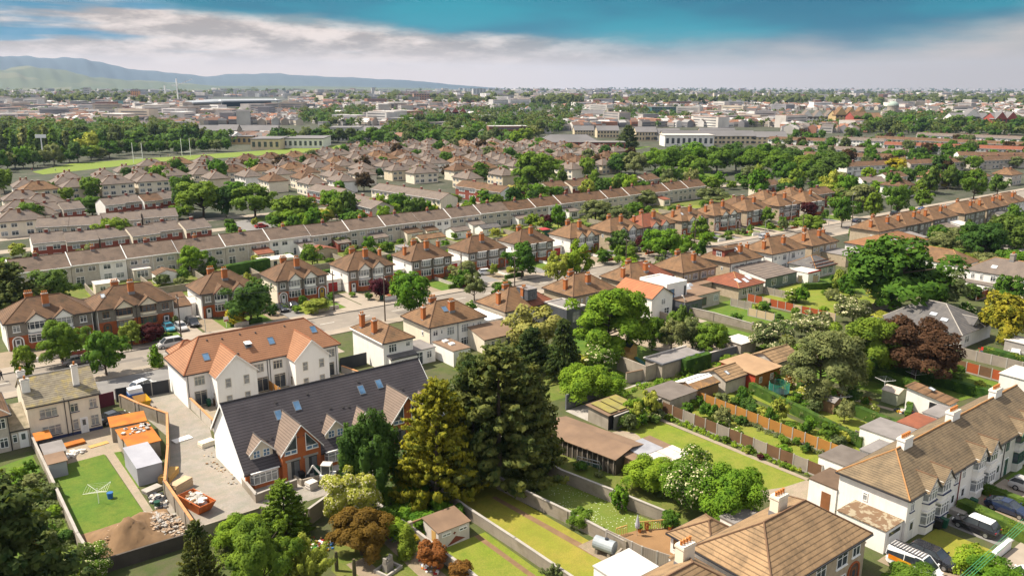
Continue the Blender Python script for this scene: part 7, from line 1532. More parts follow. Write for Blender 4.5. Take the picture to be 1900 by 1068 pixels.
F_('brown board fence along the big lawn, lower right', (84.3, 73), (84.3, 47.5), 1.75, [PLANKB, PLANKB, PLANKG]); F_('orange board fence between the flower gardens, lower right', (91.6, 73), (91.0, 48.6), 1.75, [PLANKO])
F_('orange red panel fence with pale panels, below the huge dark tree', (146.3, 104), (147.1, 83.5), 1.8, [PLANKR, PLANKR, PLANKP, PLANKR]); F_('weathered grey fence panels standing on the lawn', (137.0, 97), (137.4, 91), 1.7, [PLANKP])
F_('grey fence on the patio of the hipped red extension', (140.5, 104), (140.8, 99), 1.7, [PLANKG]); F_('grey fence beside the green walled lean-to', (155, 107), (155.6, 98), 1.7, [PLANKG]); F_('red brown panel fence by the copper beech', (137.7, 62), (137.0, 44), 1.8, [PLANKR, PLANKB]); F_('weathered fence below the huge dark tree', (159, 83), (166.5, 82), 1.9, [PLANKG])
F_('bright timber fence panel beside the green walled lean-to', (170.8, 107.5), (174.5, 104.5), 1.8, [PLANKP]); F_('red stained fence of the white extended house, right edge', (187.0, 73.6), (193.0, 73.6), 1.8, [PLANKR]); F_('weathered fence at the foot of the flower gardens', (97.2, 50.6), (99.6, 46.8), 1.7, [PLANKG]); F_('new timber fence dividing the terrace patios', (42.5, 116), (42.6, 110.5), 1.7, [PLANKO]); F_('short timber fence on the right terrace patio', (53.0, 113), (54.6, 109), 1.4, [PLANKP])
F_('tan fence behind the dark trees at the right edge', (222, 96), (262, 92), 1.8, [PLANKP]); F_('orange fence before the round olive tree, right', (226, 110), (230, 100), 1.8, [PLANKP])
H_ = hedge
H_('long clipped hedge between the flower gardens, lower right', (101.6, 70.5), (96.2, 48.8), 1.1, 1.7, 'olive'); H_('second long clipped hedge right of the green trampoline net', (107.5, 66), (104.8, 48.5), 1.2, 1.7, 'olive'); H_('tall dark beech hedge before the copper beech', (123.2, 70), (121.0, 54.0), 1.4, 2.2, 'green'); H_('low hedge behind the white outhouse', (127.0, 66), (127.5, 44), 1.2, 1.8, 'green')
H_('bright yellow green clipped hedge at the right edge', (147.8, 55.5), (145.8, 40), 1.8, 2.2, 'lime'); H_('low green hedge at the foot of the sage shed garden', (114.8, 52), (110.0, 50), 1.0, 1.4, 'green'); H_('thick front hedge beside the navy car, lower right', (90.0, 34), (88.6, 26), 1.7, 1.5, 'green'); H_('front hedge behind the navy car', (96.2, 34), (95.8, 26), 1.2, 1.3, 'green')
H_('tall clipped hedge of the white rear wing garden', (191.5, 106.5), (205, 98), 1.2, 2.0, 'bright'); H_('garden hedge below the red striped conservatory', (179, 104), (189, 97.5), 1.1, 1.5, 'dark'); H_('long dark hedge behind the white round bush garden', (165.5, 103), (178, 96), 1.2, 1.6, 'dark'); H_('clipped hedge before the grey terrace, left', (63.0, 196), (75, 198.5), 2.2, 3.0, 'green'); H_('ivy hedge on the flat garage in the lane', (98.6, 81.4), (105.2, 81.4), 1.3, 2.9, 'bright'); H_('dark hedge beside the glazed garden room', (121.0, 104), (121.2, 93), 1.1, 1.3, 'dark')
H_('green hedge in the back gardens, centre left', (71, 181), (86, 182), 1.6, 1.8, 'green'); H_('pale hedge in the back gardens, centre', (106, 186), (119, 187), 1.4, 1.6, 'lime'); H_('yellow green hedge in the back gardens, centre right', (139, 184), (156, 185), 1.4, 1.6, 'bright'); H_('green hedge behind the white roofed shed, right edge', (225, 91.5), (262, 86), 1.6, 2.6, 'green')
# front walls and hedges of the gardens across the street
rw = random.Random(12); FW = 'front garden walls across the street'
for i, a_ in enumerate(SF[:14]):
 m = (a_[0] + a_[1]) / 2
 for s in (0, 1):
  xa, xb = (a_[0] + 3.2, m - .2) if s == 0 else (m + .2, a_[1] - 3.0); q = rw.random(); nm_ = '%s front wall of the %s pair of semis from the left across the street' % (('left', 'right')[s], nth(i))
  if q < .6: W_(nm_, [(xa, 152.5), (xb, 152.5)], .8, rw.choice((BRICKD, DASHW, WHITE, BRICK)), cap=CONC, piers=xb - xa - .01)['group'] = FW
  else: H_('front hedge of the %s pair of semis across the street, %s half' % (nth(i), ('left', 'right')[s]), (xa, 152.9), (xb, 152.9), .9, 1.1, rw.choice(('green', 'dark', 'bright')))
 W_('dividing wall of the %s pair of semis from the left across the street' % nth(i), [(m, 152.8), (m, a_[2] - 1.2)], .6, rw.choice((BRICK, DASHW, WHITE)), cap=CAPO if i in (2, 1) else CONC)['group'] = 'dividing front walls across the street'
for i in range(20): x = 32.5 + 12.1 * i; W_('back garden wall, %s from the left behind the semis' % nth(i), [(x, 176), (x + .6, 203)], 1.5, rw.choice((BLOCK, RENDG, BLOCK)), t=.18)['group'] = 'back garden walls behind the semis'
W_('long rear boundary wall between the semis and the grey terrace', [(22, 187), (120, 190), (280, 196)], 1.7, BLOCK, t=.2)
# ------------------------------------------------------------------ sheds and outbuildings
RUST = mat('rusted_orange_sheet', (0.45, 0.155, 0.02), (0.33, 0.1, 0.018), .5, c3=None); WHSH = mat('pale_blue_grey_sheet', (0.33, 0.33, 0.36), (0.28, 0.28, 0.31), .4, rough=.6); SAGE = mat('sage_painted_boards', (0.36, 0.38, 0.27), kind='plank'); WOOD = mat('weathered_boards', (0.25, 0.15, 0.08), (0.19, 0.115, 0.06), .8, kind='plank'); NEWW = mat('new_yellow_timber', (0.52, 0.31, 0.1), (0.45, 0.27, 0.09), .8, kind='plank'); MOSS = mat('moss_covered_felt', (0.25, 0.215, 0.05), (0.17, 0.15, 0.06), .8, c3=None)
def shed(name, label, x, y, w, d, h, wall, rm, rz=0., roof='mono', rise=.5, fr=None, ov=.15, cat='shed', door_m=None, wins=()):
 r = thing(name, label, cat, (x, y, 0), rz); r['_w'] = w; r['_d'] = d; r['_h'] = h; r['_s'] = 2 * rise / d; b = MB()
 if roof == 'gabley': b2 = walls(b, w, d, h, fr or wall, wall); b.face([(0, 0, h), (w, 0, h), (w / 2, 0, h + rise)], fr or wall); b.face([(w, d, h), (0, d, h), (w / 2, d, h + rise)], wall)
 elif roof == 'mono': 
  b.face([(0, 0, -.2), (w, 0, -.2), (w, 0, h), (0, 0, h)], fr or wall); b.face([(w, 0, -.2), (w, d, -.2), (w, d, h + rise), (w, 0, h)], wall); b.face([(0, d, -.2), (0, 0, -.2), (0, 0, h), (0, d, h + rise)], wall); b.face([(w, d, -.2), (0, d, -.2), (0, d, h + rise), (w, d, h + rise)], wall)
 else: walls(b, w, d, h, fr or wall, wall, gable=roof == 'gable', rise=rise)
 b.build('wall', r); b = MB()
 if roof == 'mono': b.slab([(-ov, -ov, h + .08), (w + ov, -ov, h + .08), (w + ov, d + ov, h + rise + .08), (-ov, d + ov, h + rise + .08)], .08, rm)
 elif roof == 'gabley': b.slab([(-ov, -ov, h), (w / 2, -ov, h + rise + .1), (w / 2, d + ov, h + rise + .1), (-ov, d + ov, h)], .08, rm); b.slab([(w / 2, -ov, h + rise + .1), (w + ov, -ov, h), (w + ov, d + ov, h), (w / 2, d + ov, h + rise + .1)], .08, rm)
 else: roof_parts(b, w, d, h, roof, rise, ov, rm, rm, ovg=ov)
 b.build('roof', r)
 if door_m: MB().box(w * .35, -.04, 0, w * .35 + .9, -.002, 1.95, door_m).build('door', r)
 for u_, z, ww, hh in wins: win(r, 'f', u_, z, ww, hh, 2, two=False)
 return r
shed('tin_roofed_shed', 'rusty orange roofed shed nearest the cream house', 18.9, 110.2, 4.2, 3.0, 2.2, RENDG, RUST, -.12, rise=.25, door_m=DARKM); r = shed('tin_roofed_shed', 'rusty roofed shed strewn with rubble, middle of three', 19.2, 105.6, 3.8, 3.0, 2.1, RENDG, RUST, 0, rise=.2)
b = MB(); rr = random.Random(2); [b.cbox(rr.uniform(.3, 3.6), rr.uniform(.3, 2.8), 2.35, rr.uniform(.2, .7), rr.uniform(.2, .5), .15, rr.choice((FLATP, WHITE, CONC)), rr.random() * 3) for _ in range(22)]; b.build('loose_rubble', r)['kind'] = 'stuff'
shed('tin_roofed_shed', 'rusty roofed shed behind the grey white one', 19.3, 102.3, 3.6, 3.1, 2.1, RENDG, RUST, 0, rise=.25); shed('metal_shed', 'large pale grey sheet metal shed beside the square lawn', 18.5, 95.4, 2.8, 6.4, 2.25, WHSH, WHSH, 0, rise=.25, ov=.05)
shed('small_shed', 'small grey shed with buff felt roof at the lawn wall', 10.6, 103.7, 1.9, 2.6, 1.9, WHSH, FELTB, 0, rise=.15); shed('small_shed', 'brown boarded shed behind the small grey one', 10.7, 106.5, 2.2, 3.2, 2.0, WOOD, FLATG, 0, rise=.2); shed('coal_bunker', 'rusty topped store against the cream house corner', 10.6, 112.4, 1.6, 2.4, 1.8, DARKM, RUST, 0, rise=.1)
r = shed('white_shed', 'white shed painted with a brown diamond, brown felt roof', 39.2, 62.5, 3.8, 2.9, 2.0, mat('dirty_white_render', (.6, .55, .5), (.5, .45, .4), .8, kind='wall'), FELTB, 0, rise=.35, wins=((.95, 1.3, 1.1, .4), (3.0, 1.3, 1.0, .4)))
b = MB(); DIA = mat('red_brown_paint', (.2, .06, .035)); b.face([(1.0, -.004, .1), (3.3, -.004, .35), (2.1, -.004, .95)], DIA); b.face([(1.75, -.004, 1.3), (1.95, -.004, 1.15), (2.15, -.004, 1.35), (1.95, -.004, 1.5)], DIA); b.build('painted_diamond', r); MB().box(-.03, .5, 0, -.002, 1.3, 1.8, NEWW).build('side_door', r)
b = thing('gate_post', 'tall square block pier with a beam to the white shed', 'gate post', (37.9, 65.9, 0)); MB().box(-.2, -.2, 0, .2, .2, 2.2, RENDG).build('pier', b); MB().box(.2, -.1, 1.9, 1.6, .1, 2.1, WOOD).build('beam', b)
r = thing('long_shed', 'long low brown felt roofed shed with dark ribbed side behind the conifers', 'shed', (65.2, 63.2, 0), math.radians(-81)); W2 = 12.6
fb = MB(); fb.box(-12.5, -.1, 0, 0, 5.6, 2.1, mat('dark_stained_boards', (.06, .05, .035), (.05, .04, .03), kind='plank')); [fb.box(-12.4 + i * .8, -.18, 0, -12.28 + i * .8, -.1, 2.1, PLANKG) for i in range(16)]; fb.build('wall', r); fb = MB(); fb.slab([(-12.8, -.4, 2.2), (.1, -.4, 2.2), (.1, 3.2, 2.75), (-12.8, 3.2, 2.75)], .1, FELTB); fb.slab([(.1, 5.9, 2.2), (-12.8, 5.9, 2.2), (-12.8, 3.2, 2.75), (.1, 3.2, 2.75)], .1, FELTB); fb.build('roof', r)
r = thing('lean_to_roof', 'flat brown roof with grey sheeting and clear plastic panels at the end of the long shed', 'outbuilding', (66.6, 61.4, 0), 0.0); TARP = mat('grey_roof_sheeting', (.3, .3, .32), (.22, .22, .24), .7, rough=.5); PLAS = mat('clear_corrugated_plastic', (.62, .56, .5), (.5, .42, .36), 1.2, rough=.3)
MB().box(.2, -2.2, 0, 6.8, 4.0, 2.0, WOOD).build('wall', r); fb = MB(); fb.box(0, -2.4, 2.0, 7.0, 4.2, 2.12, FELTB); fb.build('roof', r); MB().box(1.6, .4, 2.14, 5.4, 4.0, 2.24, TARP).build('sheeting', r)
for i in range(6): MB().box(1.0 + i * 1.0, -2.7, 2.14 + .03 * (i % 2), 1.92 + i * 1.0, .3, 2.22 + .03 * (i % 2), PLAS).build('plastic_panel', r)
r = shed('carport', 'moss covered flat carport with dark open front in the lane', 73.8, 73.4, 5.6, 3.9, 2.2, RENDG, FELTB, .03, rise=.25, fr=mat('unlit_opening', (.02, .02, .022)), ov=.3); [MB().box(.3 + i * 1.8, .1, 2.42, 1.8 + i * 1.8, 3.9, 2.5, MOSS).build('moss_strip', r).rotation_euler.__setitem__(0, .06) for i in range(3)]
shed('felt_garage', 'grey felt flat roofed garage in the lane', 84.5, 71.8, 6.0, 4.8, 2.3, RENDG, LEAD, .02, rise=.1); r = shed('broken_shed', 'timber roofed shed with bare rafters showing in the lane', 90.8, 72.4, 5.4, 4.0, 2.2, WOOD, WHITE, 0, 'gable', .7); b = MB(); b.slab([(-.2, -.2, 2.3), (5.6, -.2, 2.3), (5.6, 1.9, 2.98), (-.2, 1.9, 2.98)], .05, mat('torn_brown_felt', (.28, .15, .06), (.12, .08, .05), .9)); [b.box(.2 + i * .9, -.25, 2.34 + .0, .3 + i * .9, -.1, 2.44, NEWW) for i in range(6)]; b.build('torn_felt', r)
r = shed('ribbed_roof_garage', 'ribbed brown tiled garage with small rooflight in the lane', 97.4, 72.0, 5.0, 4.6, 2.3, DASHW, TOLD2, 0, 'gable', 1.0, ov=.25); skylight(r, 1.6, 1.1, .6, .9, GLW)
r = shed('red_walled_shed', 'red walled shed with wide tan felt roof beside the tall grey green tree', 102.6, 70.4, 6.6, 6.6, 2.5, mat('red_painted_wall', (.42, .06, .025), rough=.8), mat('tan_roofing_felt', (.36, .23, .13), (.29, .185, .105), .4), 0, rise=.35, fr=mat('orange_painted_wall', (.38, .15, .04), rough=.8), ov=.25, wins=((4.3, .9, .8, 1.0), (1.4, .9, .7, 1.0)))
shed('ribbed_roof_garage', 'ribbed brown roofed garage partly behind the tall grey green tree', 110.2, 72.0, 6.5, 5.0, 2.4, DASHW, TOLD2, 0, 'gable', 1.1, ov=.25)
r = shed('flat_garage', 'low flat garage with dark parapet in the lane', 94.4, 82.2, 10.0, 3.6, 2.5, RENDG, FLATG, 0, rise=.06); b = MB(); b.box(-.25, -.25, 2.62, 10.25, 0, 2.85, BLOCKB); b.box(-.25, 3.7, 2.7, 10.25, 3.95, 2.9, FLATP); b.box(-.25, 0, 2.66, 0, 3.7, 2.88, BLOCKB); b.build('parapet', r)
shed('flat_garage', 'pale flat roofed garage with blue sheet beside the hawthorn', 113.7, 81.4, 4.3, 3.8, 2.4, RENDG, FLATP, 0, rise=.08)
r = shed('sage_shed', 'small sage green double doored shed beside the white outhouse', 114.0, 53.6, 2.8, 2.4, 1.9, SAGE, mat('pale_shed_felt', (.5, .42, .34)), 0, 'gabley', .45); MB().box(.5, -.03, .05, 2.3, -.001, 1.8, SAGE).build('double_door', r)
r = shed('white_outhouse', 'white tiled roof outhouse with dark doorway and skylight', 114.2, 46.5, 2.6, 6.0, 2.5, WHITE, TBROWN2, 0, rise=.9, ov=.3); MB().box(-.04, 1.4, 0, -.002, 2.6, 2.1, mat('unlit_opening', (.02, .02, .02))).build('doorway', r); skylight(r, 1.6, 3.2, .8, .9, GLW)
shed('wooden_shed', 'small brown wooden shed among the flower gardens', 103.6, 57.6, 2.0, 2.2, 1.8, WOOD, FLATG, 0, 'gabley', .4); shed('white_flat_garage', 'white flat roofed garage cut by the right edge', 133.2, 40.6, 6.0, 6.8, 2.6, WHITE, FLATP, 0, rise=.1); shed('glass_house', 'concrete framed outbuilding with dark windows above the bright hedge', 153, 45.5, 4, 9, 2.4, CONC, FLATP, 0, rise=.2)
r = shed('playhouse', 'raised yellow timber playhouse with slide and small dark roof', 96.8, 91.6, 1.7, 1.7, 2.6, NEWW, mat('dark_green_felt', (.03, .05, .045)), 0, 'gabley', .7, cat='playhouse'); MB().box(-1.9, -1.2, .9, 0, 1.7, 1.7, NEWW).build('deck', r); MB().hexa([(-.3, -4.0, .1), (.5, -4.0, .1), (.5, -1.2, 1.1), (-.3, -1.2, 1.1), (-.3, -4.0, .2), (.5, -4.0, .2), (.5, -1.2, 1.2), (-.3, -1.2, 1.2)], mat('dark_green_slide', (.02, .12, .1), rough=.4)).build('slide', r)
for i, (x, y, w, d, m, rm, rf, l_) in enumerate(((73, 198, 9, 3.6, CREAMW, FLATP, 'mono', 'long flat white shed with dark door before the grey terrace'), (88.5, 201, 7, 4.6, DASHB, TRED, 'gabley', 'stone gabled garage with red tiled roof before the grey terrace'), (121, 199, 8.5, 5, CREAMW, TBROWN2, 'gable', 'cream bungalow shed with tan roof before the grey terrace'), (47.5, 198, 5, 4, WHITE, TBROWN, 'gabley', 'white gabled shed before the second terrace pair'), (110, 192, 3, 3, WHSH, FLATG, 'mono', 'grey box shed in the middle back gardens'), (136, 204, 6, 5, WHITE, TGREYB, 'gable', 'white conservatory shed at the terrace, middle'), (146, 203, 7, 4.4, WHITE, TSLATE, 'gable', 'white gabled conservatory right of its twin'), (34, 196, 5, 3, CREAMW, FLATP, 'mono', 'low cream shed under the left terrace'), (159.5, 190, 3, 2.5, mat('dark_green_boards', (.03, .1, .07)), DOORR, 'mono', 'dark green shed with red roof in the back gardens'))):
 shed('garden_shed', l_, x, y, w, d, 2.3, m, rm, 0, rf, .9 if rf != 'mono' else .2, wins=((w * .3, .8, 1.2, 1.0),) if i not in (0, 8) else (), door_m=DARKM if i == 0 else None)
shed('garden_shed', 'white roofed shed behind the hedge at the right edge', 243, 86.5, 6, 6, 2.3, FLATP, FLATP, 0, rise=.2)
# ------------------------------------------------------------------ vehicles
TYRE = mat('tyre_rubber', (0.02, 0.02, 0.02), rough=.8); RIMM = mat('alloy_rim', (0.45, 0.45, 0.46), rough=.3, metal=.7); CGL = glass('car_glass', (0.02, 0.025, 0.03)); LAMPW = mat('headlamp', (.7, .7, .68), rough=.2); LAMPR = mat('tail_lamp', (.4, .01, .01), rough=.2)
def paint(n, c): m = mat('car_paint_' + n, c, tuple(q * 1.02 for q in c), .3, .22, spec=.6); m.node_tree.nodes['Principled BSDF'].inputs['Coat Weight'].default_value = .6; return m
PT = {'silver': paint('silver', (.42, .41, .40)), 'black': paint('black', (.014, .014, .018)), 'navy': paint('navy', (.012, .02, .05)), 'white': paint('white', (.75, .75, .74)), 'teal': paint('teal', (.03, .2, .28)), 'grey': paint('grey', (.2, .17, .16)), 'red': paint('red', (.4, .02, .02)), 'yellow': paint('yellow', (.6, .35, .02)), 'blue': paint('blue', (.03, .1, .3))}
CD = {'hatch': (4.0, 1.75, 1.48, .24, .36, .84, .97), 'sedan': (4.5, 1.78, 1.42, .27, .42, .70, .86), 'estate': (4.7, 1.8, 1.5, .25, .40, .88, .98), 'mpv': (4.7, 1.85, 1.72, .16, .34, .86, .98), 'suv': (4.5, 1.85, 1.65, .24, .36, .86, .97), 'coupe': (4.6, 1.82, 1.38, .28, .46, .66, .9), 'van': (5.0, 1.95, 1.95, .12, .30, .99, 1.0)}
CARS = {}
def car(kind, col, x, y, rz, label, z=.03, roofc=None, group='parked cars'):
 key = (kind, col, roofc)
 if key in CARS: r = dup(CARS[key], (x, y, z), rz, label); r['group'] = group; return r
 L, Wd, H, a, b_, c, d = CD[kind]; p = PT[col]; hw = Wd / 2; r = thing('parked_van' if kind == 'van' else 'parked_car', label, 'van' if kind == 'van' else 'car', (x, y, z), rz, group); CARS[key] = r; X = lambda t: L / 2 - t * L; zb = .98 if kind != 'van' else 1.05
 S = [(0, .74, .58, .34), (.04, .9, .70, .24), (a, .98, zb - .06, .2), (.5, 1, zb, .2), (.8, 1, zb, .2), (.96, .94, zb - .02 if c > .8 else zb - .06, .24), (1, .84, zb - .16, .34)]; V = []; F = []
 for t, w, zt, z0 in S: w *= hw; zm = z0 + (zt - z0) * .62; V += [(X(t), -w * .96, z0), (X(t), -w, zm), (X(t), -w * .9, zt), (X(t), w * .9, zt), (X(t), w, zm), (X(t), w * .96, z0)]
 for k in range(len(S) - 1):
  for i in range(6): j = (i + 1) % 6; F.append((k * 6 + i, k * 6 + 6 + i, k * 6 + 6 + j, k * 6 + j))
 F += [tuple(range(6)), tuple(range(len(V) - 1, len(V) - 7, -1))]
 m = MB().mesh(V, F, p); w1, w2 = hw * .9, hw * .72; B4 = [(X(a), zb - .06), (X(b_), H), (X(c), H - .03), (X(d), zb - .03)]
 m.hexa([(X(c), -w2, H - .09), (X(b_), -w2, H - .06), (X(b_), w2, H - .06), (X(c), w2, H - .09), (X(c) + .02, -w2 * .95, H - .02), (X(b_) - .02, -w2 * .95, H + .01), (X(b_) - .02, w2 * .95, H + .01), (X(c) + .02, w2 * .95, H - .02)], PT[roofc] if roofc else p)
 for s in (-1, 1):
  for (xa, za), (xb, zc) in ((B4[0], B4[1]), (B4[3], B4[2])): m.tube((xa, s * w1, za), (xb, s * w2, zc - .05), .045, p, 5)
  xm = X((b_ + c) / 2); m.tube((xm, s * w1, zb - .03), (xm, s * w2, H - .06), .04, p, 4); m.box(X(a) - .25, s * (hw + .14) - .1, zb, X(a) - .1, s * (hw + .14) + .1 if s > 0 else s * (hw + .14) + .1, zb + .14, p)
  if kind == 'van': m.hexa([(X(.99), s * w1, zb - .05), (X(.45), s * w1, zb - .05), (X(.45), s * (w1 - .03), zb - .05), (X(.99), s * (w1 - .03), zb - .05), (X(.99), s * w2, H - .05), (X(.45), s * w2, H - .05), (X(.45), s * (w2 - .03), H - .05), (X(.99), s * (w2 - .03), H - .05)], p)
 m.build('body', r, smooth=False); g = MB(); P = [(X(a), -w1, zb - .06), (X(a), w1, zb - .06), (X(b_), w2, H - .05), (X(b_), -w2, H - .05)]; Q = [(X(d), -w1, zb - .03), (X(d), w1, zb - .03), (X(c), w2, H - .07), (X(c), -w2, H - .07)]
 g.mesh(P + Q, [(0, 1, 2, 3), (5, 4, 7, 6), (4, 0, 3, 7), (1, 5, 6, 2)], CGL); g.build('windows', r)
 rad = .33; tm = MB().tube((0, -.11, 0), (0, .11, 0), rad, TYRE, 16).data('wheel'); rm = MB().tube((0, -.125, 0), (0, .125, 0), rad * .62, RIMM, 10).data('rim')
 for t in (.18, .8):
  for s in (-1, 1): o = put(tm, 'wheel', r, (X(t), s * (hw - .08), rad - .03)); put(rm, 'rim', o)
 hm = MB().box(-.06, -.18, -.07, .06, .18, .07, LAMPW).data('headlight'); tl = MB().box(-.05, -.12, -.12, .05, .12, .12, LAMPR).data('tail_light')
 for s in (-1, 1): put(hm, 'headlight', r, (X(.03), s * hw * .66, .64)); put(tl, 'tail_light', r, (X(.985), s * hw * .7, .76))
 kids(r); [kids(q) for q in r.children]; return r
P2 = math.pi / 2
for a_ in (('sedan', 'grey', 21.3, 147.6, 0, 'grey brown saloon parked at the far kerb, left'), ('mpv', 'silver', 36.6, 147.7, math.pi, 'silver people carrier parked at the far kerb'), ('hatch', 'teal', 39.2, 158.2, -P2, 'teal hatchback on the drive of the brown framed semi'), ('hatch', 'silver', 41.2, 157.2, -P2, 'silver hatchback beside the teal one on the drive'), ('suv', 'black', 43.9, 158.9, -P2, 'black car on the drive left of the red garage door'),
 ('hatch', 'black', 62.0, 158.4, -P2, 'left one of two black cars on the drive of the white gabled semi'), ('sedan', 'black', 64.6, 158.8, -P2, 'right one of two black cars on the drive of the white gabled semi'), ('hatch', 'white', 115.8, 159.8, -.4, 'white hatchback on the gravel drive across the street'), ('hatch', 'white', 124.6, 158.4, 2.6, 'second white hatchback half hidden by the dark street tree'), ('estate', 'silver', 163.2, 141.0, 0, 'silver estate car parked at the near kerb in the centre'),
 ('sedan', 'silver', 184, 140.9, 0, 'silver saloon at the near kerb past the loose green tree'), ('hatch', 'white', 190.5, 140.8, 0, 'white hatchback ahead of the silver saloon at the near kerb'), ('hatch', 'black', 167, 157.8, -P2, 'black car beside the maroon shrub across the street'), ('sedan', 'black', 200, 157.4, -P2, 'black car behind the yellow hedge across the street'), ('estate', 'silver', 214, 147.6, 0, 'silver car at the far kerb, near the street bend'), ('hatch', 'silver', 227, 141.3, 0, 'silver hatchback at the near kerb by the street bend'),
 ('sedan', 'navy', 266.5, 147.1, .1, 'dark blue car driving at the street bend'), ('hatch', 'black', 293, 147.4, 0, 'black car past the street bend'), ('sedan', 'blue', 312, 146.6, 0, 'blue car farthest along the street'), ('estate', 'black', 77.3, 30.9, -P2, 'black estate car beside the lawn of the lower right end house'), ('coupe', 'navy', 93.8, 30.4, -P2, 'navy coupe on the drive between two hedges, lower right'), ('estate', 'silver', 100.8, 30.6, -P2, 'silver car behind the second hedge at the right edge'),
 ('hatch', 'white', 80.9, 23.6, 2.2, 'white car at the bottom right corner'), ('hatch', 'white', 27.2, 128.6, .4, 'white car behind the sheet metal yard gate'), ('sedan', 'black', 20.6, 117.9, .3, 'dark car behind the yard wall by the cream house'), ('suv', 'black', 148.0, 78.4, .4, 'black jeep under the huge dark tree'), ('hatch', 'red', 148.6, 55.8, .3, 'red car beside the slate bungalow'), ('suv', 'white', 151.5, 52.0, .3, 'white jeep beside the slate bungalow'),
 ('sedan', 'red', 96.5, 259.5, 0, 'red car in the parking court'), ('hatch', 'black', 88, 261, 0, 'black car in the parking court'), ('hatch', 'blue', 15, 262, 0, 'blue car in the yard at the left edge'), ('sedan', 'navy', 20, 262, 0, 'navy car in the yard at the left edge')): car(*a_)
car('suv', 'black', 86.9, 30.9, P2, 'black car with white roof on the grey drive, lower right', roofc='white')
r = car('van', 'white', 74.2, 31.2, -P2, 'white van with orange side panel and ribbed roof rack, bottom right'); ORG = mat('orange_van_panel', (.55, .15, .01), (.6, .3, .02), .8, .3)
b = MB()
for s in (-1, 1): b.hexa([(-2.2, s * .99, .72), (.2, s * .99, .72), (.2, s * .985, .72), (-2.2, s * .985, .72), (-2.2, s * .965, 1.18), (.2, s * .965, 1.18), (.2, s * .96, 1.18), (-2.2, s * .96, 1.18)], ORG)
b.build('side_panel', r); b = MB(); [b.box(-2.3 + i * .3, -.62, 1.98, -2.2 + i * .3, .62, 2.06, FLATG) for i in range(11)]; [b.box(-2.35, q, 2.06, .9, q + .06, 2.12, DARKM) for q in (-.66, .6)]; b.build('roof_rack', r)
r = thing('flatbed_truck', 'small blue cabbed flatbed truck loaded with yellow skip in the gravel yard', 'truck', (24.9, 121.2, .03), P2); MB().box(1.2, -1, .5, 3.0, 1, 1.6, PT['blue']).box(1.5, -.95, 1.6, 2.9, .95, 2.3, PT['white']).build('cab', r); MB().face([(3.01, -.8, 1.3), (3.01, .8, 1.3), (2.92, .75, 2.2), (2.92, -.75, 2.2)], CGL).build('windscreen', r); MB().box(-3, -1, .7, 1.1, 1, .85, DARKM).build('bed', r)
MB().hexa([(-2.9, -.7, .86), (-.6, -.7, .86), (-.6, .7, .86), (-2.9, .7, .86), (-3.4, -.95, 1.9), (-.2, -.95, 1.9), (-.2, .95, 1.9), (-3.4, .95, 1.9)], PT['yellow'], (1,)).build('skip_body', r)
for x in (-2.2, 2.1):
 for s in (-1, 1): MB().tube((x, s * .8, .42), (x, s * 1.02, .42), .42, TYRE, 14).build('wheel', r)
# ------------------------------------------------------------------ building site
SITE = random.Random(6); ORS = mat('orange_skip_paint', (.5, .12, .02), (.35, .1, .03), 1.5, .6)
r = thing('rubble_skip', 'orange skip heaped with white rubble on the gravel yard, bottom left', 'skip', (22.4, 86.0, .03), math.radians(105)); b = MB(); P0 = [(-1.3, -.7), (1.3, -.7), (1.3, .7), (-1.3, .7)]; P1 = [(-2.2, -.95), (2.2, -.95), (2.2, .95), (-2.2, .95)]
for i in range(4): j = (i + 1) % 4; b.slab([(*P0[i], 0), (*P0[j], 0), (*P1[j], 1.3), (*P1[i], 1.3)], .06, ORS)
for i in range(4): j = (i + 1) % 4; b.tube((*P1[i], 1.3), (*P1[j], 1.3), .06, ORS, 5)
b.build('skip_body', r); b = MB(); b.blob((0, 0, .9), 1.9, .8, .55, CONC, SITE); [b.cbox(SITE.uniform(-1.6, 1.6), SITE.uniform(-.7, .7), 1.1 + SITE.random() * .3, SITE.uniform(.3, .8), SITE.uniform(.15, .5), .14, SITE.choice((WHITE, FLATP, WHITE, WOOD, CONC)), SITE.random() * 3) for _ in range(34)]; b.build('rubble', r)['kind'] = 'stuff'
def stack(label, x, y, rz, L, w, n, m, h=.16, name='timber_stack', cat='timber'):
 r = thing(name, label, cat, (x, y, .03), rz)
 for k in range(n): MB().box(-L / 2 + SITE.uniform(0, .12), -w / 2 + SITE.uniform(0, .08), k * h + .01, L / 2 + SITE.uniform(0, .12), w / 2, (k + 1) * h - .01, m).build('board_layer', r)
 return r
PALEW = mat('pale_sawn_timber', (.5, .36, .22), (.42, .3, .19), 1.2)
stack('neat stack of pale boards on the gravel yard by the wall', 22.2, 91.6, .5, 2.6, 1.2, 7, PALEW); stack('untidy stack of yellow planks against the yard wall', 21.9, 95.4, .9, 2.8, 1.4, 5, NEWW); stack('white boards lying on the gravel yard', 26.4, 105.6, .15, 2.4, 1.3, 2, WHITE, .08, 'board_pile', 'boards'); stack('bundle of pale blocks at the corner of the charcoal roofed block', 28.4, 101.9, .2, 1.8, 1.2, 3, CREAMW, .22, 'block_stack', 'blocks'); stack('shrink wrapped pallet of bricks before the new doorways', 34.4, 82.6, .2, 1.1, 1.1, 5, FLATP, .18, 'brick_pallet', 'bricks')
stack('rusty sheets and boards lying on the cream house yard', 14.6, 112.6, .1, 2.6, 1.3, 3, RUST, .12, 'sheet_pile', 'scrap'); stack('orange board lying on the cream house yard', 17.2, 110.6, .15, 2.4, 1.0, 1, NEWW, .08, 'loose_board', 'board'); stack('grey slabs stacked beside the metal shed', 19.4, 93.2, .3, 2.0, 1.2, 3, CONC, .15, 'slab_stack', 'slabs')
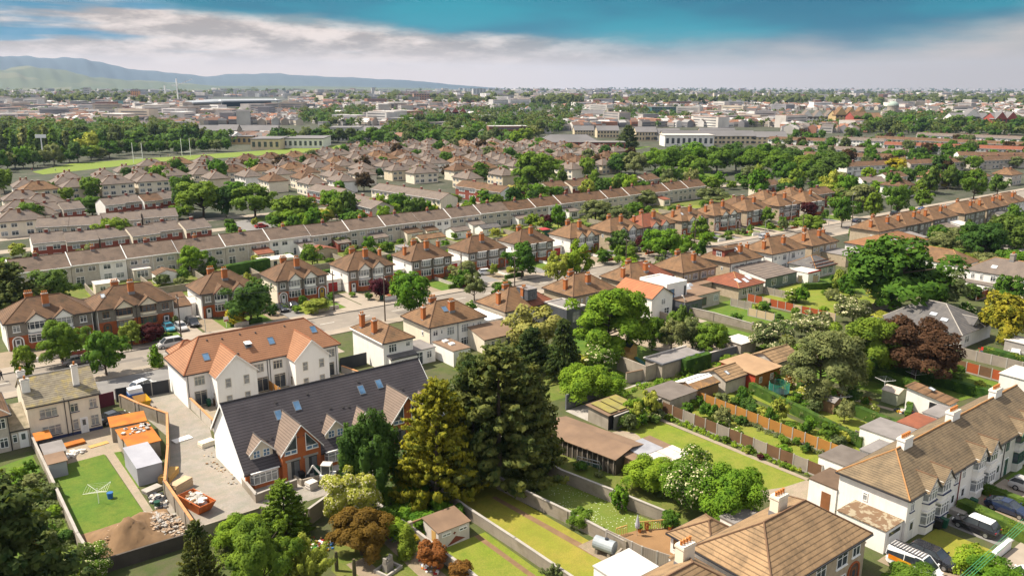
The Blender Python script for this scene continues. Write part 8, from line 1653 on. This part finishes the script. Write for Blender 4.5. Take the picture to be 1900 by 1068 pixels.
def heap(name, label, x, y, rx, ry, n, ms, s0, s1, zk=1.0):
 b = MB()
 for _ in range(n):
  a, q = SITE.random() * 6.28, SITE.random() ** .6; s = SITE.uniform(s0, s1); b.cbox(x + rx * q * math.cos(a), y + ry * q * math.sin(a), max(0, (1 - q) * zk - .1), s, s * SITE.uniform(.5, 1), s * .6, SITE.choice(ms), SITE.random() * 3)
 o = b.build(name); o['kind'] = 'stuff'; return tag(o, label, 'rubble')
BRO = mat('broken_concrete', (.34, .24, .16), (.25, .18, .12), 1.2); heap('rubble_heap', 'broken concrete rubble tipped on the soil heap, bottom left', 17.4, 84.0, 2.7, 4.4, 900, (BRO, CONC, BRO), .08, .4, 1.5); heap('soil_clods', 'brown clods lying over the soil mound, bottom left', 14, 83.6, 3.0, 3.8, 420, (SOIL, SOIL, BRO), .06, .3, 2.1); heap('rubble_heap', 'white litter of broken sheets on the cream house yard', 13.8, 109.5, 1.5, 1.0, 60, (WHITE, FLATP, CONC), .15, .6, .1); heap('rubble_heap', 'builders debris along the white gable of the charcoal roofed block', 27.6, 95, .9, 6.5, 46, (WOOD, GRAYD, PALEW, GRAYD), .07, .28, .1); heap('rubble_heap', 'junk heaped beside the metal shed and yard wall', 19.4, 90.4, .8, 2.4, 90, (CONC, DARKM, FLATP, CLAD), .15, .5, .5)
b = MB(); V = []; F = []; nn_ = 22
for j in range(nn_):
 for i in range(nn_): u_, v_ = i / (nn_ - 1), j / (nn_ - 1); e = math.sin(u_ * math.pi) * math.sin(v_ * math.pi); V.append((10.9 + u_ * 8.4, 79.3 + v_ * 8.6, .04 + e * (2.0 + .8 * math.sin(u_ * 9 + 1) * math.cos(v_ * 8)) + e * SITE.uniform(-.32, .32)))
for j in range(nn_ - 1):
 for i in range(nn_ - 1): F.append((j * nn_ + i, j * nn_ + i + 1, j * nn_ + nn_ + i + 1, j * nn_ + nn_ + i))
struct(b.mesh(V, F, SOIL).build('soil_mound', smooth=True))
r = thing('mini_digger', 'white and red mini digger parked before the brick gables', 'digger', (36.6, 82.9, .03), 2.4); MB().box(-.9, -.75, 0, .9, -.35, .45, DARKM).build('track', r); MB().box(-.9, .35, 0, .9, .75, .45, DARKM).build('track', r); MB().box(-.9, -.7, .5, .7, .7, 1.15, WHITE).box(-.95, -.7, .5, -.6, .7, .8, DOORR).build('body', r); b = MB(); [b.box(x, y, 1.15, x + .08, y + .08, 2.3, PVC) for x in (-.55, .5) for y in (-.55, .45)]; b.build('cab_frame', r); MB().box(-.6, -.6, 2.3, .62, .58, 2.4, FLATP).build('cab_roof', r); MB().box(-.5, -.5, 1.16, .52, .48, 2.28, CGL).build('cab_glass', r)
MB().tube((.7, 0, .9), (1.7, 0, 2.1), .12, WHITE, 6).tube((1.7, 0, 2.1), (2.4, 0, 1.0), .09, WHITE, 6).build('boom', r); MB().hexa([(2.2, -.3, .3), (2.7, -.3, .3), (2.7, .3, .3), (2.2, .3, .3), (2.25, -.3, 1.0), (2.45, -.3, 1.0), (2.45, .3, 1.0), (2.25, .3, 1.0)], DARKM).build('bucket', r)
BINM = {'green': mat('green_bin_plastic', (.01, .07, .04), rough=.5), 'black': mat('black_bin_plastic', (.015, .015, .016), rough=.5), 'brown': mat('brown_bin_plastic', (.1, .05, .03), rough=.5)}
def wbin(c, x, y, rz, label):
 r = thing('wheelie_bin', label, 'bin', (x, y, .04), rz, 'wheelie bins'); MB().hexa([(-.24, -.28, .06), (.24, -.28, .06), (.24, .28, .06), (-.24, .28, .06), (-.29, -.36, .98), (.29, -.36, .98), (.29, .34, .98), (-.29, .34, .98)], BINM[c]).build('bin_body', r); MB().hexa([(-.31, -.39, .98), (.31, -.39, .98), (.31, .38, .98), (-.31, .38, .98), (-.29, -.36, 1.05), (.29, -.36, 1.05), (.29, .38, 1.1), (-.29, .38, 1.1)], BINM[c]).build('lid', r); MB().tube((-.25, .3, .1), (.25, .3, .1), .1, TYRE, 8).build('wheels', r)
for a_ in (('black', 34.4, 85.2, 0, 'black wheelie bin in the left brick doorway'), ('green', 36.4, 85.3, 0, 'green wheelie bin in the right brick doorway'), ('green', 84.7, 33.2, 0, 'green wheelie bin by the steps of the second white terrace house'), ('black', 84.0, 33.5, 0, 'black wheelie bin left of the green one by the steps'), ('black', 90.9, 33.4, 0, 'black wheelie bin beside the bay of the third white terrace house'), ('green', 91.7, 33.2, 0, 'green wheelie bin beside the bay of the third white terrace house'), ('green', 33.0, 115.2, 0, 'green bin on the orange roofed terrace patio'), ('brown', 33.9, 114.8, 0, 'brown crate like bin on the orange roofed terrace patio'), ('green', 82.9, 153.5, 0, 'green wheelie bin in the front garden across the street')): wbin(*a_)
# ------------------------------------------------------------------ garden things
STL = mat('galvanised_steel', (.5, .5, .48), rough=.4, metal=.5); NETG = mat('green_safety_net', (.01, .16, .11), (.015, .12, .09), 3)
def rotary(label, x, y, s=1.6, h=1.9):
 r = thing('clothes_line', label, 'clothes line', (x, y, 0)); MB().tube((0, 0, 0), (0, 0, h), .035, PVC, 6).build('pole', r)
 for k in range(4): MB().tube((0, 0, h - .35), (s * math.cos(k * P2 + .4), s * math.sin(k * P2 + .4), h + .05), .018, PVC, 4).build('arm', r)
 b = MB()
 for q in (.4, .6, .8, 1): [b.tube((s * q * math.cos(k * P2 + .4), s * q * math.sin(k * P2 + .4), h - .35 + .4 * q), (s * q * math.cos(k * P2 + P2 + .4), s * q * math.sin(k * P2 + P2 + .4), h - .35 + .4 * q), .008, PVC, 3) for k in range(4)]
 b.build('line', r)
rotary('white rotary clothes line on the square lawn, lower left', 13.9, 93.9, 1.7); rotary('rotary clothes line beside the green trampoline net', 107.0, 58.6, 1.6); rotary('rotary clothes line before the sage shed', 118.6, 58, 1.5); rotary('rotary clothes line in the dark lawn behind the hedge', 125.2, 56.5, 1.5)
r = thing('oil_tank', 'pale grey oil tank on block piers beside the yellow lawn', 'oil tank', (52.2, 51.8, 0), math.radians(-72)); MB().tube((-1.1, 0, 1.05), (1.1, 0, 1.05), .68, mat('faded_grey_tank', (.33, .36, .38), (.24, .27, .29), 1, .5), 18).build('tank', r); [MB().box(q - .15, -.55, 0, q + .15, .55, .5, BLOCK).build('pier', r) for q in (-.7, .7)]; MB().tube((.2, 0, 1.7), (.2, 0, 1.85), .2, DARKM, 10).build('cap', r)
for i, (x, y) in enumerate(((52.9, 50.0), (53.4, 48.8))): W_('small block bay wall %s the oil tank' % ('nearest', 'farther from')[i], [(x - .9, y), (x + .3, y + .4)], 1.0, BLOCK)
def trampoline(label, x, y, rad, net=True, h=2.3):
 r = thing('trampoline', label, 'trampoline', (x, y, 0)); MB().lathe([(rad, .75), (rad, .82)], DARKM, 20).build('mat', r); [MB().tube((rad * math.cos(k * 1.047), rad * math.sin(k * 1.047), 0), (rad * math.cos(k * 1.047), rad * math.sin(k * 1.047), h if net else .8), .03, STL, 5).build('leg', r) for k in range(6)]
 if net:
  b = MB(); [b.tube((rad * .98 * math.cos(k * .2618), rad * .98 * math.sin(k * .2618), .8 + q * .14), (rad * .98 * math.cos(k * .2618 + .2618), rad * .98 * math.sin(k * .2618 + .2618), .8 + q * .14), .035, NETG, 3) for k in range(24) for q in range(11)]; b.build('net', r)
trampoline('green netted trampoline beside the red walled shed', 103.4, 66.6, 1.5); trampoline('blue rimmed trampoline behind the grey terrace gardens', 60.5, 190, 1.8, False); trampoline('netted trampoline before the tan roofed shed, centre', 112.5, 196, 1.6)
r = thing('goal_frame', 'overturned metal goal frame with green net in the rough garden', 'goal', (62.8, 67.6, 0), -1.2); [MB().tube(p, q, .04, STL, 5).build('bar', r) for p, q in (((0, 0, 0), (0, 0, 1.6)), ((3, 0, 0), (3, 0, 1.6)), ((0, 0, 1.6), (3, 0, 1.6)), ((0, 0, 1.2), (3, 0, 1.2)), ((0, 1.2, 0), (0, 0, 1.6)), ((3, 1.2, 0), (3, 0, 1.6)))]; b = MB(); [b.tube((q * .25, 1.2, 0), (q * .25, 0, 1.1), .012, NETG, 3) for q in range(13)]; [b.tube((0, 1.2 - q * .2, q * .2), (3, 1.2 - q * .2, q * .2), .012, NETG, 3) for q in range(6)]; b.build('net', r)
r = thing('swing_frame', 'pale blue swing frame beside the rotary line, lower right', 'swing', (105.0, 62.6, 0), -1.2); [MB().tube(p, q, .05, PVC, 5).build('frame_bar', r) for p, q in (((0, -.8, 0), (0, 0, 2)), ((0, .8, 0), (0, 0, 2)), ((2.6, -.8, 0), (2.6, 0, 2)), ((2.6, .8, 0), (2.6, 0, 2)), ((0, 0, 2), (2.6, 0, 2)))]; MB().box(1.0, -.12, .5, 1.6, .12, .55, DOORR).build('seat', r)
# timber deck, rail, parasol and pots behind the bottom house
b = MB(); V = [(55.0, 53.2), (57.8, 52.6), (61.4, 50.6), (57.4, 43), (55.5, 45.5)]; [b.face([(V[i][0], V[i][1], -.1), (V[(i + 1) % 5][0], V[(i + 1) % 5][1], -.1), (V[(i + 1) % 5][0], V[(i + 1) % 5][1], .3), (V[i][0], V[i][1], .3)][::-1], DECKM) for i in range(5)]; b.face([(x, y, .3) for x, y in V][::-1], DECKM); tag(b.build('timber_deck'), 'orange brown timber deck behind the ribbed roof house, bottom', 'deck')
for k, (p, q) in enumerate((((55.0, 53.0), (56.4, 52.8)), ((57.6, 52.6), (61.2, 50.7)))):
 d = Vector((q[0] - p[0], q[1] - p[1], 0)); L = d.length; r = thing('deck_railing', 'timber railing at the %s of the deck opening' % ('left', 'right')[k], 'railing', (*p, .3), math.atan2(d.y, d.x)); MB().box(0, -.04, .95, L, .04, 1.03, NEWW).build('handrail', r); sm = MB().box(-.025, -.025, 0, .025, .025, .95, NEWW).data('spindle'); [put(sm, 'spindle', r, (i * L / int(L / .22), 0, 0)) for i in range(int(L / .22) + 1)]
r = thing('closed_parasol', 'closed grey parasol standing on the timber deck', 'parasol', (57.0, 51.9, .3)); MB().tube((0, 0, 0), (0, 0, 2.3), .03, STL, 6).build('pole', r); MB().lathe([(.22, .9), (.26, 1.2), (.12, 2.0), (.03, 2.4)], mat('grey_canvas', (.42, .42, .45)), 8).build('canopy', r)
PINK = mat('magenta_flowers', (.6, .02, .25), rough=.9)
for i, (x, y, m, l_) in enumerate(((60.2, 48.8, PINK, 'planter of magenta flowers against the conservatory'), (58.6, 52.0, LEAF['orange'], 'terracotta pot on the deck near the railing'), (60.6, 50.6, LEAF['bright'], 'green potted plant in the corner of the deck'), (57.7, 52.2, LEAF['dark'], 'dark pot at the railing end on the deck'))): r = thing('flower_pot', l_, 'flower pot', (x, y, .3)); MB().lathe([(.16, 0), (.24, .4), (.22, .42)], TERRA, 10).build('pot', r); b = MB(); [b.blob((SITE.uniform(-.25, .25), SITE.uniform(-.25, .25), .5 + SITE.random() * .2), .14, .14, .12, m, SITE, u=6, v=4) for _ in range(9)]; b.build('flowers', r)
r = thing('stone_fountain', 'grey stone water feature in a square basin, bottom', 'fountain', (33.4, 62.6, .03), .3); b = MB(); [b.box(*q, CONC) for q in ((-1.1, -.9, 0, 1.1, -.7, .3), (-1.1, .7, 0, 1.1, .9, .3), (-1.1, -.7, 0, -.9, .7, .3), (.9, -.7, 0, 1.1, .7, .3))]; b.build('basin', r); b = MB(); b.box(-.45, -.3, 0, .45, .3, 1.0, STONE); [b.cbox(-.4 + .2 * i, 0, 1.0, .18, .4, SITE.uniform(.15, .6), STONE) for i in range(5)]; b.build('stone_pile', r)
for i, (x, y) in enumerate(((29.4, 65.6), (30.2, 63.4))): tag(MB().lathe([(.18, 0), (.2, .8), (.17, 1.7), (.13, 2.1)], mat('ivy_clad_post', (.06, .06, .025), (.1, .08, .04), 3, bump=.5), 9).build('stump_post', None, (x, y, 0)), 'dark ivy clad post standing at the bottom, %s of two' % ('left', 'right')[i], 'post')
MC = [mat('mat_' + n, c, rough=.8) for n, c in (('blue', (.03, .13, .35)), ('green', (.05, .4, .08)), ('pink', (.4, .12, .14)), ('grey', (.25, .25, .3)))]; r = thing('play_mats', 'painted blue and green play mats on the path beside the maple', 'mats', (35.6, 69.6, .05), -1.35); [MB().box(i * .8, j * .55, 0, i * .8 + .76, j * .55 + .52, .03, MC[(i + j * 2) % 4]).build('mat_tile', r) for i in range(4) for j in range(2)]
r = thing('raised_bed', 'long timber raised bed with white ornaments in the toy strewn garden', 'raised bed', (31.4, 70.4, .03), -1.1); [MB().box(*q, NEWW).build('plank', r) for q in ((0, 0, 0, 4.6, .08, .35), (0, 1.5, 0, 4.6, 1.58, .35), (0, .08, 0, .08, 1.5, .35), (4.52, .08, 0, 4.6, 1.5, .35))]; MB().box(.08, .08, 0, 4.52, 1.5, .22, TANG).build('soil', r)
heap('garden_clutter', 'toys, pots and ornaments strewn beside the raised bed, bottom', 29.9, 70.8, 1.6, 1.8, 70, (MC[0], DOORR, PVC, TERRA, MC[1], WHITE, PT['yellow']), .1, .4, .3); heap('garden_clutter', 'pots and bicycles piled before the white outhouse', 112.8, 51.5, 1.2, 1.6, 60, (MC[0], DARKM, PVC, TERRA, PT['yellow'], CONC), .12, .45, .4); heap('garden_clutter', 'blue bucket and pots beside the rusty shrub tree, bottom', 36.9, 60.8, .8, 1.6, 36, (MC[0], TERRA, PVC, DOORR), .12, .4, .3)
for x, y, m, l_ in ((15.2, 94.4, MC[0], 'blue bucket lying on the square lawn'), (18.9, 89.0, BINM['green'], 'green water butt beside the rubble heap')): tag(MB().lathe([(.28, 0), (.34, .7), (.36, .72)], m, 10).build('water_butt' if 'butt' in l_ else 'bucket', None, (x, y, .03)), l_, 'barrel')
r = thing('for_sale_sign', 'white and red agents board on a post in a front garden', 'sign', (48.6, 153.2, 0)); MB().box(-.04, -.04, 0, .04, .04, 2.2, PVC).build('post', r); MB().box(-.45, -.06, 1.3, .45, -.041, 2.3, PVC).box(-.4, -.07, 1.35, .4, -.061, 1.65, DOORR).build('board', r)
# ------------------------------------------------------------------ poles, lamps, wires
POLW = mat('tarred_timber_pole', (.1, .075, .055), (.07, .05, .04), 2); POLES = {}
def pole(i, x, y, h, label):
 r = thing('utility_pole', label, 'utility pole', (x, y, 0), 0, 'timber utility poles along the street'); MB().tube((0, 0, 0), (0, 0, h), .15, POLW, 8, .1).build('pole', r); MB().box(-.07, -.9, h - .9, .07, .9, h - .75, POLW).build('crossarm', r); im = MB().lathe([(.05, 0), (.06, .1), (.03, .2)], WHITE, 6).data('insulator'); [put(im, 'insulator', r, (0, q, h - .75)) for q in (-.8, -.3, .3, .8)]; POLES[i] = Vector((x, y, h - .6))
PL_ = [(39.1, 149.7, 9.0, 'before the brown framed semi'), (75.2, 138.2, 9.6, 'behind the white detached house'), (108.2, 138.4, 9.6, 'behind the zinc dormer'), (143.4, 138.4, 9.6, 'behind the white cube extension'), (183.8, 150.2, 9.2, 'before the half red semi'), (220, 138.5, 9.2, 'before the bend, near pavement'), (247.9, 138.4, 9, 'standing over the terrace roofs at the bend'), (295, 149.9, 9, 'past the bend'), (70.7, 151.8, 8.6, 'beside the front garden with the low dark wall'), (103.2, 152.2, 8.6, 'among the silvery street trees')]
for i, (x, y, h, l_) in enumerate(PL_): pole(i, x, y, h, 'timber utility pole ' + l_)
def wire(p, q, label, n=1, r_=.012, sag=.6, m=None, sp=.3):
 b = MB(); d = (q - p); e = Vector((-d.y, d.x, 0)).normalized()
 for k in range(n): b.path([p + d * t + e * (k - (n - 1) / 2) * sp - Vector((0, 0, sag * 4 * t * (1 - t))) for t in np.linspace(0, 1, 9)], r_, m or DARKM, 4)
 tag(b.build('overhead_wires'), label, 'wires')
for a_, c_ in ((0, 1), (1, 2), (2, 3), (3, 5), (5, 6), (0, 8), (4, 7)): wire(POLES[a_], POLES[c_], 'overhead wires from the pole %s to that %s' % tuple(' '.join(PL_[k][3].split()[:3]) for k in (a_, c_)), 3)
wire(at(1785, 1075, 5.2), at(1905, 965, 5.2), 'bundle of green lit cables crossing the bottom right corner', 4, .02, .05, mat('green_lit_cable', (.06, .3, .14)), .22)  # green light on the cables is put into their colour
def lamp(px, by, ty, dr, label):
 p = at(px, by); h = top_z(p.x, p.y, ty); r = thing('street_lamp', label, 'street lamp', p, dr, 'concrete street lamps'); MB().tube((0, 0, 0), (0, 0, h), .1, STL, 7, .06).build('post', r); MB().tube((0, 0, h), (1.5, 0, h + .25), .05, STL, 5).build('arm', r); MB().box(1.4, -.14, h + .2, 2.1, .14, h + .36, FLATP).build('lamp_head', r)
for a_ in ((1537, 420, 384, .9, 'street lamp leaning over the street beside the left bare stemmed tree'), (1579, 398, 361, .2, 'street lamp between the bare stemmed street trees'), (1467, 415, 375, .2, 'street lamp before the large maroon tree'), (382, 618, 592, 2, 'short dark post beside the drive of the red garage semi'), (1269, 588, 555, 1, 'dark lamp post on the lawn beside the stepped concrete wall'), (1419, 436, 410, 0, 'pale concrete post on the pavement left of the bend'), (1350, 430, 405, 0, 'pale lamp column before the twin black gables')): lamp(*a_)
# ------------------------------------------------------------------ people
def person(label, x, y, rz, top, legs, step=.18, s=1.0):
 V = [(0, 0, .95), (0, 0, 1.2), (0, 0, 1.42), (0, 0, 1.52), (.02, 0, 1.66), (.02, 0, 1.74)]; E = [(i, i + 1) for i in range(5)]; Rd = [.15, .15, .17, .055, .105, .07]
 for q in (-1, 1):
  i = len(V); V += [(0, q * .1, .9), (q * step * .5 + .03, q * .11, .5), (q * step, q * .11, .08), (q * step + .16, q * .12, .05)]; E += [(0, i), (i, i + 1), (i + 1, i + 2), (i + 2, i + 3)]; Rd += [.1, .065, .045, .04]
  i = len(V); V += [(0, q * .2, 1.4), (-q * step * .4 - .03, q * .25, 1.12), (-q * step * .6 + .06, q * .25, .88), (-q * step * .6 + .08, q * .24, .8)]; E += [(2, i), (i, i + 1), (i + 1, i + 2), (i + 2, i + 3)]; Rd += [.06, .045, .036, .03]
 me = bpy.data.meshes.new('person'); me.from_pydata(V, E, []); o = bpy.data.objects.new('person', me); COL.objects.link(o); sk = o.modifiers.new('skin', 'SKIN'); o.modifiers.new('sub', 'SUBSURF').levels = 1
 for i, q in enumerate(Rd): me.skin_vertices[0].data[i].radius = (q, q)
 me.skin_vertices[0].data[0].use_root = True; dg = bpy.context.evaluated_depsgraph_get(); m2 = bpy.data.meshes.new_from_object(o.evaluated_get(dg)); o.modifiers.clear(); o.data = m2; m2.name = 'person'
 m2.materials.clear(); [m2.materials.append(q) for q in (top, legs, mat('skin', (.5, .3, .22)), mat('brown_hair', (.06, .04, .03)))]
 for p in m2.polygons: z = p.center.z; p.material_index = 3 if z > 1.70 or (z > 1.62 and p.center.x < 0) else 2 if z > 1.5 or (z < .9 and abs(p.center.y) > .19) else 0 if z > .92 else 1; p.use_smooth = True
 o.location = (x, y, .15); o.rotation_euler.z = rz; o.scale = (s, s, s); tag(o, label, 'person'); return o
CLD = mat('dark_clothing', (.02, .025, .04)); CLB = mat('blue_jeans', (.04, .07, .14)); CLR = mat('red_top', (.45, .03, .03)); CLW = mat('white_top', (.6, .6, .58))
p = at(4, 707); person('person in dark clothes walking on the pavement at the far left edge', p.x, p.y, 2.4, CLD, CLD); p = at(1386, 438); person('person in a red top walking on the pavement near the bend', p.x, p.y, 0, CLR, CLB); person('person in blue standing beside the parking court green', 79, 256, 1, CLB, CLD)
for i, (px, py) in enumerate(((283, 306), (298, 293), (312, 292), (316, 292), (336, 291), (378, 290), (382, 289), (99, 312), (60, 318), (103, 318), (70, 312))): q = at(px, py); o = person('player %s from the left on the playing field, in %s' % (nth(sorted((283, 298, 312, 316, 336, 378, 382, 99, 60, 103, 70)).index(px) if False else sorted([283, 298, 312, 316, 336, 378, 382, 99, 60, 103, 70]).index(px)), ('white', 'dark', 'red')[i % 3]), q.x, q.y, i * 1.3, (CLW, CLD, CLR)[i % 3], CLD); o['group'] = 'players on the playing field'
# ------------------------------------------------------------------ shrubs and undergrowth that fill the gardens
sg = random.Random(31); SH = []
def scatter(poly, n, leaves, w0=1.2, w1=3.2, kinds=('bush', 'bush', 'bush', 'bushflower', 'broad')):
 xs = [p[0] for p in poly]; ys = [p[1] for p in poly]; k = 0
 while k < n:
  x, y = sg.uniform(min(xs), max(xs)), sg.uniform(min(ys), max(ys))
  if not inside(x, y, poly): continue
  k += 1; w = sg.uniform(w0, w1); lf = sg.choice(leaves); kd = sg.choice(kinds); SH.append((to_px((x, y, 0))[0], tree(kd, lf, x, y, w, w * sg.uniform(.7, 1.0) * (1.5 if kd == 'broad' else 1), '', 'shrub', 'garden shrubs'), lf))
GL_ = ('green', 'green', 'bright', 'olive', 'dark', 'lime', 'green'); Q = lambda x0, y0, x1, y1: [(x0, y0), (x1, y0), (x1, y1), (x0, y1)]
scatter(Q(24, 196, 285, 206), 46, GL_, 1.6, 4.2); scatter(Q(24, 176, 285, 195), 50, GL_, 1.4, 3.6); scatter(Q(14, 153.0, 280, 160), 60, GL_, 1.2, 2.8, ('bush', 'ball', 'bush', 'broad')); scatter(Q(100, 149.6, 300, 152), 14, ('green', 'olive', 'bright'), 3.4, 5, ('round', 'broad')); scatter(Q(96, 136.8, 300, 138.8), 12, ('green', 'olive', 'bright'), 3.2, 5, ('round', 'broad')); scatter(Q(191, 86, 222, 103), 14, GL_, 1.6, 4); scatter(Q(225, 70, 340, 112), 40, GL_, 2.5, 7.0); scatter(Q(148, 84, 190, 100), 22, GL_, 1.5, 4.0); scatter(Q(129.5, 84, 145.5, 98), 10, GL_, 1.3, 3); scatter(Q(105, 86, 120.5, 105), 12, GL_, 1.5, 3.6); scatter(Q(83.0, 50, 84.1, 72), 14, ('green', 'lime', 'olive', 'maroon', 'bright'), .6, 1.2, ('bush', 'bushflower')); scatter(Q(89.2, 50, 90.6, 72), 14, GL_, .7, 1.7)
scatter(Q(92, 50, 96, 72), 20, GL_ + ('yellow',), .9, 2.6); scatter(Q(85, 50, 88.4, 72), 9, GL_, .8, 2.4); scatter(Q(101.4, 54, 105, 72), 10, GL_, 1, 2.8); scatter(Q(75.8, 71, 83, 74), 9, GL_, 2, 3.2); scatter(Q(105.9, 54, 112, 72), 20, ('green', 'orange', 'lime', 'bright', 'dark'), .9, 2.2); scatter(Q(75.6, 70.5, 83, 73), 7, GL_, 1.4, 2.4); scatter([(6.4, 104), (10, 108), (10.1, 82), (5, 88)], 22, ('green', 'dark', 'olive', 'bright', 'lime', 'orange'), .9, 2.4); scatter(Q(-6, 84, 4, 104), 10, GL_, 1.2, 2.6); scatter(Q(38.8, 66, 44.5, 76), 16, ('bright', 'green', 'green'), 1.4, 2.8, ('bush',)); scatter(Q(160, 64, 200, 80), 16, GL_, 1.8, 4.2); scatter(Q(128, 48, 136, 66), 8, GL_, 1.4, 3); scatter(Q(70, 87, 92, 106), 16, GL_, 1.6, 3.4)
scatter(Q(20, 225, 200, 239), 40, GL_, 2, 4.5); scatter(Q(95, 236, 205, 262), 46, ('green', 'dark', 'green', 'bright'), 4, 7.5, ('round', 'broad', 'bush')); scatter(Q(20, 252, 160, 266), 24, GL_, 2, 4.5); scatter(Q(205, 226, 330, 262), 46, GL_, 3, 8, ('broad', 'bush', 'round')); scatter(Q(280, 165, 420, 215), 60, GL_, 4, 9, ('broad', 'round', 'bush')); scatter(Q(62.3, 56, 67.4, 74), 8, ('green', 'olive'), 1.0, 1.8, ('bush',)); scatter(Q(98, 77.6, 124, 82), 16, ('green', 'bright', 'olive'), 1.2, 2.4, ('bush',)); scatter(Q(60.8, 126, 300, 134.5), 40, GL_, 1.2, 3.4)
SH.sort(key=lambda t: t[0]); cnt = {}; WORD['maroon'] = 'maroon'; WORD['orange'] = 'orange brown'; WORD['yellow'] = 'yellow'
for _, r, lf in SH: c_ = cnt[lf] = cnt.get(lf, 0) + 1; r['label'] = '%s garden shrub, %s of its colour from the left of the photo' % (WORD[lf], nth(c_ - 1))
def under(name, label, poly, dens, size, leaf, h=.5):
 rng = np.random.default_rng(int(abs(poly[0][0] * 31 + poly[0][1] * 7)) + 1); xs = [p[0] for p in poly]; ys = [p[1] for p in poly]; C = []
 A = (max(xs) - min(xs)) * (max(ys) - min(ys)); 
 for _ in range(int(A * dens)):
  x, y = rng.uniform(min(xs), max(xs)), rng.uniform(min(ys), max(ys))
  if inside(x, y, poly): C.append((x, y, .05 + h * .3 * rng.random()))
 C = np.array(C); me = leaf_mesh(name, C, h * (.35 + .55 * rng.random(len(C))), len(C) * 26, size, rng, C.mean(0) - [0, 0, 60]); me.materials[0] = LEAF[leaf]; o = put(me, name); o['kind'] = 'stuff'; tag(o, label, 'undergrowth')
under('undergrowth', 'dark ivy and weeds under the conifers in the middle', [(37, 84), (60, 86), (58, 70), (51.6, 70), (45.6, 76), (38, 74)], 1.1, .13, 'dark', .7); under('undergrowth', 'bright nettles and brambles behind the white shed', [(38.5, 76), (45, 76), (45, 66), (38.5, 66)], 1.8, .13, 'bright', .8); under('undergrowth', 'tall weeds filling the service lane', [(80, 83), (126, 82.5), (126, 77.6), (92, 78.5)], 1.0, .16, 'bright', .6)
under('undergrowth', 'rough weeds beside the long brown shed', [(61, 84), (66, 84), (67, 64), (65.6, 63)], 1.4, .14, 'green', .7); under('undergrowth', 'overgrown shrubs and weeds along the bottom edge, left of centre', [(20, 78.5), (30, 78.5), (30, 70), (24, 62), (18, 66)], 1.3, .13, 'green', .8); under('undergrowth', 'tangled plants left of the long concrete wall, bottom left', [(6, 106), (10.2, 106), (10.2, 80), (4, 78)], 1.5, .13, 'olive', .7); under('undergrowth', 'weeds on the soil heap at the bottom left', [(11, 88), (17, 88), (19, 79.4), (11.5, 79.4)], .12, .1, 'olive', .3)
under('flower_border', 'flower border along the brown board fence, lower right', [(82.9, 72), (84.1, 72), (84.1, 49), (83.2, 49)], 5, .11, 'bright', .45); under('flower_border', 'planting along the orange board fence, lower right', [(90.2, 72), (91.5, 72), (90.9, 49), (89.8, 49)], 4, .11, 'olive', .5); under('undergrowth', 'weeds beside the front verge of the cream house', [(13, 133), (20, 133), (20, 126.4), (13, 126.4)], 1.5, .14, 'bright', .5)
# ------------------------------------------------------------------ past the 295 that show largest, the small crowns join one background mass
def merge_rest(prefix, cap, name, label):
 L_ = sorted([(w / max(20, depth(r.location)), r, lf) for r, k, lf, w in TREES if r.name.split('.')[0] == prefix], key=lambda t: -t[0])[cap:]; V = []; Nn = []; M = []; ms = []; n = 0
 if not L_: return
 for _, r, lf in L_:
  c = r if r.data else [q for q in CH[r.name] if q.name.startswith('crown')][0]; me = c.data; k = len(me.vertices); co = np.empty(k * 3, np.float32); me.vertices.foreach_get('co', co); nr = np.empty(k * 3, np.float32); me.corner_normals.foreach_get('vector', nr)
  a = r.rotation_euler.z; s = np.array(r.scale); R3 = np.array([[math.cos(a), -math.sin(a), 0], [math.sin(a), math.cos(a), 0], [0, 0, 1]]); V.append((co.reshape(-1, 3) * s) @ R3.T + np.array(r.location)); Nn.append((nr.reshape(-1, 3) / s) @ R3.T)
  if lf not in ms: ms.append(lf)
  M.append(np.full(k // 4, ms.index(lf), np.int32))
 V = np.concatenate(V).astype(np.float32); Nn = np.concatenate(Nn); Nn /= np.linalg.norm(Nn, axis=1)[:, None]; M = np.concatenate(M); n = len(M); me = bpy.data.meshes.new(name); me.vertices.add(4 * n); me.vertices.foreach_set('co', V.reshape(-1)); me.loops.add(4 * n); me.loops.foreach_set('vertex_index', np.arange(4 * n, dtype=np.int32)); me.polygons.add(n); me.polygons.foreach_set('loop_start', np.arange(0, 4 * n, 4, dtype=np.int32))
 for lf in ms: me.materials.append(LEAF[lf])
 me.polygons.foreach_set('material_index', M); me.update(calc_edges=True); me.polygons.foreach_set('use_smooth', [True] * n); me.normals_split_custom_set_from_vertices(Nn.astype(np.float32)); o = put(me, name); o['kind'] = 'stuff'; tag(o, label, 'trees')
 GONE.extend(r for _, r, lf in L_)
GONE = []; CH = {}
for o in COL.objects:
 if o.parent: CH.setdefault(o.parent.name, []).append(o)
merge_rest('tree', 292, 'background_trees', 'smaller round trees between the far estate roofs and in the belts'); merge_rest('shrub', 292, 'background_shrubs', 'smaller shrubs filling the gardens beyond the street')
for r in GONE:
 for q in CH.get(r.name, []): bpy.data.objects.remove(q)
 bpy.data.objects.remove(r)
